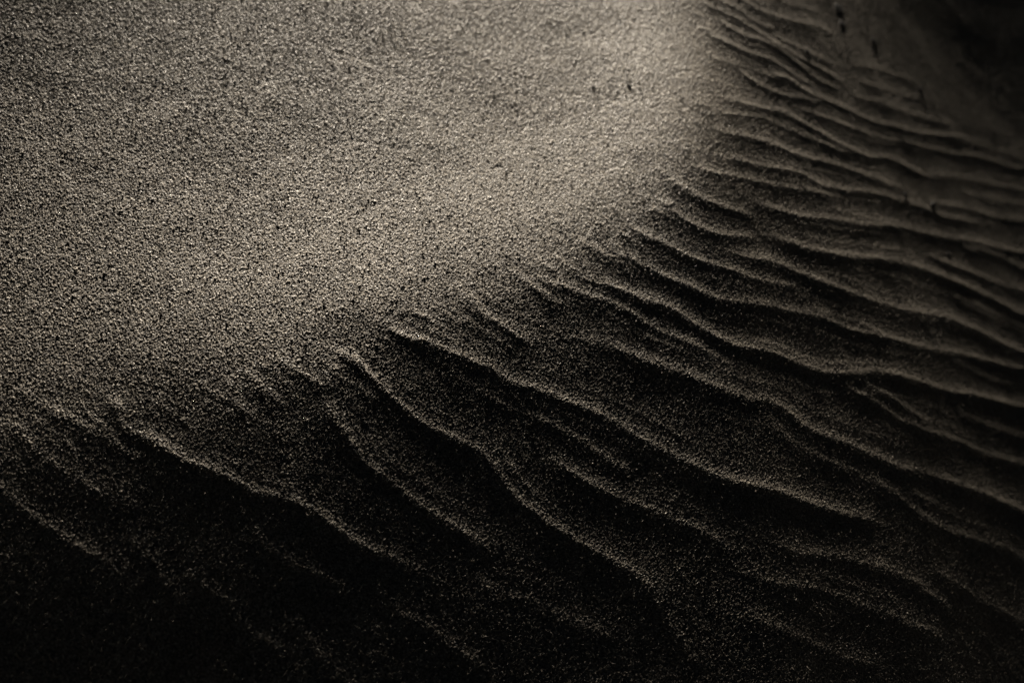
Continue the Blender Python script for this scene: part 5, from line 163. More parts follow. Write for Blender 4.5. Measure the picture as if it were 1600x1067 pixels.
# wind ripples: (crest slope, width, fade in, fade out, crest line)
CRESTS = [
(0.3, 0.0123, 0.12, 0.2, [(0.077, 1.289), (0.11, 1.313), (0.152, 1.353), (0.194, 1.382), (0.244, 1.431), (0.29, 1.483), (0.356, 1.566)]),
(0.3, 0.0123, 0.12, 0.2, [(0.072, 1.249), (0.101, 1.26), (0.142, 1.297), (0.186, 1.343), (0.217, 1.359), (0.252, 1.395), (0.287, 1.445), (0.333, 1.506), (0.373, 1.554), (0.438, 1.624), (0.508, 1.716)]),
(0.22, 0.0127, 0.054689979696014454, 0.4898251522798917, [(0.369, 1.568), (0.396, 1.601), (0.474, 1.697), (0.56, 1.781), (0.621, 1.84), (0.676, 1.906), (0.739, 1.963), (0.8, 2.023)]),
(0.3, 0.0128, 0.12, 0.2, [(0.06, 1.342), (0.086, 1.356), (0.12, 1.387), (0.153, 1.42), (0.178, 1.434), (0.206, 1.449), (0.237, 1.47), (0.277, 1.512), (0.314, 1.573), (0.365, 1.622), (0.418, 1.688)]),
(0.2, 0.0126, 0.0400150920112556, 0.5998868099155831, [(0.362, 1.627), (0.389, 1.66), (0.459, 1.755), (0.551, 1.845), (0.606, 1.908), (0.65, 1.978), (0.703, 2.041), (0.754, 2.107), (0.808, 2.17), (0.855, 2.238), (0.909, 2.301)]),
(0.26, 0.0106, 0.12, 0.2, [(0.076, 1.315), (0.102, 1.344), (0.135, 1.382), (0.164, 1.4), (0.202, 1.426), (0.235, 1.455), (0.267, 1.498)]),
(0.26, 0.0114, 0.12, 0.2, [(0.079, 1.419), (0.11, 1.427), (0.146, 1.451), (0.174, 1.485), (0.197, 1.509)]),
(0.3, 0.0132, 0.12, 0.2, [(0.087, 1.43), (0.116, 1.455), (0.144, 1.485), (0.168, 1.495), (0.198, 1.517), (0.231, 1.548), (0.265, 1.587), (0.313, 1.655), (0.362, 1.723), (0.418, 1.808), (0.488, 1.885)]),
(0.26, 0.0123, 0.0742119646805394, 0.34341026489595455, [(0.149, 1.437), (0.179, 1.462), (0.212, 1.492), (0.247, 1.529), (0.285, 1.579), (0.337, 1.657), (0.404, 1.742), (0.46, 1.817), (0.536, 1.879), (0.588, 1.954), (0.644, 2.025), (0.694, 2.102), (0.734, 2.184)]),
(0.28, 0.0128, 0.12, 0.2, [(0.008, 1.489), (0.054, 1.504), (0.092, 1.519), (0.132, 1.534), (0.167, 1.556), (0.206, 1.585), (0.225, 1.606)]),
(0.28, 0.0126, 0.12, 0.2, [(0.033, 1.475), (0.044, 1.48), (0.076, 1.49), (0.114, 1.519), (0.142, 1.527), (0.185, 1.542), (0.225, 1.582)]),
(0.26, 0.0119, 0.12, 0.2, [(0.034, 1.44), (0.061, 1.452), (0.091, 1.469), (0.121, 1.491), (0.161, 1.509), (0.189, 1.528)]),
(0.2, 0.0097, 0.12, 0.2, [(0.047, 1.405), (0.066, 1.414), (0.089, 1.433)]),
(0.22, 0.012, 0.12, 0.2, [(0.042, 1.54), (0.089, 1.562), (0.126, 1.598), (0.157, 1.64), (0.188, 1.68)]),
(0.24, 0.0113, 0.12, 0.2, [(0.016, 1.506), (0.056, 1.524), (0.088, 1.534), (0.115, 1.556)]),
(0.14, 0.0098, 0.12, 0.2, [(0.08, 1.599), (0.118, 1.63), (0.162, 1.686)]),
(0.2, 0.012, 0.12, 0.2, [(0.106, 1.533), (0.155, 1.569), (0.202, 1.611)]),
(0.17, 0.0115, 0.12, 0.2, [(0.212, 1.642), (0.263, 1.726), (0.304, 1.779), (0.335, 1.822)]),
(0.17, 0.0116, 0.12, 0.2, [(0.228, 1.627), (0.277, 1.696), (0.335, 1.778), (0.363, 1.815)]),
(0.2, 0.0134, 0.12, 0.2, [(0.227, 1.581), (0.27, 1.644), (0.307, 1.694), (0.365, 1.77), (0.416, 1.837)]),
(0.16, 0.0116, 0.0405638806689857, 0.5957708949826073, [(0.432, 1.686), (0.491, 1.756), (0.556, 1.813), (0.617, 1.875), (0.686, 1.928), (0.754, 1.982), (0.823, 2.034)]),
(0.12, 0.0148, 0.033504156808442424, 0.6, [(0.396, 1.769), (0.467, 1.852), (0.543, 1.906), (0.605, 1.967), (0.663, 2.033), (0.728, 2.09), (0.791, 2.151), (0.844, 2.22), (0.899, 2.288)]),
(0.26, 0.0118, 0.12, 0.2, [(0.074, 1.225), (0.099, 1.231), (0.131, 1.257), (0.16, 1.284), (0.197, 1.323), (0.232, 1.354), (0.255, 1.381)]),
(0.3, 0.0138, 0.06898207333132202, 0.3826344500150849, [(0.123, 1.228), (0.131, 1.233), (0.153, 1.24), (0.179, 1.26), (0.212, 1.29), (0.252, 1.334), (0.296, 1.39), (0.347, 1.464), (0.388, 1.516), (0.449, 1.595), (0.515, 1.668), (0.567, 1.717), (0.622, 1.778), (0.683, 1.833), (0.751, 1.879), (0.817, 1.929), (0.876, 1.986), (0.94, 2.037)]),
(0.16, 0.0089, 0.12, 0.2, [(0.243, 1.342), (0.295, 1.402), (0.347, 1.472)]),
(0.22, 0.0156, 0.04314618180724416, 0.5764036364456688, [(0.444, 1.569), (0.508, 1.643), (0.571, 1.682), (0.657, 1.737), (0.747, 1.784), (0.84, 1.827)]),
(0.3, 0.0115, 0.12, 0.2, [(0.06, 1.198), (0.071, 1.192), (0.1, 1.189), (0.124, 1.198), (0.153, 1.216), (0.169, 1.227)]),
(0.3, 0.0118, 0.12, 0.2, [(0.058, 1.165), (0.069, 1.161), (0.097, 1.151), (0.125, 1.155), (0.152, 1.177), (0.175, 1.205)]),
(0.3, 0.0117, 0.12, 0.2, [(0.035, 1.119), (0.061, 1.114), (0.085, 1.113), (0.115, 1.111), (0.135, 1.115), (0.16, 1.128), (0.187, 1.147), (0.225, 1.18), (0.255, 1.201)]),
(0.32, 0.017, 0.08398016623701225, 0.27014875322240806, [(0.119, 1.14), (0.136, 1.14), (0.164, 1.157), (0.197, 1.189), (0.237, 1.21), (0.274, 1.237), (0.313, 1.267), (0.359, 1.314), (0.425, 1.393), (0.487, 1.453), (0.54, 1.492), (0.592, 1.533), (0.663, 1.587), (0.734, 1.642), (0.808, 1.691)]),
(0.32, 0.0187, 0.07721144786182794, 0.32091414103629035, [(0.153, 1.2), (0.163, 1.201), (0.189, 1.22), (0.228, 1.25), (0.273, 1.294), (0.319, 1.352), (0.355, 1.398), (0.396, 1.446), (0.437, 1.487), (0.48, 1.522), (0.525, 1.559), (0.591, 1.603), (0.659, 1.65), (0.733, 1.688), (0.806, 1.728), (0.875, 1.775)]),
(0.26, 0.0146, 0.03845213920421831, 0.6, [(0.382, 1.463), (0.414, 1.497), (0.477, 1.555), (0.577, 1.646), (0.643, 1.692), (0.707, 1.741), (0.772, 1.79), (0.833, 1.843), (0.902, 1.885), (0.976, 1.918), (1.053, 1.943)]),
(0.32, 0.0151, 0.08561103024105224, 0.2579172731921082, [(0.017, 1.091), (0.025, 1.09), (0.05, 1.083), (0.074, 1.079), (0.099, 1.074), (0.122, 1.077), (0.146, 1.079), (0.17, 1.091), (0.2, 1.122), (0.232, 1.148), (0.265, 1.173), (0.301, 1.197), (0.339, 1.232), (0.373, 1.269), (0.432, 1.335), (0.5, 1.412), (0.6, 1.513), (0.669, 1.589), (0.74, 1.662), (0.816, 1.73)]),
(0.2, 0.011, 0.12, 0.2, [(0.253, 1.171), (0.292, 1.206), (0.317, 1.224), (0.352, 1.247)]),
(0.34, 0.0173, 0.07508095099625706, 0.22427144103368668, [(0.015, 1.043), (0.026, 1.04), (0.048, 1.041), (0.088, 1.041), (0.115, 1.044), (0.141, 1.04), (0.166, 1.039), (0.191, 1.047), (0.225, 1.075), (0.258, 1.094), (0.285, 1.112), (0.313, 1.14), (0.347, 1.18), (0.392, 1.228), (0.446, 1.284), (0.499, 1.339), (0.606, 1.448), (0.657, 1.515), (0.713, 1.577), (0.766, 1.642)]),
(0.24, 0.0158, 0.06335237965734188, 0.42485715256993606, [(0.283, 1.112), (0.322, 1.124), (0.355, 1.14), (0.382, 1.149), (0.426, 1.185), (0.478, 1.233), (0.527, 1.271), (0.613, 1.35), (0.683, 1.41), (0.745, 1.478), (0.796, 1.555), (0.856, 1.624)]),
(0.2, 0.0141, 0.12, 0.2, [(0.322, 1.141), (0.332, 1.145), (0.371, 1.167), (0.409, 1.188), (0.441, 1.205)]),
(0.18, 0.0169, 0.031077994861193187, 0.6, [(0.463, 1.272), (0.518, 1.312), (0.599, 1.38), (0.661, 1.435), (0.73, 1.481), (0.796, 1.531), (0.864, 1.578), (0.933, 1.623), (0.995, 1.678)]),
(0.3, 0.0127, 0.1, 0.3, [(-0.0, 1.015), (0.008, 1.015), (0.035, 1.017), (0.059, 1.021), (0.083, 1.02), (0.096, 1.017), (0.12, 1.015), (0.142, 1.017), (0.177, 1.018), (0.203, 1.027)]),
(0.28, 0.02, 0.09230107924189568, 0.346193524548626, [(0.019, 0.964), (0.053, 0.971), (0.075, 0.976), (0.109, 0.979), (0.131, 0.981), (0.16, 0.984), (0.187, 0.987), (0.211, 0.995), (0.239, 1.017), (0.263, 1.025), (0.28, 1.027), (0.322, 1.049), (0.367, 1.074), (0.408, 1.102), (0.464, 1.153), (0.512, 1.194), (0.561, 1.231), (0.611, 1.262), (0.681, 1.311), (0.756, 1.351), (0.833, 1.387), (0.91, 1.425), (0.982, 1.469)]),
(0.33, 0.0174, 0.08, 0.12, [(-0.104, 0.888), (-0.087, 0.884), (-0.062, 0.889), (-0.037, 0.892), (-0.009, 0.896), (0.015, 0.895), (0.04, 0.901), (0.066, 0.904), (0.094, 0.907), (0.113, 0.907), (0.136, 0.905), (0.169, 0.903), (0.203, 0.902), (0.23, 0.908), (0.262, 0.927), (0.295, 0.947), (0.326, 0.963), (0.352, 0.98), (0.401, 1.008)]),
(0.2, 0.0205, 0.04260794794550289, 0.5804403904087283, [(0.344, 1.029), (0.357, 1.033), (0.391, 1.052), (0.422, 1.059), (0.462, 1.08), (0.518, 1.127), (0.566, 1.165), (0.615, 1.196), (0.679, 1.249), (0.749, 1.295), (0.813, 1.347), (0.872, 1.407), (0.933, 1.464), (0.994, 1.521), (1.053, 1.579)]),
(0.25, 0.0169, 0.12, 0.2, [(0.063, 0.841), (0.093, 0.841), (0.118, 0.84), (0.15, 0.844), (0.176, 0.846), (0.192, 0.845), (0.214, 0.846), (0.232, 0.844), (0.26, 0.852)]),
(0.18, 0.021, 0.12, 0.2, [(0.263, 0.867), (0.283, 0.881), (0.307, 0.893), (0.347, 0.925), (0.384, 0.948), (0.429, 0.972), (0.47, 0.986), (0.521, 1.015)]),
(0.33, 0.015, 0.08, 0.2, [(-0.13, 0.849), (-0.116, 0.841), (-0.092, 0.833), (-0.073, 0.826), (-0.048, 0.82), (-0.024, 0.818), (-0.0, 0.819), (0.018, 0.818), (0.039, 0.808), (0.057, 0.797), (0.082, 0.791), (0.105, 0.787), (0.128, 0.786), (0.15, 0.786), (0.165, 0.785), (0.186, 0.781), (0.219, 0.774)]),
(0.3, 0.0125, 0.3, 0.2, [(-0.074, 0.962), (-0.057, 0.954), (-0.033, 0.946), (-0.016, 0.944), (0.0, 0.941), (0.011, 0.94), (0.028, 0.943)]),
(0.14, 0.0083, 0.12, 0.2, [(-0.05, 0.927), (-0.035, 0.927), (-0.015, 0.931)]),
(0.14, 0.0081, 0.12, 0.2, [(-0.089, 0.911), (-0.07, 0.911), (-0.05, 0.912)]),
(0.32, 0.0143, 0.15, 0.15, [(-0.124, 0.794), (-0.106, 0.788), (-0.086, 0.775), (-0.065, 0.763), (-0.04, 0.757), (-0.019, 0.752), (0.007, 0.749), (0.026, 0.749), (0.047, 0.747), (0.069, 0.743)]),
(0.17, 0.0151, 0.12, 0.2, [(0.047, 0.72), (0.056, 0.719), (0.075, 0.714), (0.102, 0.721), (0.132, 0.722), (0.161, 0.726), (0.189, 0.727)]),
(0.34, 0.0142, 0.08, 0.3, [(-0.268, 0.736), (-0.254, 0.719), (-0.237, 0.705), (-0.217, 0.704), (-0.198, 0.7), (-0.177, 0.699), (-0.154, 0.701), (-0.124, 0.698), (-0.102, 0.702), (-0.078, 0.703), (-0.048, 0.698), (-0.026, 0.697), (-0.002, 0.7), (0.02, 0.701), (0.062, 0.708)]),
(0.24, 0.0113, 0.05, 0.3, [(-0.314, 0.627), (-0.291, 0.624), (-0.259, 0.614), (-0.222, 0.608), (-0.196, 0.605), (-0.173, 0.603)]),
(0.17, 0.0113, 0.12, 0.2, [(-0.188, 0.628), (-0.172, 0.624), (-0.135, 0.605), (-0.115, 0.601)]),
(0.19, 0.0118, 0.12, 0.2, [(-0.142, 0.62), (-0.127, 0.619), (-0.1, 0.614), (-0.073, 0.601), (-0.056, 0.599), (-0.034, 0.592)]),
(0.17, 0.0139, 0.12, 0.2, [(-0.117, 0.674), (-0.104, 0.668), (-0.08, 0.66), (-0.031, 0.66), (-0.006, 0.652)]),
(0.17, 0.0116, 0.12, 0.2, [(-0.058, 0.622), (-0.042, 0.617), (-0.021, 0.607), (0.006, 0.598), (0.028, 0.594)]),
(0.18, 0.0141, 0.12, 0.2, [(-0.018, 0.679), (-0.003, 0.672), (0.018, 0.664), (0.042, 0.664), (0.075, 0.659), (0.113, 0.653)]),
(0.16, 0.0193, 0.12, 0.2, [(0.225, 0.828), (0.248, 0.829), (0.284, 0.84), (0.33, 0.871), (0.371, 0.892), (0.443, 0.928), (0.505, 0.967)]),
(0.15, 0.0164, 0.12, 0.2, [(0.259, 0.794), (0.281, 0.797), (0.315, 0.808), (0.363, 0.83), (0.42, 0.858)]),
(0.16, 0.0125, 0.12, 0.2, [(0.179, 0.785), (0.196, 0.771), (0.228, 0.748), (0.258, 0.731)]),
(0.14, 0.0208, 0.041175322509890006, 0.5911850811758249, [(0.448, 1.011), (0.484, 1.03), (0.55, 1.068), (0.615, 1.102), (0.7, 1.134), (0.789, 1.153), (0.874, 1.186), (0.954, 1.228)]),
(0.0, 0.0182, 0.12, 0.2, [(0.402, 1.128), (0.452, 1.16), (0.504, 1.209)]),
(0.2, 0.016, 0.12, 0.2, [(0.037, 0.875), (0.055, 0.876), (0.091, 0.873), (0.118, 0.87), (0.148, 0.87)]),
(0.14, 0.0139, 0.12, 0.2, [(-0.044, 0.878), (-0.012, 0.871), (0.02, 0.871), (0.054, 0.879)]),
(0.22, 0.011, 0.12, 0.2, [(-0.171, 0.816), (-0.16, 0.81), (-0.139, 0.807), (-0.112, 0.804)]),
(0.24, 0.0101, 0.12, 0.2, [(-0.186, 0.791), (-0.169, 0.784), (-0.15, 0.776), (-0.132, 0.773)]),
(0.2, 0.0101, 0.12, 0.2, [(-0.126, 0.822), (-0.109, 0.818), (-0.09, 0.816), (-0.072, 0.81)]),
(0.16, 0.0083, 0.12, 0.2, [(-0.216, 0.768), (-0.196, 0.762), (-0.175, 0.758), (-0.153, 0.754)]),
(0.16, 0.0106, 0.12, 0.2, [(0.009, 1.076), (0.028, 1.072), (0.051, 1.069), (0.08, 1.061)]),
(0.14, 0.0094, 0.12, 0.2, [(-0.018, 1.029), (0.001, 1.029), (0.021, 1.026)]),
(0.18, 0.01, 0.12, 0.2, [(-0.035, 1.005), (-0.014, 1.001), (0.007, 0.996), (0.032, 0.997)]),
(0.16, 0.0127, 0.12, 0.2, [(-0.334, 0.705), (-0.307, 0.699), (-0.278, 0.695), (-0.249, 0.693), (-0.217, 0.684)]),
(0.14, 0.0134, 0.12, 0.2, [(-0.326, 0.677), (-0.297, 0.666), (-0.264, 0.656), (-0.229, 0.651), (-0.186, 0.651)]),
(0.1, 0.0188, 0.12, 0.2, [(0.222, 0.991), (0.269, 0.998), (0.315, 1.013), (0.361, 1.027)]),
(0.16, 0.0156, 0.030671803479966932, 0.6, [(0.433, 1.453), (0.488, 1.502), (0.582, 1.575), (0.644, 1.626), (0.703, 1.681), (0.759, 1.739), (0.814, 1.797), (0.868, 1.857), (0.931, 1.907), (0.99, 1.962)]),
(0.14, 0.0148, 0.04566513949164494, 0.5575114538126631, [(0.444, 1.341), (0.511, 1.391), (0.592, 1.474), (0.658, 1.521), (0.722, 1.572), (0.782, 1.626), (0.834, 1.688)]),
(-0.084, 0.0074, 0.15, 0.15, [(-0.324, 1.181), (-0.302, 1.179), (-0.264, 1.187), (-0.23, 1.189), (-0.204, 1.194)]),
(-0.12, 0.0054, 0.15, 0.15, [(-0.248, 1.067), (-0.234, 1.065), (-0.215, 1.08), (-0.186, 1.091), (-0.161, 1.102)]),
(-0.18, 0.0053, 0.15, 0.15, [(-0.148, 1.125), (-0.151, 1.145), (-0.148, 1.164), (-0.135, 1.165)]),
(-0.18, 0.0081, 0.15, 0.15, [(-0.127, 1.153), (-0.115, 1.144), (-0.107, 1.145)]),
(-0.27, 0.0049, 0.15, 0.15, [(-0.093, 1.114), (-0.089, 1.124), (-0.079, 1.128), (-0.065, 1.118)]),
(-0.18, 0.0067, 0.15, 0.15, [(-0.113, 1.216), (-0.103, 1.212), (-0.093, 1.203), (-0.085, 1.181)]),
(-0.18, 0.006, 0.15, 0.15, [(-0.064, 1.166), (-0.052, 1.166), (-0.038, 1.155)]),
(-0.15, 0.006, 0.15, 0.15, [(-0.029, 1.319), (-0.02, 1.301), (-0.017, 1.274), (-0.011, 1.246)]),
(-0.24, 0.0056, 0.15, 0.15, [(-0.015, 1.317), (-0.007, 1.306)]),
(-0.24, 0.0063, 0.15, 0.15, [(0.028, 1.325), (0.039, 1.314), (0.054, 1.299), (0.062, 1.29)]),
(-0.12, 0.0057, 0.15, 0.15, [(-0.345, 1.065), (-0.318, 1.057), (-0.3, 1.042)]),
(-0.09, 0.0066, 0.15, 0.15, [(-0.285, 1.232), (-0.256, 1.216)]),
(-0.09, 0.0064, 0.15, 0.15, [(-0.036, 1.446), (-0.022, 1.427), (-0.01, 1.409)]),
(-0.09, 0.007, 0.15, 0.15, [(-0.164, 1.33), (-0.133, 1.327), (-0.108, 1.31)]),
(-0.09, 0.0054, 0.15, 0.15, [(-0.207, 1.008), (-0.181, 1.006), (-0.15, 1.023)]),
(0.21605428217949701, 0.0065, 0.35, 0.5, [(0.006, 1.467), (0.013, 1.467), (0.019, 1.467), (0.025, 1.468), (0.031, 1.47)]),
(0.21947040585341032, 0.0074, 0.35, 0.5, [(0.023, 1.445), (0.029, 1.446), (0.034, 1.449), (0.04, 1.452), (0.046, 1.451)]),
(0.1304061903161906, 0.008, 0.35, 0.5, [(0.027, 1.411), (0.034, 1.411), (0.04, 1.411), (0.046, 1.41), (0.052, 1.413)]),
(0.18571666435044645, 0.0062, 0.35, 0.5, [(0.041, 1.394), (0.047, 1.396), (0.052, 1.397), (0.058, 1.399), (0.064, 1.402)]),
(0.17172516207519684, 0.0052, 0.35, 0.5, [(0.049, 1.367), (0.059, 1.367), (0.07, 1.373), (0.08, 1.379), (0.091, 1.387)]),
(0.17654881033379916, 0.0052, 0.35, 0.5, [(0.056, 1.358), (0.061, 1.362), (0.066, 1.362), (0.071, 1.365), (0.076, 1.371)]),
(0.2096331217188555, 0.0055, 0.35, 0.5, [(0.046, 1.316), (0.054, 1.317), (0.062, 1.32), (0.07, 1.324), (0.078, 1.327)]),
(0.1484900603790391, 0.0061, 0.35, 0.5, [(0.067, 1.307), (0.073, 1.311), (0.078, 1.315), (0.084, 1.318), (0.09, 1.323)]),
(0.23518411099355413, 0.0053, 0.35, 0.5, [(0.057, 1.291), (0.063, 1.291), (0.068, 1.291), (0.074, 1.294), (0.079, 1.297)]),
(0.15520923043882515, 0.0061, 0.35, 0.5, [(0.073, 1.269), (0.085, 1.276), (0.096, 1.281), (0.108, 1.29), (0.12, 1.298)]),
(0.14034804525839462, 0.0068, 0.35, 0.5, [(0.048, 1.246), (0.057, 1.243), (0.065, 1.243), (0.073, 1.245), (0.081, 1.246)]),
(0.1266324750218881, 0.0048, 0.35, 0.5, [(0.051, 1.227), (0.057, 1.224), (0.063, 1.224), (0.069, 1.225), (0.076, 1.226)]),
(0.18350899037084645, 0.0068, 0.35, 0.5, [(0.042, 1.205), (0.048, 1.202), (0.054, 1.202), (0.059, 1.199), (0.065, 1.199)]),
(0.1498303168840131, 0.0076, 0.35, 0.5, [(0.063, 1.185), (0.072, 1.183), (0.082, 1.183), (0.091, 1.184), (0.101, 1.184)]),
(0.224365141923744, 0.0047, 0.35, 0.5, [(0.04, 1.164), (0.046, 1.161), (0.053, 1.161), (0.059, 1.159), (0.065, 1.159)]),
(0.21490292672874253, 0.008, 0.35, 0.5, [(0.052, 1.156), (0.063, 1.15), (0.073, 1.147), (0.084, 1.144), (0.094, 1.141)]),
(0.19882907998969768, 0.0067, 0.35, 0.5, [(0.018, 1.136), (0.025, 1.132), (0.033, 1.129), (0.041, 1.125), (0.049, 1.123)]),
(0.2347534869578991, 0.0054, 0.35, 0.5, [(0.033, 1.107), (0.044, 1.106), (0.054, 1.103), (0.065, 1.1), (0.075, 1.097)]),
(0.20006279008654915, 0.0049, 0.35, 0.5, [(0.029, 1.082), (0.042, 1.082), (0.054, 1.078), (0.066, 1.079), (0.078, 1.075)]),
(0.2306834392160855, 0.005, 0.35, 0.5, [(0.017, 1.08), (0.028, 1.077), (0.04, 1.073), (0.051, 1.073), (0.062, 1.074)]),
(0.1442003337996317, 0.0087, 0.35, 0.5, [(-0.011, 1.048), (0.002, 1.044), (0.016, 1.04), (0.03, 1.04), (0.043, 1.036)]),
(0.19133842090927045, 0.0066, 0.35, 0.5, [(0.012, 1.038), (0.026, 1.035), (0.039, 1.035), (0.053, 1.038), (0.067, 1.04)]),
(0.220522675526362, 0.0079, 0.35, 0.5, [(-0.01, 1.015), (-0.002, 1.015), (0.005, 1.012), (0.013, 1.011), (0.021, 1.012)]),
(0.23595343297725135, 0.005, 0.35, 0.5, [(-0.014, 1.011), (-0.004, 1.01), (0.006, 1.01), (0.016, 1.01), (0.026, 1.01)]),
(0.128030144538217, 0.0086, 0.35, 0.5, [(-0.022, 0.997), (-0.007, 0.997), (0.008, 0.996), (0.023, 0.993), (0.038, 0.992)]),
(0.14116211298709386, 0.0067, 0.35, 0.5, [(-0.043, 0.987), (-0.029, 0.983), (-0.014, 0.979), (0.0, 0.979), (0.014, 0.978)]),
(0.1853938169278252, 0.0073, 0.35, 0.5, [(-0.053, 0.973), (-0.042, 0.968), (-0.031, 0.964), (-0.019, 0.964), (-0.007, 0.964)]),
(0.23829657095427736, 0.0078, 0.35, 0.5, [(-0.058, 0.959), (-0.051, 0.958), (-0.044, 0.955), (-0.037, 0.954), (-0.03, 0.953)]),
(0.22410313055514786, 0.0076, 0.35, 0.5, [(-0.062, 0.949), (-0.053, 0.945), (-0.043, 0.944), (-0.034, 0.94), (-0.024, 0.939)]),
(0.12990721339489888, 0.0057, 0.35, 0.5, [(-0.076, 0.94), (-0.068, 0.936), (-0.06, 0.936), (-0.052, 0.935), (-0.044, 0.934)]),
(0.1312160656545114, 0.0064, 0.35, 0.5, [(-0.095, 0.929), (-0.079, 0.926), (-0.064, 0.925), (-0.049, 0.922), (-0.034, 0.921)]),
(0.2339270601462181, 0.0084, 0.35, 0.5, [(-0.103, 0.915), (-0.09, 0.913), (-0.077, 0.912), (-0.065, 0.915), (-0.052, 0.916)]),
(0.2325493911596222, 0.0087, 0.35, 0.5, [(-0.087, 0.903), (-0.072, 0.903), (-0.056, 0.903), (-0.04, 0.903), (-0.024, 0.902)]),
(0.15634380774448037, 0.0083, 0.35, 0.5, [(-0.121, 0.895), (-0.108, 0.889), (-0.095, 0.885), (-0.082, 0.884), (-0.069, 0.88)]),
(0.19521560716309616, 0.0091, 0.35, 0.5, [(-0.107, 0.888), (-0.092, 0.883), (-0.076, 0.883), (-0.061, 0.883), (-0.046, 0.884)]),
(0.1420670770681327, 0.0063, 0.35, 0.5, [(-0.124, 0.873), (-0.113, 0.869), (-0.102, 0.865), (-0.092, 0.864), (-0.081, 0.864)]),
(0.23685480591511204, 0.009, 0.35, 0.5, [(-0.12, 0.86), (-0.11, 0.855), (-0.1, 0.851), (-0.09, 0.85), (-0.08, 0.85)]),
(0.2271076607140559, 0.008, 0.35, 0.5, [(-0.128, 0.845), (-0.118, 0.842), (-0.108, 0.841), (-0.098, 0.838), (-0.089, 0.835)]),
(0.1856562304911335, 0.008, 0.35, 0.5, [(-0.143, 0.848), (-0.133, 0.841), (-0.123, 0.84), (-0.113, 0.836), (-0.104, 0.832)]),
(0.12735080201511143, 0.0084, 0.35, 0.5, [(-0.139, 0.83), (-0.13, 0.828), (-0.122, 0.827), (-0.113, 0.826), (-0.105, 0.823)]),
(0.20633201397774312, 0.0068, 0.35, 0.5, [(-0.134, 0.817), (-0.12, 0.813), (-0.106, 0.808), (-0.093, 0.803), (-0.08, 0.797)]),
(0.12813614342448343, 0.0051, 0.35, 0.5, [(-0.151, 0.81), (-0.139, 0.806), (-0.126, 0.804), (-0.114, 0.799), (-0.102, 0.797)]),
(0.1707703515712513, 0.0048, 0.35, 0.5, [(-0.178, 0.807), (-0.167, 0.803), (-0.156, 0.799), (-0.145, 0.796), (-0.134, 0.793)]),
(0.14784218630010715, 0.0064, 0.35, 0.5, [(-0.195, 0.804), (-0.178, 0.801), (-0.161, 0.796), (-0.144, 0.79), (-0.128, 0.783)]),
(0.2324548098719334, 0.005, 0.35, 0.5, [(-0.174, 0.791), (-0.165, 0.788), (-0.156, 0.782), (-0.147, 0.78), (-0.138, 0.777)]),
(0.1976218207167144, 0.0076, 0.35, 0.5, [(-0.181, 0.778), (-0.168, 0.778), (-0.154, 0.772), (-0.142, 0.767), (-0.129, 0.764)]),
(0.22747743619455302, 0.0067, 0.35, 0.5, [(-0.219, 0.783), (-0.205, 0.781), (-0.191, 0.774), (-0.177, 0.769), (-0.163, 0.766)]),
(0.19256176679344356, 0.0057, 0.35, 0.5, [(-0.194, 0.768), (-0.177, 0.762), (-0.161, 0.755), (-0.145, 0.751), (-0.129, 0.747)]),
(0.14998499396947187, 0.005, 0.35, 0.5, [(-0.227, 0.762), (-0.219, 0.759), (-0.21, 0.756), (-0.202, 0.753), (-0.194, 0.753)]),
(0.1811160920610032, 0.004, 0.35, 0.5, [(-0.211, 0.756), (-0.194, 0.752), (-0.177, 0.751), (-0.161, 0.744), (-0.145, 0.74)]),
(0.13738358546478358, 0.0053, 0.35, 0.5, [(-0.232, 0.747), (-0.218, 0.744), (-0.204, 0.74), (-0.191, 0.738), (-0.177, 0.736)]),
(0.16947562112840509, 0.007, 0.35, 0.5, [(-0.236, 0.741), (-0.22, 0.733), (-0.205, 0.73), (-0.189, 0.725), (-0.173, 0.726)]),
(0.14098430622939068, 0.0043, 0.35, 0.5, [(-0.239, 0.734), (-0.229, 0.727), (-0.219, 0.723), (-0.209, 0.719), (-0.198, 0.717)]),
(0.15854493029440891, 0.006, 0.35, 0.5, [(-0.244, 0.721), (-0.235, 0.716), (-0.225, 0.712), (-0.215, 0.708), (-0.205, 0.705)]),
(0.2109934592063223, 0.0048, 0.35, 0.5, [(-0.263, 0.726), (-0.256, 0.722), (-0.248, 0.719), (-0.241, 0.714), (-0.233, 0.711)]),
(0.17990901389508882, 0.0048, 0.35, 0.5, [(-0.289, 0.713), (-0.281, 0.712), (-0.272, 0.706), (-0.264, 0.703), (-0.255, 0.699)]),
(0.23656734494814236, 0.0057, 0.35, 0.5, [(-0.28, 0.705), (-0.262, 0.702), (-0.244, 0.696), (-0.226, 0.688), (-0.208, 0.685)]),
(0.12326637961500557, 0.0078, 0.35, 0.5, [(-0.281, 0.694), (-0.264, 0.692), (-0.247, 0.685), (-0.23, 0.682), (-0.213, 0.677)]),
(0.16371396480764996, 0.0075, 0.35, 0.5, [(-0.304, 0.695), (-0.297, 0.695), (-0.288, 0.693), (-0.28, 0.69), (-0.273, 0.689)]),
(0.2284274100618653, 0.0064, 0.35, 0.5, [(-0.311, 0.688), (-0.293, 0.682), (-0.275, 0.678), (-0.257, 0.672), (-0.239, 0.67)]),
(0.18487422942254944, 0.0059, 0.35, 0.5, [(-0.296, 0.675), (-0.287, 0.673), (-0.279, 0.673), (-0.27, 0.671), (-0.262, 0.671)]),
(0.08929637940094738, 0.0089, 0.3, 0.3, [(0.152, 1.336), (0.194, 1.362), (0.244, 1.41), (0.289, 1.456)]),
(0.09281234793010938, 0.008, 0.3, 0.3, [(0.101, 1.247), (0.142, 1.281), (0.186, 1.326), (0.217, 1.342), (0.252, 1.375), (0.287, 1.425), (0.332, 1.483), (0.371, 1.527)]),
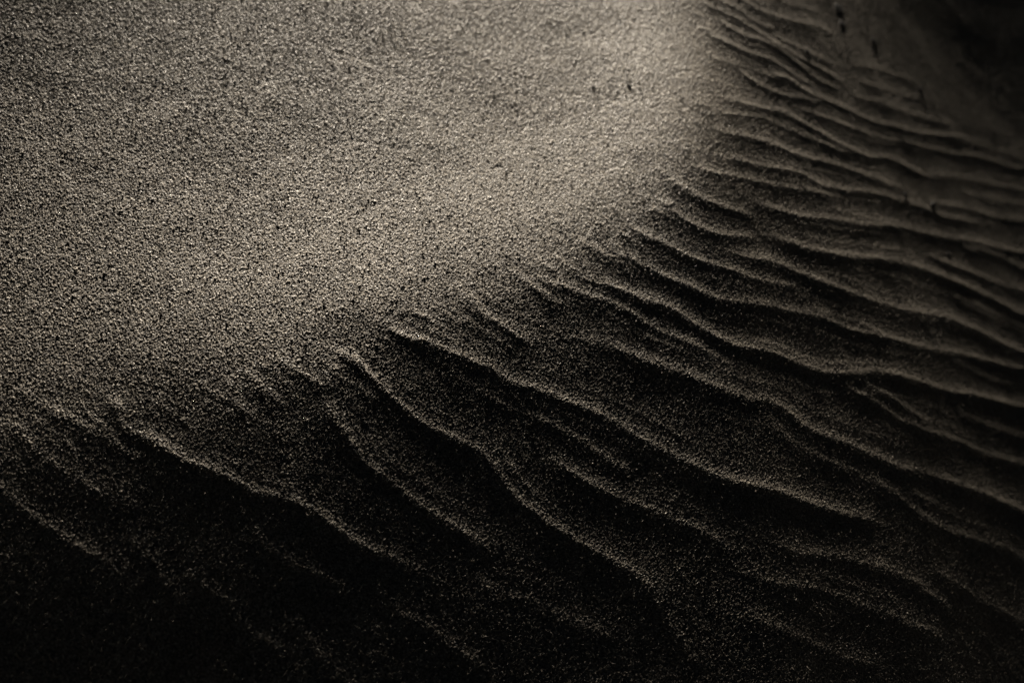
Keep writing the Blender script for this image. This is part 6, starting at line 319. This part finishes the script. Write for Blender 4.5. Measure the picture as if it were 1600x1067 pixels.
(0.09603832990940976, 0.0086, 0.3, 0.3, [(0.12, 1.367), (0.153, 1.403), (0.177, 1.417), (0.204, 1.429), (0.236, 1.451), (0.276, 1.493)]),
(0.09607528070383684, 0.0072, 0.3, 0.3, [(0.076, 1.302), (0.103, 1.328), (0.135, 1.366), (0.164, 1.387), (0.201, 1.41), (0.234, 1.439)]),
(0.07756095713405661, 0.0089, 0.3, 0.3, [(0.087, 1.416), (0.116, 1.442), (0.143, 1.469), (0.167, 1.479), (0.197, 1.497), (0.229, 1.529), (0.264, 1.568), (0.312, 1.633), (0.361, 1.703), (0.417, 1.788), (0.487, 1.864)]),
(0.09928674705216964, 0.009, 0.3, 0.3, [(0.178, 1.45), (0.211, 1.476), (0.246, 1.51), (0.284, 1.563), (0.336, 1.642), (0.404, 1.73)]),
(0.11830959737143086, 0.0091, 0.3, 0.3, [(0.092, 1.506), (0.132, 1.522), (0.166, 1.54), (0.205, 1.569)]),
(0.10342554717459465, 0.0095, 0.3, 0.3, [(0.032, 1.461), (0.044, 1.464), (0.075, 1.474), (0.114, 1.506), (0.142, 1.511), (0.185, 1.529)]),
(0.09327855063343851, 0.0071, 0.3, 0.3, [(0.074, 1.211), (0.099, 1.214), (0.131, 1.241), (0.159, 1.267), (0.197, 1.306)]),
(0.13257823753168177, 0.0089, 0.3, 0.3, [(0.153, 1.225), (0.179, 1.248), (0.212, 1.277), (0.252, 1.318), (0.296, 1.374), (0.346, 1.445)]),
(0.11562785450221924, 0.0086, 0.3, 0.3, [(0.061, 1.099), (0.085, 1.098), (0.115, 1.096), (0.135, 1.098), (0.16, 1.111), (0.187, 1.127)]),
(0.09865197826375757, 0.0127, 0.14914645296843862, 0.452560641094684, [(0.197, 1.172), (0.237, 1.197), (0.274, 1.224), (0.312, 1.251), (0.358, 1.299), (0.423, 1.378), (0.485, 1.442), (0.537, 1.477), (0.59, 1.517), (0.669, 1.557), (0.747, 1.599), (0.821, 1.648), (0.898, 1.691), (0.976, 1.735), (1.055, 1.774)]),
(0.11267979941003814, 0.0117, 0.3, 0.3, [(0.237, 1.227), (0.275, 1.257), (0.315, 1.29), (0.362, 1.34)]),
(0.11758381537692522, 0.0123, 0.15386010519332247, 0.43841968442003265, [(0.273, 1.266), (0.319, 1.324), (0.353, 1.364), (0.391, 1.405), (0.431, 1.446), (0.473, 1.481), (0.516, 1.514), (0.584, 1.565), (0.649, 1.616), (0.709, 1.673), (0.76, 1.737), (0.803, 1.807), (0.855, 1.871)]),
(0.12856783254271054, 0.0112, 0.3, 0.3, [(0.154, 1.221), (0.164, 1.225), (0.189, 1.241), (0.228, 1.271), (0.272, 1.315), (0.32, 1.379), (0.358, 1.428), (0.399, 1.475)]),
(0.12643951158441588, 0.0103, 0.3, 0.3, [(0.099, 1.059), (0.122, 1.062), (0.146, 1.063), (0.17, 1.071), (0.201, 1.101), (0.233, 1.128), (0.265, 1.152), (0.3, 1.174), (0.336, 1.205), (0.37, 1.243), (0.428, 1.309)]),
(0.09061293283233583, 0.0104, 0.3, 0.3, [(0.121, 1.093), (0.145, 1.097), (0.17, 1.113), (0.2, 1.147), (0.232, 1.174), (0.266, 1.201), (0.303, 1.226), (0.341, 1.263), (0.377, 1.306)]),
(0.1150192332603328, 0.0119, 0.3, 0.3, [(0.014, 1.021), (0.025, 1.021), (0.047, 1.021), (0.087, 1.017), (0.115, 1.024), (0.141, 1.019), (0.166, 1.015), (0.191, 1.021), (0.224, 1.044), (0.257, 1.065), (0.283, 1.082), (0.31, 1.107), (0.343, 1.142), (0.385, 1.188), (0.438, 1.238), (0.492, 1.294)]),
(0.15128990296594372, 0.0117, 0.3, 0.3, [(0.141, 1.054), (0.166, 1.054), (0.191, 1.061), (0.226, 1.088), (0.259, 1.106), (0.286, 1.127), (0.314, 1.156), (0.35, 1.199), (0.395, 1.25)]),
(0.0835164690084055, 0.0109, 0.3, 0.3, [(0.32, 1.108), (0.35, 1.118), (0.378, 1.127), (0.42, 1.16), (0.472, 1.209)]),
(0.06442097185348608, 0.0117, 0.3, 0.3, [(0.358, 1.16), (0.387, 1.171), (0.432, 1.209), (0.483, 1.255), (0.531, 1.294)]),
(0.12288855310715072, 0.0095, 0.3, 0.3, [(-0.001, 1.002), (0.008, 1.002), (0.035, 1.007), (0.058, 1.01), (0.083, 1.007), (0.096, 1.006), (0.12, 1.004), (0.142, 1.008), (0.177, 1.009)]),
(0.10955062680929058, 0.0087, 0.3, 0.3, [(0.035, 1.036), (0.059, 1.04), (0.084, 1.037), (0.096, 1.037), (0.12, 1.035)]),
(0.11728892556805469, 0.014, 0.3, 0.3, [(0.132, 0.959), (0.16, 0.96), (0.187, 0.961), (0.21, 0.966), (0.235, 0.983), (0.258, 0.994), (0.274, 0.993), (0.317, 1.015), (0.359, 1.036), (0.4, 1.064), (0.452, 1.105), (0.501, 1.147), (0.548, 1.181)]),
(0.12431950738614049, 0.014, 0.3, 0.3, [(0.019, 0.986), (0.052, 0.992), (0.075, 0.997), (0.109, 1.002), (0.131, 1.005), (0.159, 1.005), (0.187, 1.009), (0.213, 1.02), (0.243, 1.044), (0.267, 1.053), (0.285, 1.055), (0.327, 1.077), (0.373, 1.109), (0.418, 1.145), (0.475, 1.2)]),
(0.1383293306169304, 0.0117, 0.3, 0.3, [(-0.037, 0.876), (-0.009, 0.881), (0.015, 0.881), (0.04, 0.89), (0.066, 0.89), (0.093, 0.893), (0.112, 0.893), (0.135, 0.893), (0.169, 0.892), (0.203, 0.892), (0.23, 0.898)]),
(0.11160735477010375, 0.0115, 0.3, 0.3, [(-0.038, 0.912), (-0.009, 0.915), (0.014, 0.914), (0.039, 0.923), (0.067, 0.924), (0.095, 0.927), (0.114, 0.928), (0.137, 0.928), (0.17, 0.924), (0.203, 0.921), (0.23, 0.929)]),
(0.0569622195351924, 0.0126, 0.3, 0.3, [(0.384, 1.022), (0.415, 1.03), (0.453, 1.046), (0.509, 1.092)]),
(0.08668112675498585, 0.0148, 0.12663286651171876, 0.5201014004648438, [(0.348, 1.052), (0.362, 1.059), (0.397, 1.079), (0.43, 1.088), (0.471, 1.111), (0.525, 1.156), (0.572, 1.191), (0.625, 1.227), (0.696, 1.283), (0.766, 1.34), (0.84, 1.391), (0.92, 1.433), (0.999, 1.477)]),
(0.06503284591789332, 0.0116, 0.3, 0.3, [(0.061, 0.825), (0.092, 0.826), (0.117, 0.828), (0.15, 0.829), (0.176, 0.831), (0.192, 0.829), (0.214, 0.831)]),
(0.09877400357492083, 0.0104, 0.3, 0.3, [(0.151, 0.859), (0.176, 0.861), (0.193, 0.863), (0.214, 0.863)]),
(0.0676979313225039, 0.0126, 0.3, 0.3, [(0.281, 0.854), (0.306, 0.865), (0.346, 0.9), (0.38, 0.919), (0.419, 0.935)]),
(0.05400088600609072, 0.0137, 0.3, 0.3, [(0.308, 0.917), (0.348, 0.951), (0.387, 0.975), (0.438, 1.008)]),
(0.09463592057275617, 0.0104, 0.3, 0.3, [(-0.05, 0.807), (-0.025, 0.804), (-0.001, 0.807), (0.016, 0.807), (0.036, 0.798), (0.054, 0.787), (0.079, 0.778), (0.104, 0.773), (0.126, 0.775), (0.148, 0.774), (0.163, 0.774), (0.183, 0.77), (0.214, 0.763)]),
(0.12091648893302266, 0.0107, 0.3, 0.3, [(-0.113, 0.86), (-0.09, 0.851), (-0.07, 0.841), (-0.046, 0.835), (-0.023, 0.833), (0.001, 0.833), (0.021, 0.832), (0.042, 0.821), (0.061, 0.811), (0.085, 0.805), (0.107, 0.801), (0.129, 0.8)]),
(0.10448622670819112, 0.0083, 0.3, 0.3, [(-0.059, 0.936), (-0.034, 0.93), (-0.017, 0.926), (-0.0, 0.925)]),
(0.11446212027797646, 0.0094, 0.3, 0.3, [(-0.09, 0.759), (-0.07, 0.747), (-0.043, 0.741), (-0.021, 0.736), (0.005, 0.731), (0.025, 0.734), (0.045, 0.73)]),
(0.12863404977603785, 0.0101, 0.3, 0.3, [(-0.081, 0.792), (-0.06, 0.781), (-0.037, 0.772), (-0.016, 0.77), (0.008, 0.765), (0.028, 0.768), (0.049, 0.767)]),
(0.05962314497113274, 0.0103, 0.3, 0.3, [(0.046, 0.704), (0.054, 0.703), (0.074, 0.698), (0.102, 0.704), (0.131, 0.707), (0.161, 0.715)]),
(0.06327632324628776, 0.0105, 0.3, 0.3, [(0.058, 0.738), (0.077, 0.732), (0.102, 0.738), (0.132, 0.74)]),
(0.11465929187892591, 0.01, 0.3, 0.3, [(-0.259, 0.706), (-0.24, 0.689), (-0.218, 0.687), (-0.196, 0.681), (-0.175, 0.682), (-0.151, 0.683), (-0.123, 0.68), (-0.101, 0.682), (-0.078, 0.684), (-0.049, 0.679), (-0.028, 0.677)]),
(0.08730855017975918, 0.0096, 0.3, 0.3, [(-0.178, 0.71), (-0.155, 0.712), (-0.126, 0.711), (-0.102, 0.712), (-0.078, 0.714)]),
(0.053408078861440646, 0.0131, 0.3, 0.3, [(0.247, 0.815), (0.284, 0.826), (0.329, 0.851), (0.369, 0.871), (0.436, 0.902)]),
(0.06453398851609346, 0.0137, 0.3, 0.3, [(0.249, 0.847), (0.286, 0.861), (0.332, 0.891), (0.374, 0.912), (0.449, 0.95), (0.514, 0.995)])]

rng = np.random.default_rng(7)
LAT = rng.random((2048, 2048), dtype=np.float32)
def vnoise(x, y, cell, off=0, smooth=True):
    u = x / cell + 517.3 + off * 31.7; v = y / cell + 911.1 + off * 57.1
    i = np.floor(u).astype(np.int64); j = np.floor(v).astype(np.int64)
    a = (u - i).astype(np.float32); b = (v - j).astype(np.float32)
    if smooth: a = a*a*(3-2*a); b = b*b*(3-2*b)
    i0 = i & 2047; i1 = (i+1) & 2047; j0 = j & 2047; j1 = (j+1) & 2047
    return (LAT[i0, j0]*(1-a)*(1-b) + LAT[i1, j0]*a*(1-b) + LAT[i0, j1]*(1-a)*b + LAT[i1, j1]*a*b) - .5

def cub(x):  # cubic B-spline weights
    return ((1-x)**3/6, (3*x**3-6*x**2+4)/6, (-3*x**3+3*x**2+3*x+1)/6, x**3/6)
def broad(x, y):
    q = x*Sy - y*Sx; t = -(x*Sx + y*Sy)
    n = TABLE.shape[0]
    u = np.clip((q-q0)/(q1-q0)*(n-1), 1, n-2.001); v = np.clip((t-t0)/(t1-t0)*(n-1), 1, n-2.001)
    i = u.astype(int); j = v.astype(int); wu = cub(u-i); wv = cub(v-j)
    h = 0
    for k in range(4):
        for l in range(4):
            h = h + wu[k]*wv[l]*TABLE[np.clip(i+k-1, 0, n-1), np.clip(j+l-1, 0, n-1)]
    return h
def sstep(a): a = np.clip(a, 0, 1); return a*a*(3-2*a)
def spline(p, k=6):
    p = np.array(p); e = np.vstack([2*p[0]-p[1], p, 2*p[-1]-p[-2]]); o = []
    for i in range(1, len(e)-2):
        for s in np.arange(k)/k:
            o.append(.5*((2*e[i]) + (-e[i-1]+e[i+1])*s + (2*e[i-1]-5*e[i]+4*e[i+1]-e[i+2])*s*s + (-e[i-1]+3*e[i]-3*e[i+1]+e[i+2])*s**3))
    o.append(p[-1]); return np.array(o)

def ripples(x, y):
    h = np.zeros_like(x)
    # small irregular sway of the crest lines
    wx = x + .0035*vnoise(x, y, .06, 1) + .0012*vnoise(x, y, .022, 2)
    wy = y + .0035*vnoise(x, y, .06, 3) + .0012*vnoise(x, y, .022, 4)
    mod = 1 + .4*vnoise(x, y, .06, 5) + .15*vnoise(x, y, .012, 6)
    for a, wd, fi, fo, pts in CRESTS:
        if a == 0: continue
        c = spline(pts, 4); m = 6*wd
        sel = np.where((wx > c[:,0].min()-m) & (wx < c[:,0].max()+m) & (wy > c[:,1].min()-m) & (wy < c[:,1].max()+m))[0]
        if not len(sel): continue
        X = wx[sel]; Y = wy[sel]; best = np.full(len(sel), 1e9); sd = np.zeros(len(sel)); ss = np.zeros(len(sel))
        seg = np.linalg.norm(np.diff(c, axis=0), axis=1); L = seg.sum(); acc = 0
        for i in range(len(seg)):
            dx, dy = (c[i+1]-c[i])/seg[i]
            u = (X-c[i,0])*dx + (Y-c[i,1])*dy; uc = np.clip(u, 0, seg[i])
            ex = X-c[i,0]-uc*dx; ey = Y-c[i,1]-uc*dy; d2 = ex*ex+ey*ey
            k = d2 < best; best[k] = d2[k]; ss[k] = (acc+uc[k])/L
            sd[k] = np.sign(-(ex*dy - ey*dx))[k]
            acc += seg[i]
        d = np.sqrt(best)
        amp = a*AMP * sstep(ss/fi) * sstep((1-ss)/fo)
        W = np.where(sd > 0, wd*STOSS, wd*LEE)
        r = wd*.12
        prof = np.exp(-(np.sqrt(d*d+r*r)-r)/W)
        if a < 0:   # creep marks are patchy
            amp = amp * np.clip(.9 + 3.5*vnoise(X, Y, .006, 20) + 2*vnoise(X, Y, .0025, 21), 0, 1.6)
        h[sel] += amp*wd*STOSS*prof*mod[sel]
    return h
STOSS, LEE = .36, .5
AMP = .55

def relief(x, y, fine=True):
    h = broad(x, y)
    h = h + .002*vnoise(x, y, .21, 8) + .0008*vnoise(x, y, .07, 9) + .0003*vnoise(x, y, .025, 10)
    far = sstep((np.hypot(x, y-1)-3)/12)
    h = h + far*(1.6*vnoise(x, y, 9., 11) + 6*vnoise(x, y, 47., 12)*sstep((np.hypot(x, y)-15)/60))
    h = h + ripples(x, y)
    g = 1.0
    h = h + g*(GR1*vnoise(x, y, .0021, 13, False) + GR2*vnoise(x, y, .00075, 14, False)
             + .0013*np.clip((vnoise(x, y, .0008, 15, False) - .32)/.18, 0, 1))   # a few proud grains
    return h
GR1, GR2 = .00012, .00072

# one sheet from the photographer's feet to the horizon, finest where one looks
STEP = R(0.025)
az_f = np.arange(R(-36), R(44), STEP)
def stretch(a, end, f=1.09):
    o = []; s = STEP if end > a else -STEP
    while abs(end-a) > abs(s)*1.5 : 
        a += s; o.append(a); s = math.copysign(min(abs(s)*f, R(6)), s)
    return o
A = np.array(sorted(stretch(az_f[0], R(-180)) + list(az_f) + stretch(az_f[-1], R(180))))
A[0] = R(-180); A[-1] = R(180)
dep = np.arange(R(70), R(15), -STEP*1.0)
rad = list(CAM_H/np.tan(dep)); s = rad[-1]-rad[-2]; r = rad[-1]
while r < 900: s *= 1.06; r += s; rad.append(r)
inner = list(np.linspace(.0005, 1, 12)[:-1]*rad[0])
rad = np.array(inner + rad)
AA, RR = np.meshgrid(A, rad, indexing='ij')
x = (RR*np.sin(AA)).ravel(); y = (RR*np.cos(AA)).ravel()
z = relief(x, y)
na, nr = AA.shape
I = (np.arange(na-1)[:, None]*nr + np.arange(nr-1)[None, :]).ravel()
F = np.stack([I, I+1, I+nr+1, I+nr], 1)[:, ::-1].astype(np.int32)
me = bpy.data.meshes.new('sand_dune')
me.vertices.add(len(x)); me.vertices.foreach_set('co', np.stack([x, y, z], 1).astype(np.float32).ravel())
me.loops.add(F.size); me.loops.foreach_set('vertex_index', F.ravel())
me.polygons.add(len(F)); me.polygons.foreach_set('loop_start', np.arange(0, F.size, 4, dtype=np.int32))
me.polygons.foreach_set('use_smooth', np.ones(len(F), dtype=bool))
me.update(calc_edges=True)
dune = bpy.data.objects.new('sand_dune', me); S.collection.objects.link(dune)
print('verts', len(x))
dune['label'] = 'rippled slope of dark grey-brown sand lit by low sun'; dune['kind'] = 'structure'; dune['category'] = 'sand'

def sand_material():
    m = bpy.data.materials.new('sand'); m.use_nodes = True; N = m.node_tree.nodes; Lk = m.node_tree.links
    b = N['Principled BSDF']; b.inputs['Roughness'].default_value = .75; b.inputs['Specular IOR Level'].default_value = .4
    tc = N.new('ShaderNodeTexCoord')
    vor = N.new('ShaderNodeTexVoronoi'); vor.inputs['Scale'].default_value = 1150; Lk.new(tc.outputs['Object'], vor.inputs['Vector'])
    sep = N.new('ShaderNodeSeparateColor'); Lk.new(vor.outputs['Color'], sep.inputs[0])
    ramp = N.new('ShaderNodeValToRGB'); Lk.new(sep.outputs[0], ramp.inputs[0])
    e = ramp.color_ramp.elements; e[0].position = 0; e[0].color = (.03, .028, .026, 1); e[1].position = 1; e[1].color = (.85, .79, .68, 1)
    k = e.new(.22); k.color = (.10, .088, .074, 1); k = e.new(.62); k.color = (.30, .265, .215, 1); k = e.new(.9); k.color = (.48, .42, .34, 1)
    Lk.new(ramp.outputs[0], b.inputs['Base Color'])
    rr = N.new('ShaderNodeMapRange'); rr.inputs['To Min'].default_value = .45; rr.inputs['To Max'].default_value = .95
    Lk.new(sep.outputs[1], rr.inputs['Value']); Lk.new(rr.outputs[0], b.inputs['Roughness'])
    v2 = N.new('ShaderNodeTexVoronoi'); v2.inputs['Scale'].default_value = 1000; Lk.new(tc.outputs['Object'], v2.inputs['Vector'])
    bp = N.new('ShaderNodeBump'); bp.inputs['Distance'].default_value = .0005; bp.inputs['Strength'].default_value = .6; bp.invert = True
    Lk.new(v2.outputs['Distance'], bp.inputs['Height']); Lk.new(bp.outputs[0], b.inputs['Normal'])
    return m
dune.data.materials.append(sand_material())

# ------------------------------------------------------------------ scraps on the sand
DEBRIS = [
[0.1789, 1.7349, 0.1935, 1.7556, 0.6, 'pebble', 'largest dark pebble, at the top edge right of the fine ripples'],
[0.1895, 1.7109, 0.1987, 1.726, 0.6, 'pebble', 'small dark pebble just below the largest pebble'],
[0.2432, 1.7695, 0.2519, 1.7815, 0.65, 'pebble', 'dark pebble in plain dim sand, third in the row descending from the top edge'],
[0.1552, 1.5675, 0.1612, 1.5706, 0.8, 'pebble', 'dark pebble sitting on the ends of the topmost fine ripples'],
[0.3358, 1.8015, 0.344, 1.8103, 0.6, 'pebble', 'lone dark pebble on flat dim sand where the upper ripples die out at right'],
[0.3406, 1.5336, 0.3459, 1.5392, 0.6, 'pebble', 'tiny dark pebble in a ripple trough at right, left of a close pair'],
[0.3882, 1.5839, 0.3937, 1.598, 0.5, 'pebble', 'larger of two close dark pebbles on a ripple crest at right'],
[0.3768, 1.5532, 0.3802, 1.5556, 0.7, 'pebble', 'smaller of two close dark pebbles on a ripple crest at right'],
[0.4252, 1.5279, 0.4316, 1.5336, 0.5, 'pebble', 'flat dark pebble low on the right, below a long wavy ripple crest'],
[0.4759, 1.8971, 0.4815, 1.9002, 0.6, 'pebble', 'dark pebble nearest the right edge, in smooth dim sand above the ripples'],
[-0.0447, 1.2916, -0.0404, 1.2884, 0.35, 'wood_chip', 'upper of two thin dark splinters lying end to end on the bright sand'],
[-0.0377, 1.2842, -0.0341, 1.2834, 0.4, 'wood_chip', 'lower of two thin dark splinters lying end to end on the bright sand'],
[-0.0122, 1.3097, -0.0077, 1.3061, 0.5, 'wood_chip', 'stubby dark wood chip on the bright sand, right of the two splinters'],
[-0.0791, 1.1246, -0.0776, 1.1285, 0.5, 'pebble', 'oblong dark pebble in the middle of the bright smooth sand'],
[-0.361, 0.7769, -0.3585, 0.7766, 0.7, 'pebble', 'reddish dark pebble by itself on the coarse sand near the left edge']]
def plain(name, col, rough):
    m = bpy.data.materials.new(name); m.use_nodes = True; N = m.node_tree.nodes; Lk = m.node_tree.links
    b = N['Principled BSDF']; b.inputs['Roughness'].default_value = rough
    n = N.new('ShaderNodeTexNoise'); n.inputs['Scale'].default_value = 300; tc = N.new('ShaderNodeTexCoord'); Lk.new(tc.outputs['Object'], n.inputs['Vector'])
    r = N.new('ShaderNodeValToRGB'); Lk.new(n.outputs['Fac'], r.inputs[0])
    r.color_ramp.elements[0].color = (*[c*.5 for c in col], 1); r.color_ramp.elements[1].color = (*[c*1.6 for c in col], 1)
    Lk.new(r.outputs[0], b.inputs['Base Color']); return m
import bmesh
M_STONE = plain('dark_stone', (.02, .018, .016), .7); M_WOOD = plain('dark_wood', (.022, .016, .011), .8); M_RED = plain('red_stone', (.06, .03, .02), .7)
for k, (x0, y0, x1, y1, asp, kind, label) in enumerate(DEBRIS):
    r_ = np.random.default_rng(100+k)
    L = max(math.hypot(x1-x0, y1-y0)*.5, .0011); Wd = L*asp; Ht = min(Wd*.35, .0007)
    bm = bmesh.new(); bmesh.ops.create_icosphere(bm, subdivisions=3, radius=1)
    ph = r_.random(6)*6
    for v in bm.verts:
        c = v.co; s = 1 + .14*math.sin(2.1*c.x+ph[0]+2*c.y) + .1*math.sin(3.7*c.y+ph[1]+c.z*2) + .06*math.sin(6*c.z+ph[2]+4*c.x)
        if kind == 'wood_chip':      # squared, broken ends
            c = Vector((math.copysign(abs(c.x)**.45, c.x), math.copysign(abs(c.y)**.7, c.y), math.copysign(abs(c.z)**.7, c.z)))
            c.y *= 1 - .35*c.x*math.sin(ph[3]); s = 1 + .12*math.sin(9*c.y+ph[4])
        v.co = Vector((c.x*L*s, c.y*Wd*s, c.z*Ht*s))
    me_ = bpy.data.meshes.new(kind); bm.to_mesh(me_); bm.free()
    for p_ in me_.polygons: p_.use_smooth = True
    me_.materials.append(M_WOOD if kind == 'wood_chip' else (M_RED if 'reddish' in label else M_STONE))
    o = bpy.data.objects.new(kind, me_); S.collection.objects.link(o)
    zz = float((broad(np.array([x0]), np.array([y0])) + ripples(np.array([x0]), np.array([y0])))[0])
    e = .01; zx = float(broad(np.array([x0+e]), np.array([y0]))[0]-broad(np.array([x0-e]), np.array([y0]))[0])/(2*e)
    zy = float(broad(np.array([x0]), np.array([y0+e]))[0]-broad(np.array([x0]), np.array([y0-e]))[0])/(2*e)
    nrm = Vector((-zx, -zy, 1)).normalized(); tx = Vector((x1-x0, y1-y0, 0)); tx = (tx - nrm*tx.dot(nrm)).normalized(); ty = nrm.cross(tx)
    o.matrix_world = Matrix(((tx.x, ty.x, nrm.x, x0), (tx.y, ty.y, nrm.y, y0), (tx.z, ty.z, nrm.z, zz + .0007 - Ht), (0, 0, 0, 1)))
    o['label'] = label; o['category'] = 'pebble' if kind == 'pebble' else 'wood chip'
    o['group'] = 'dark pebbles scattered on the sand' if kind == 'pebble' else 'wood splinters on the bright sand'
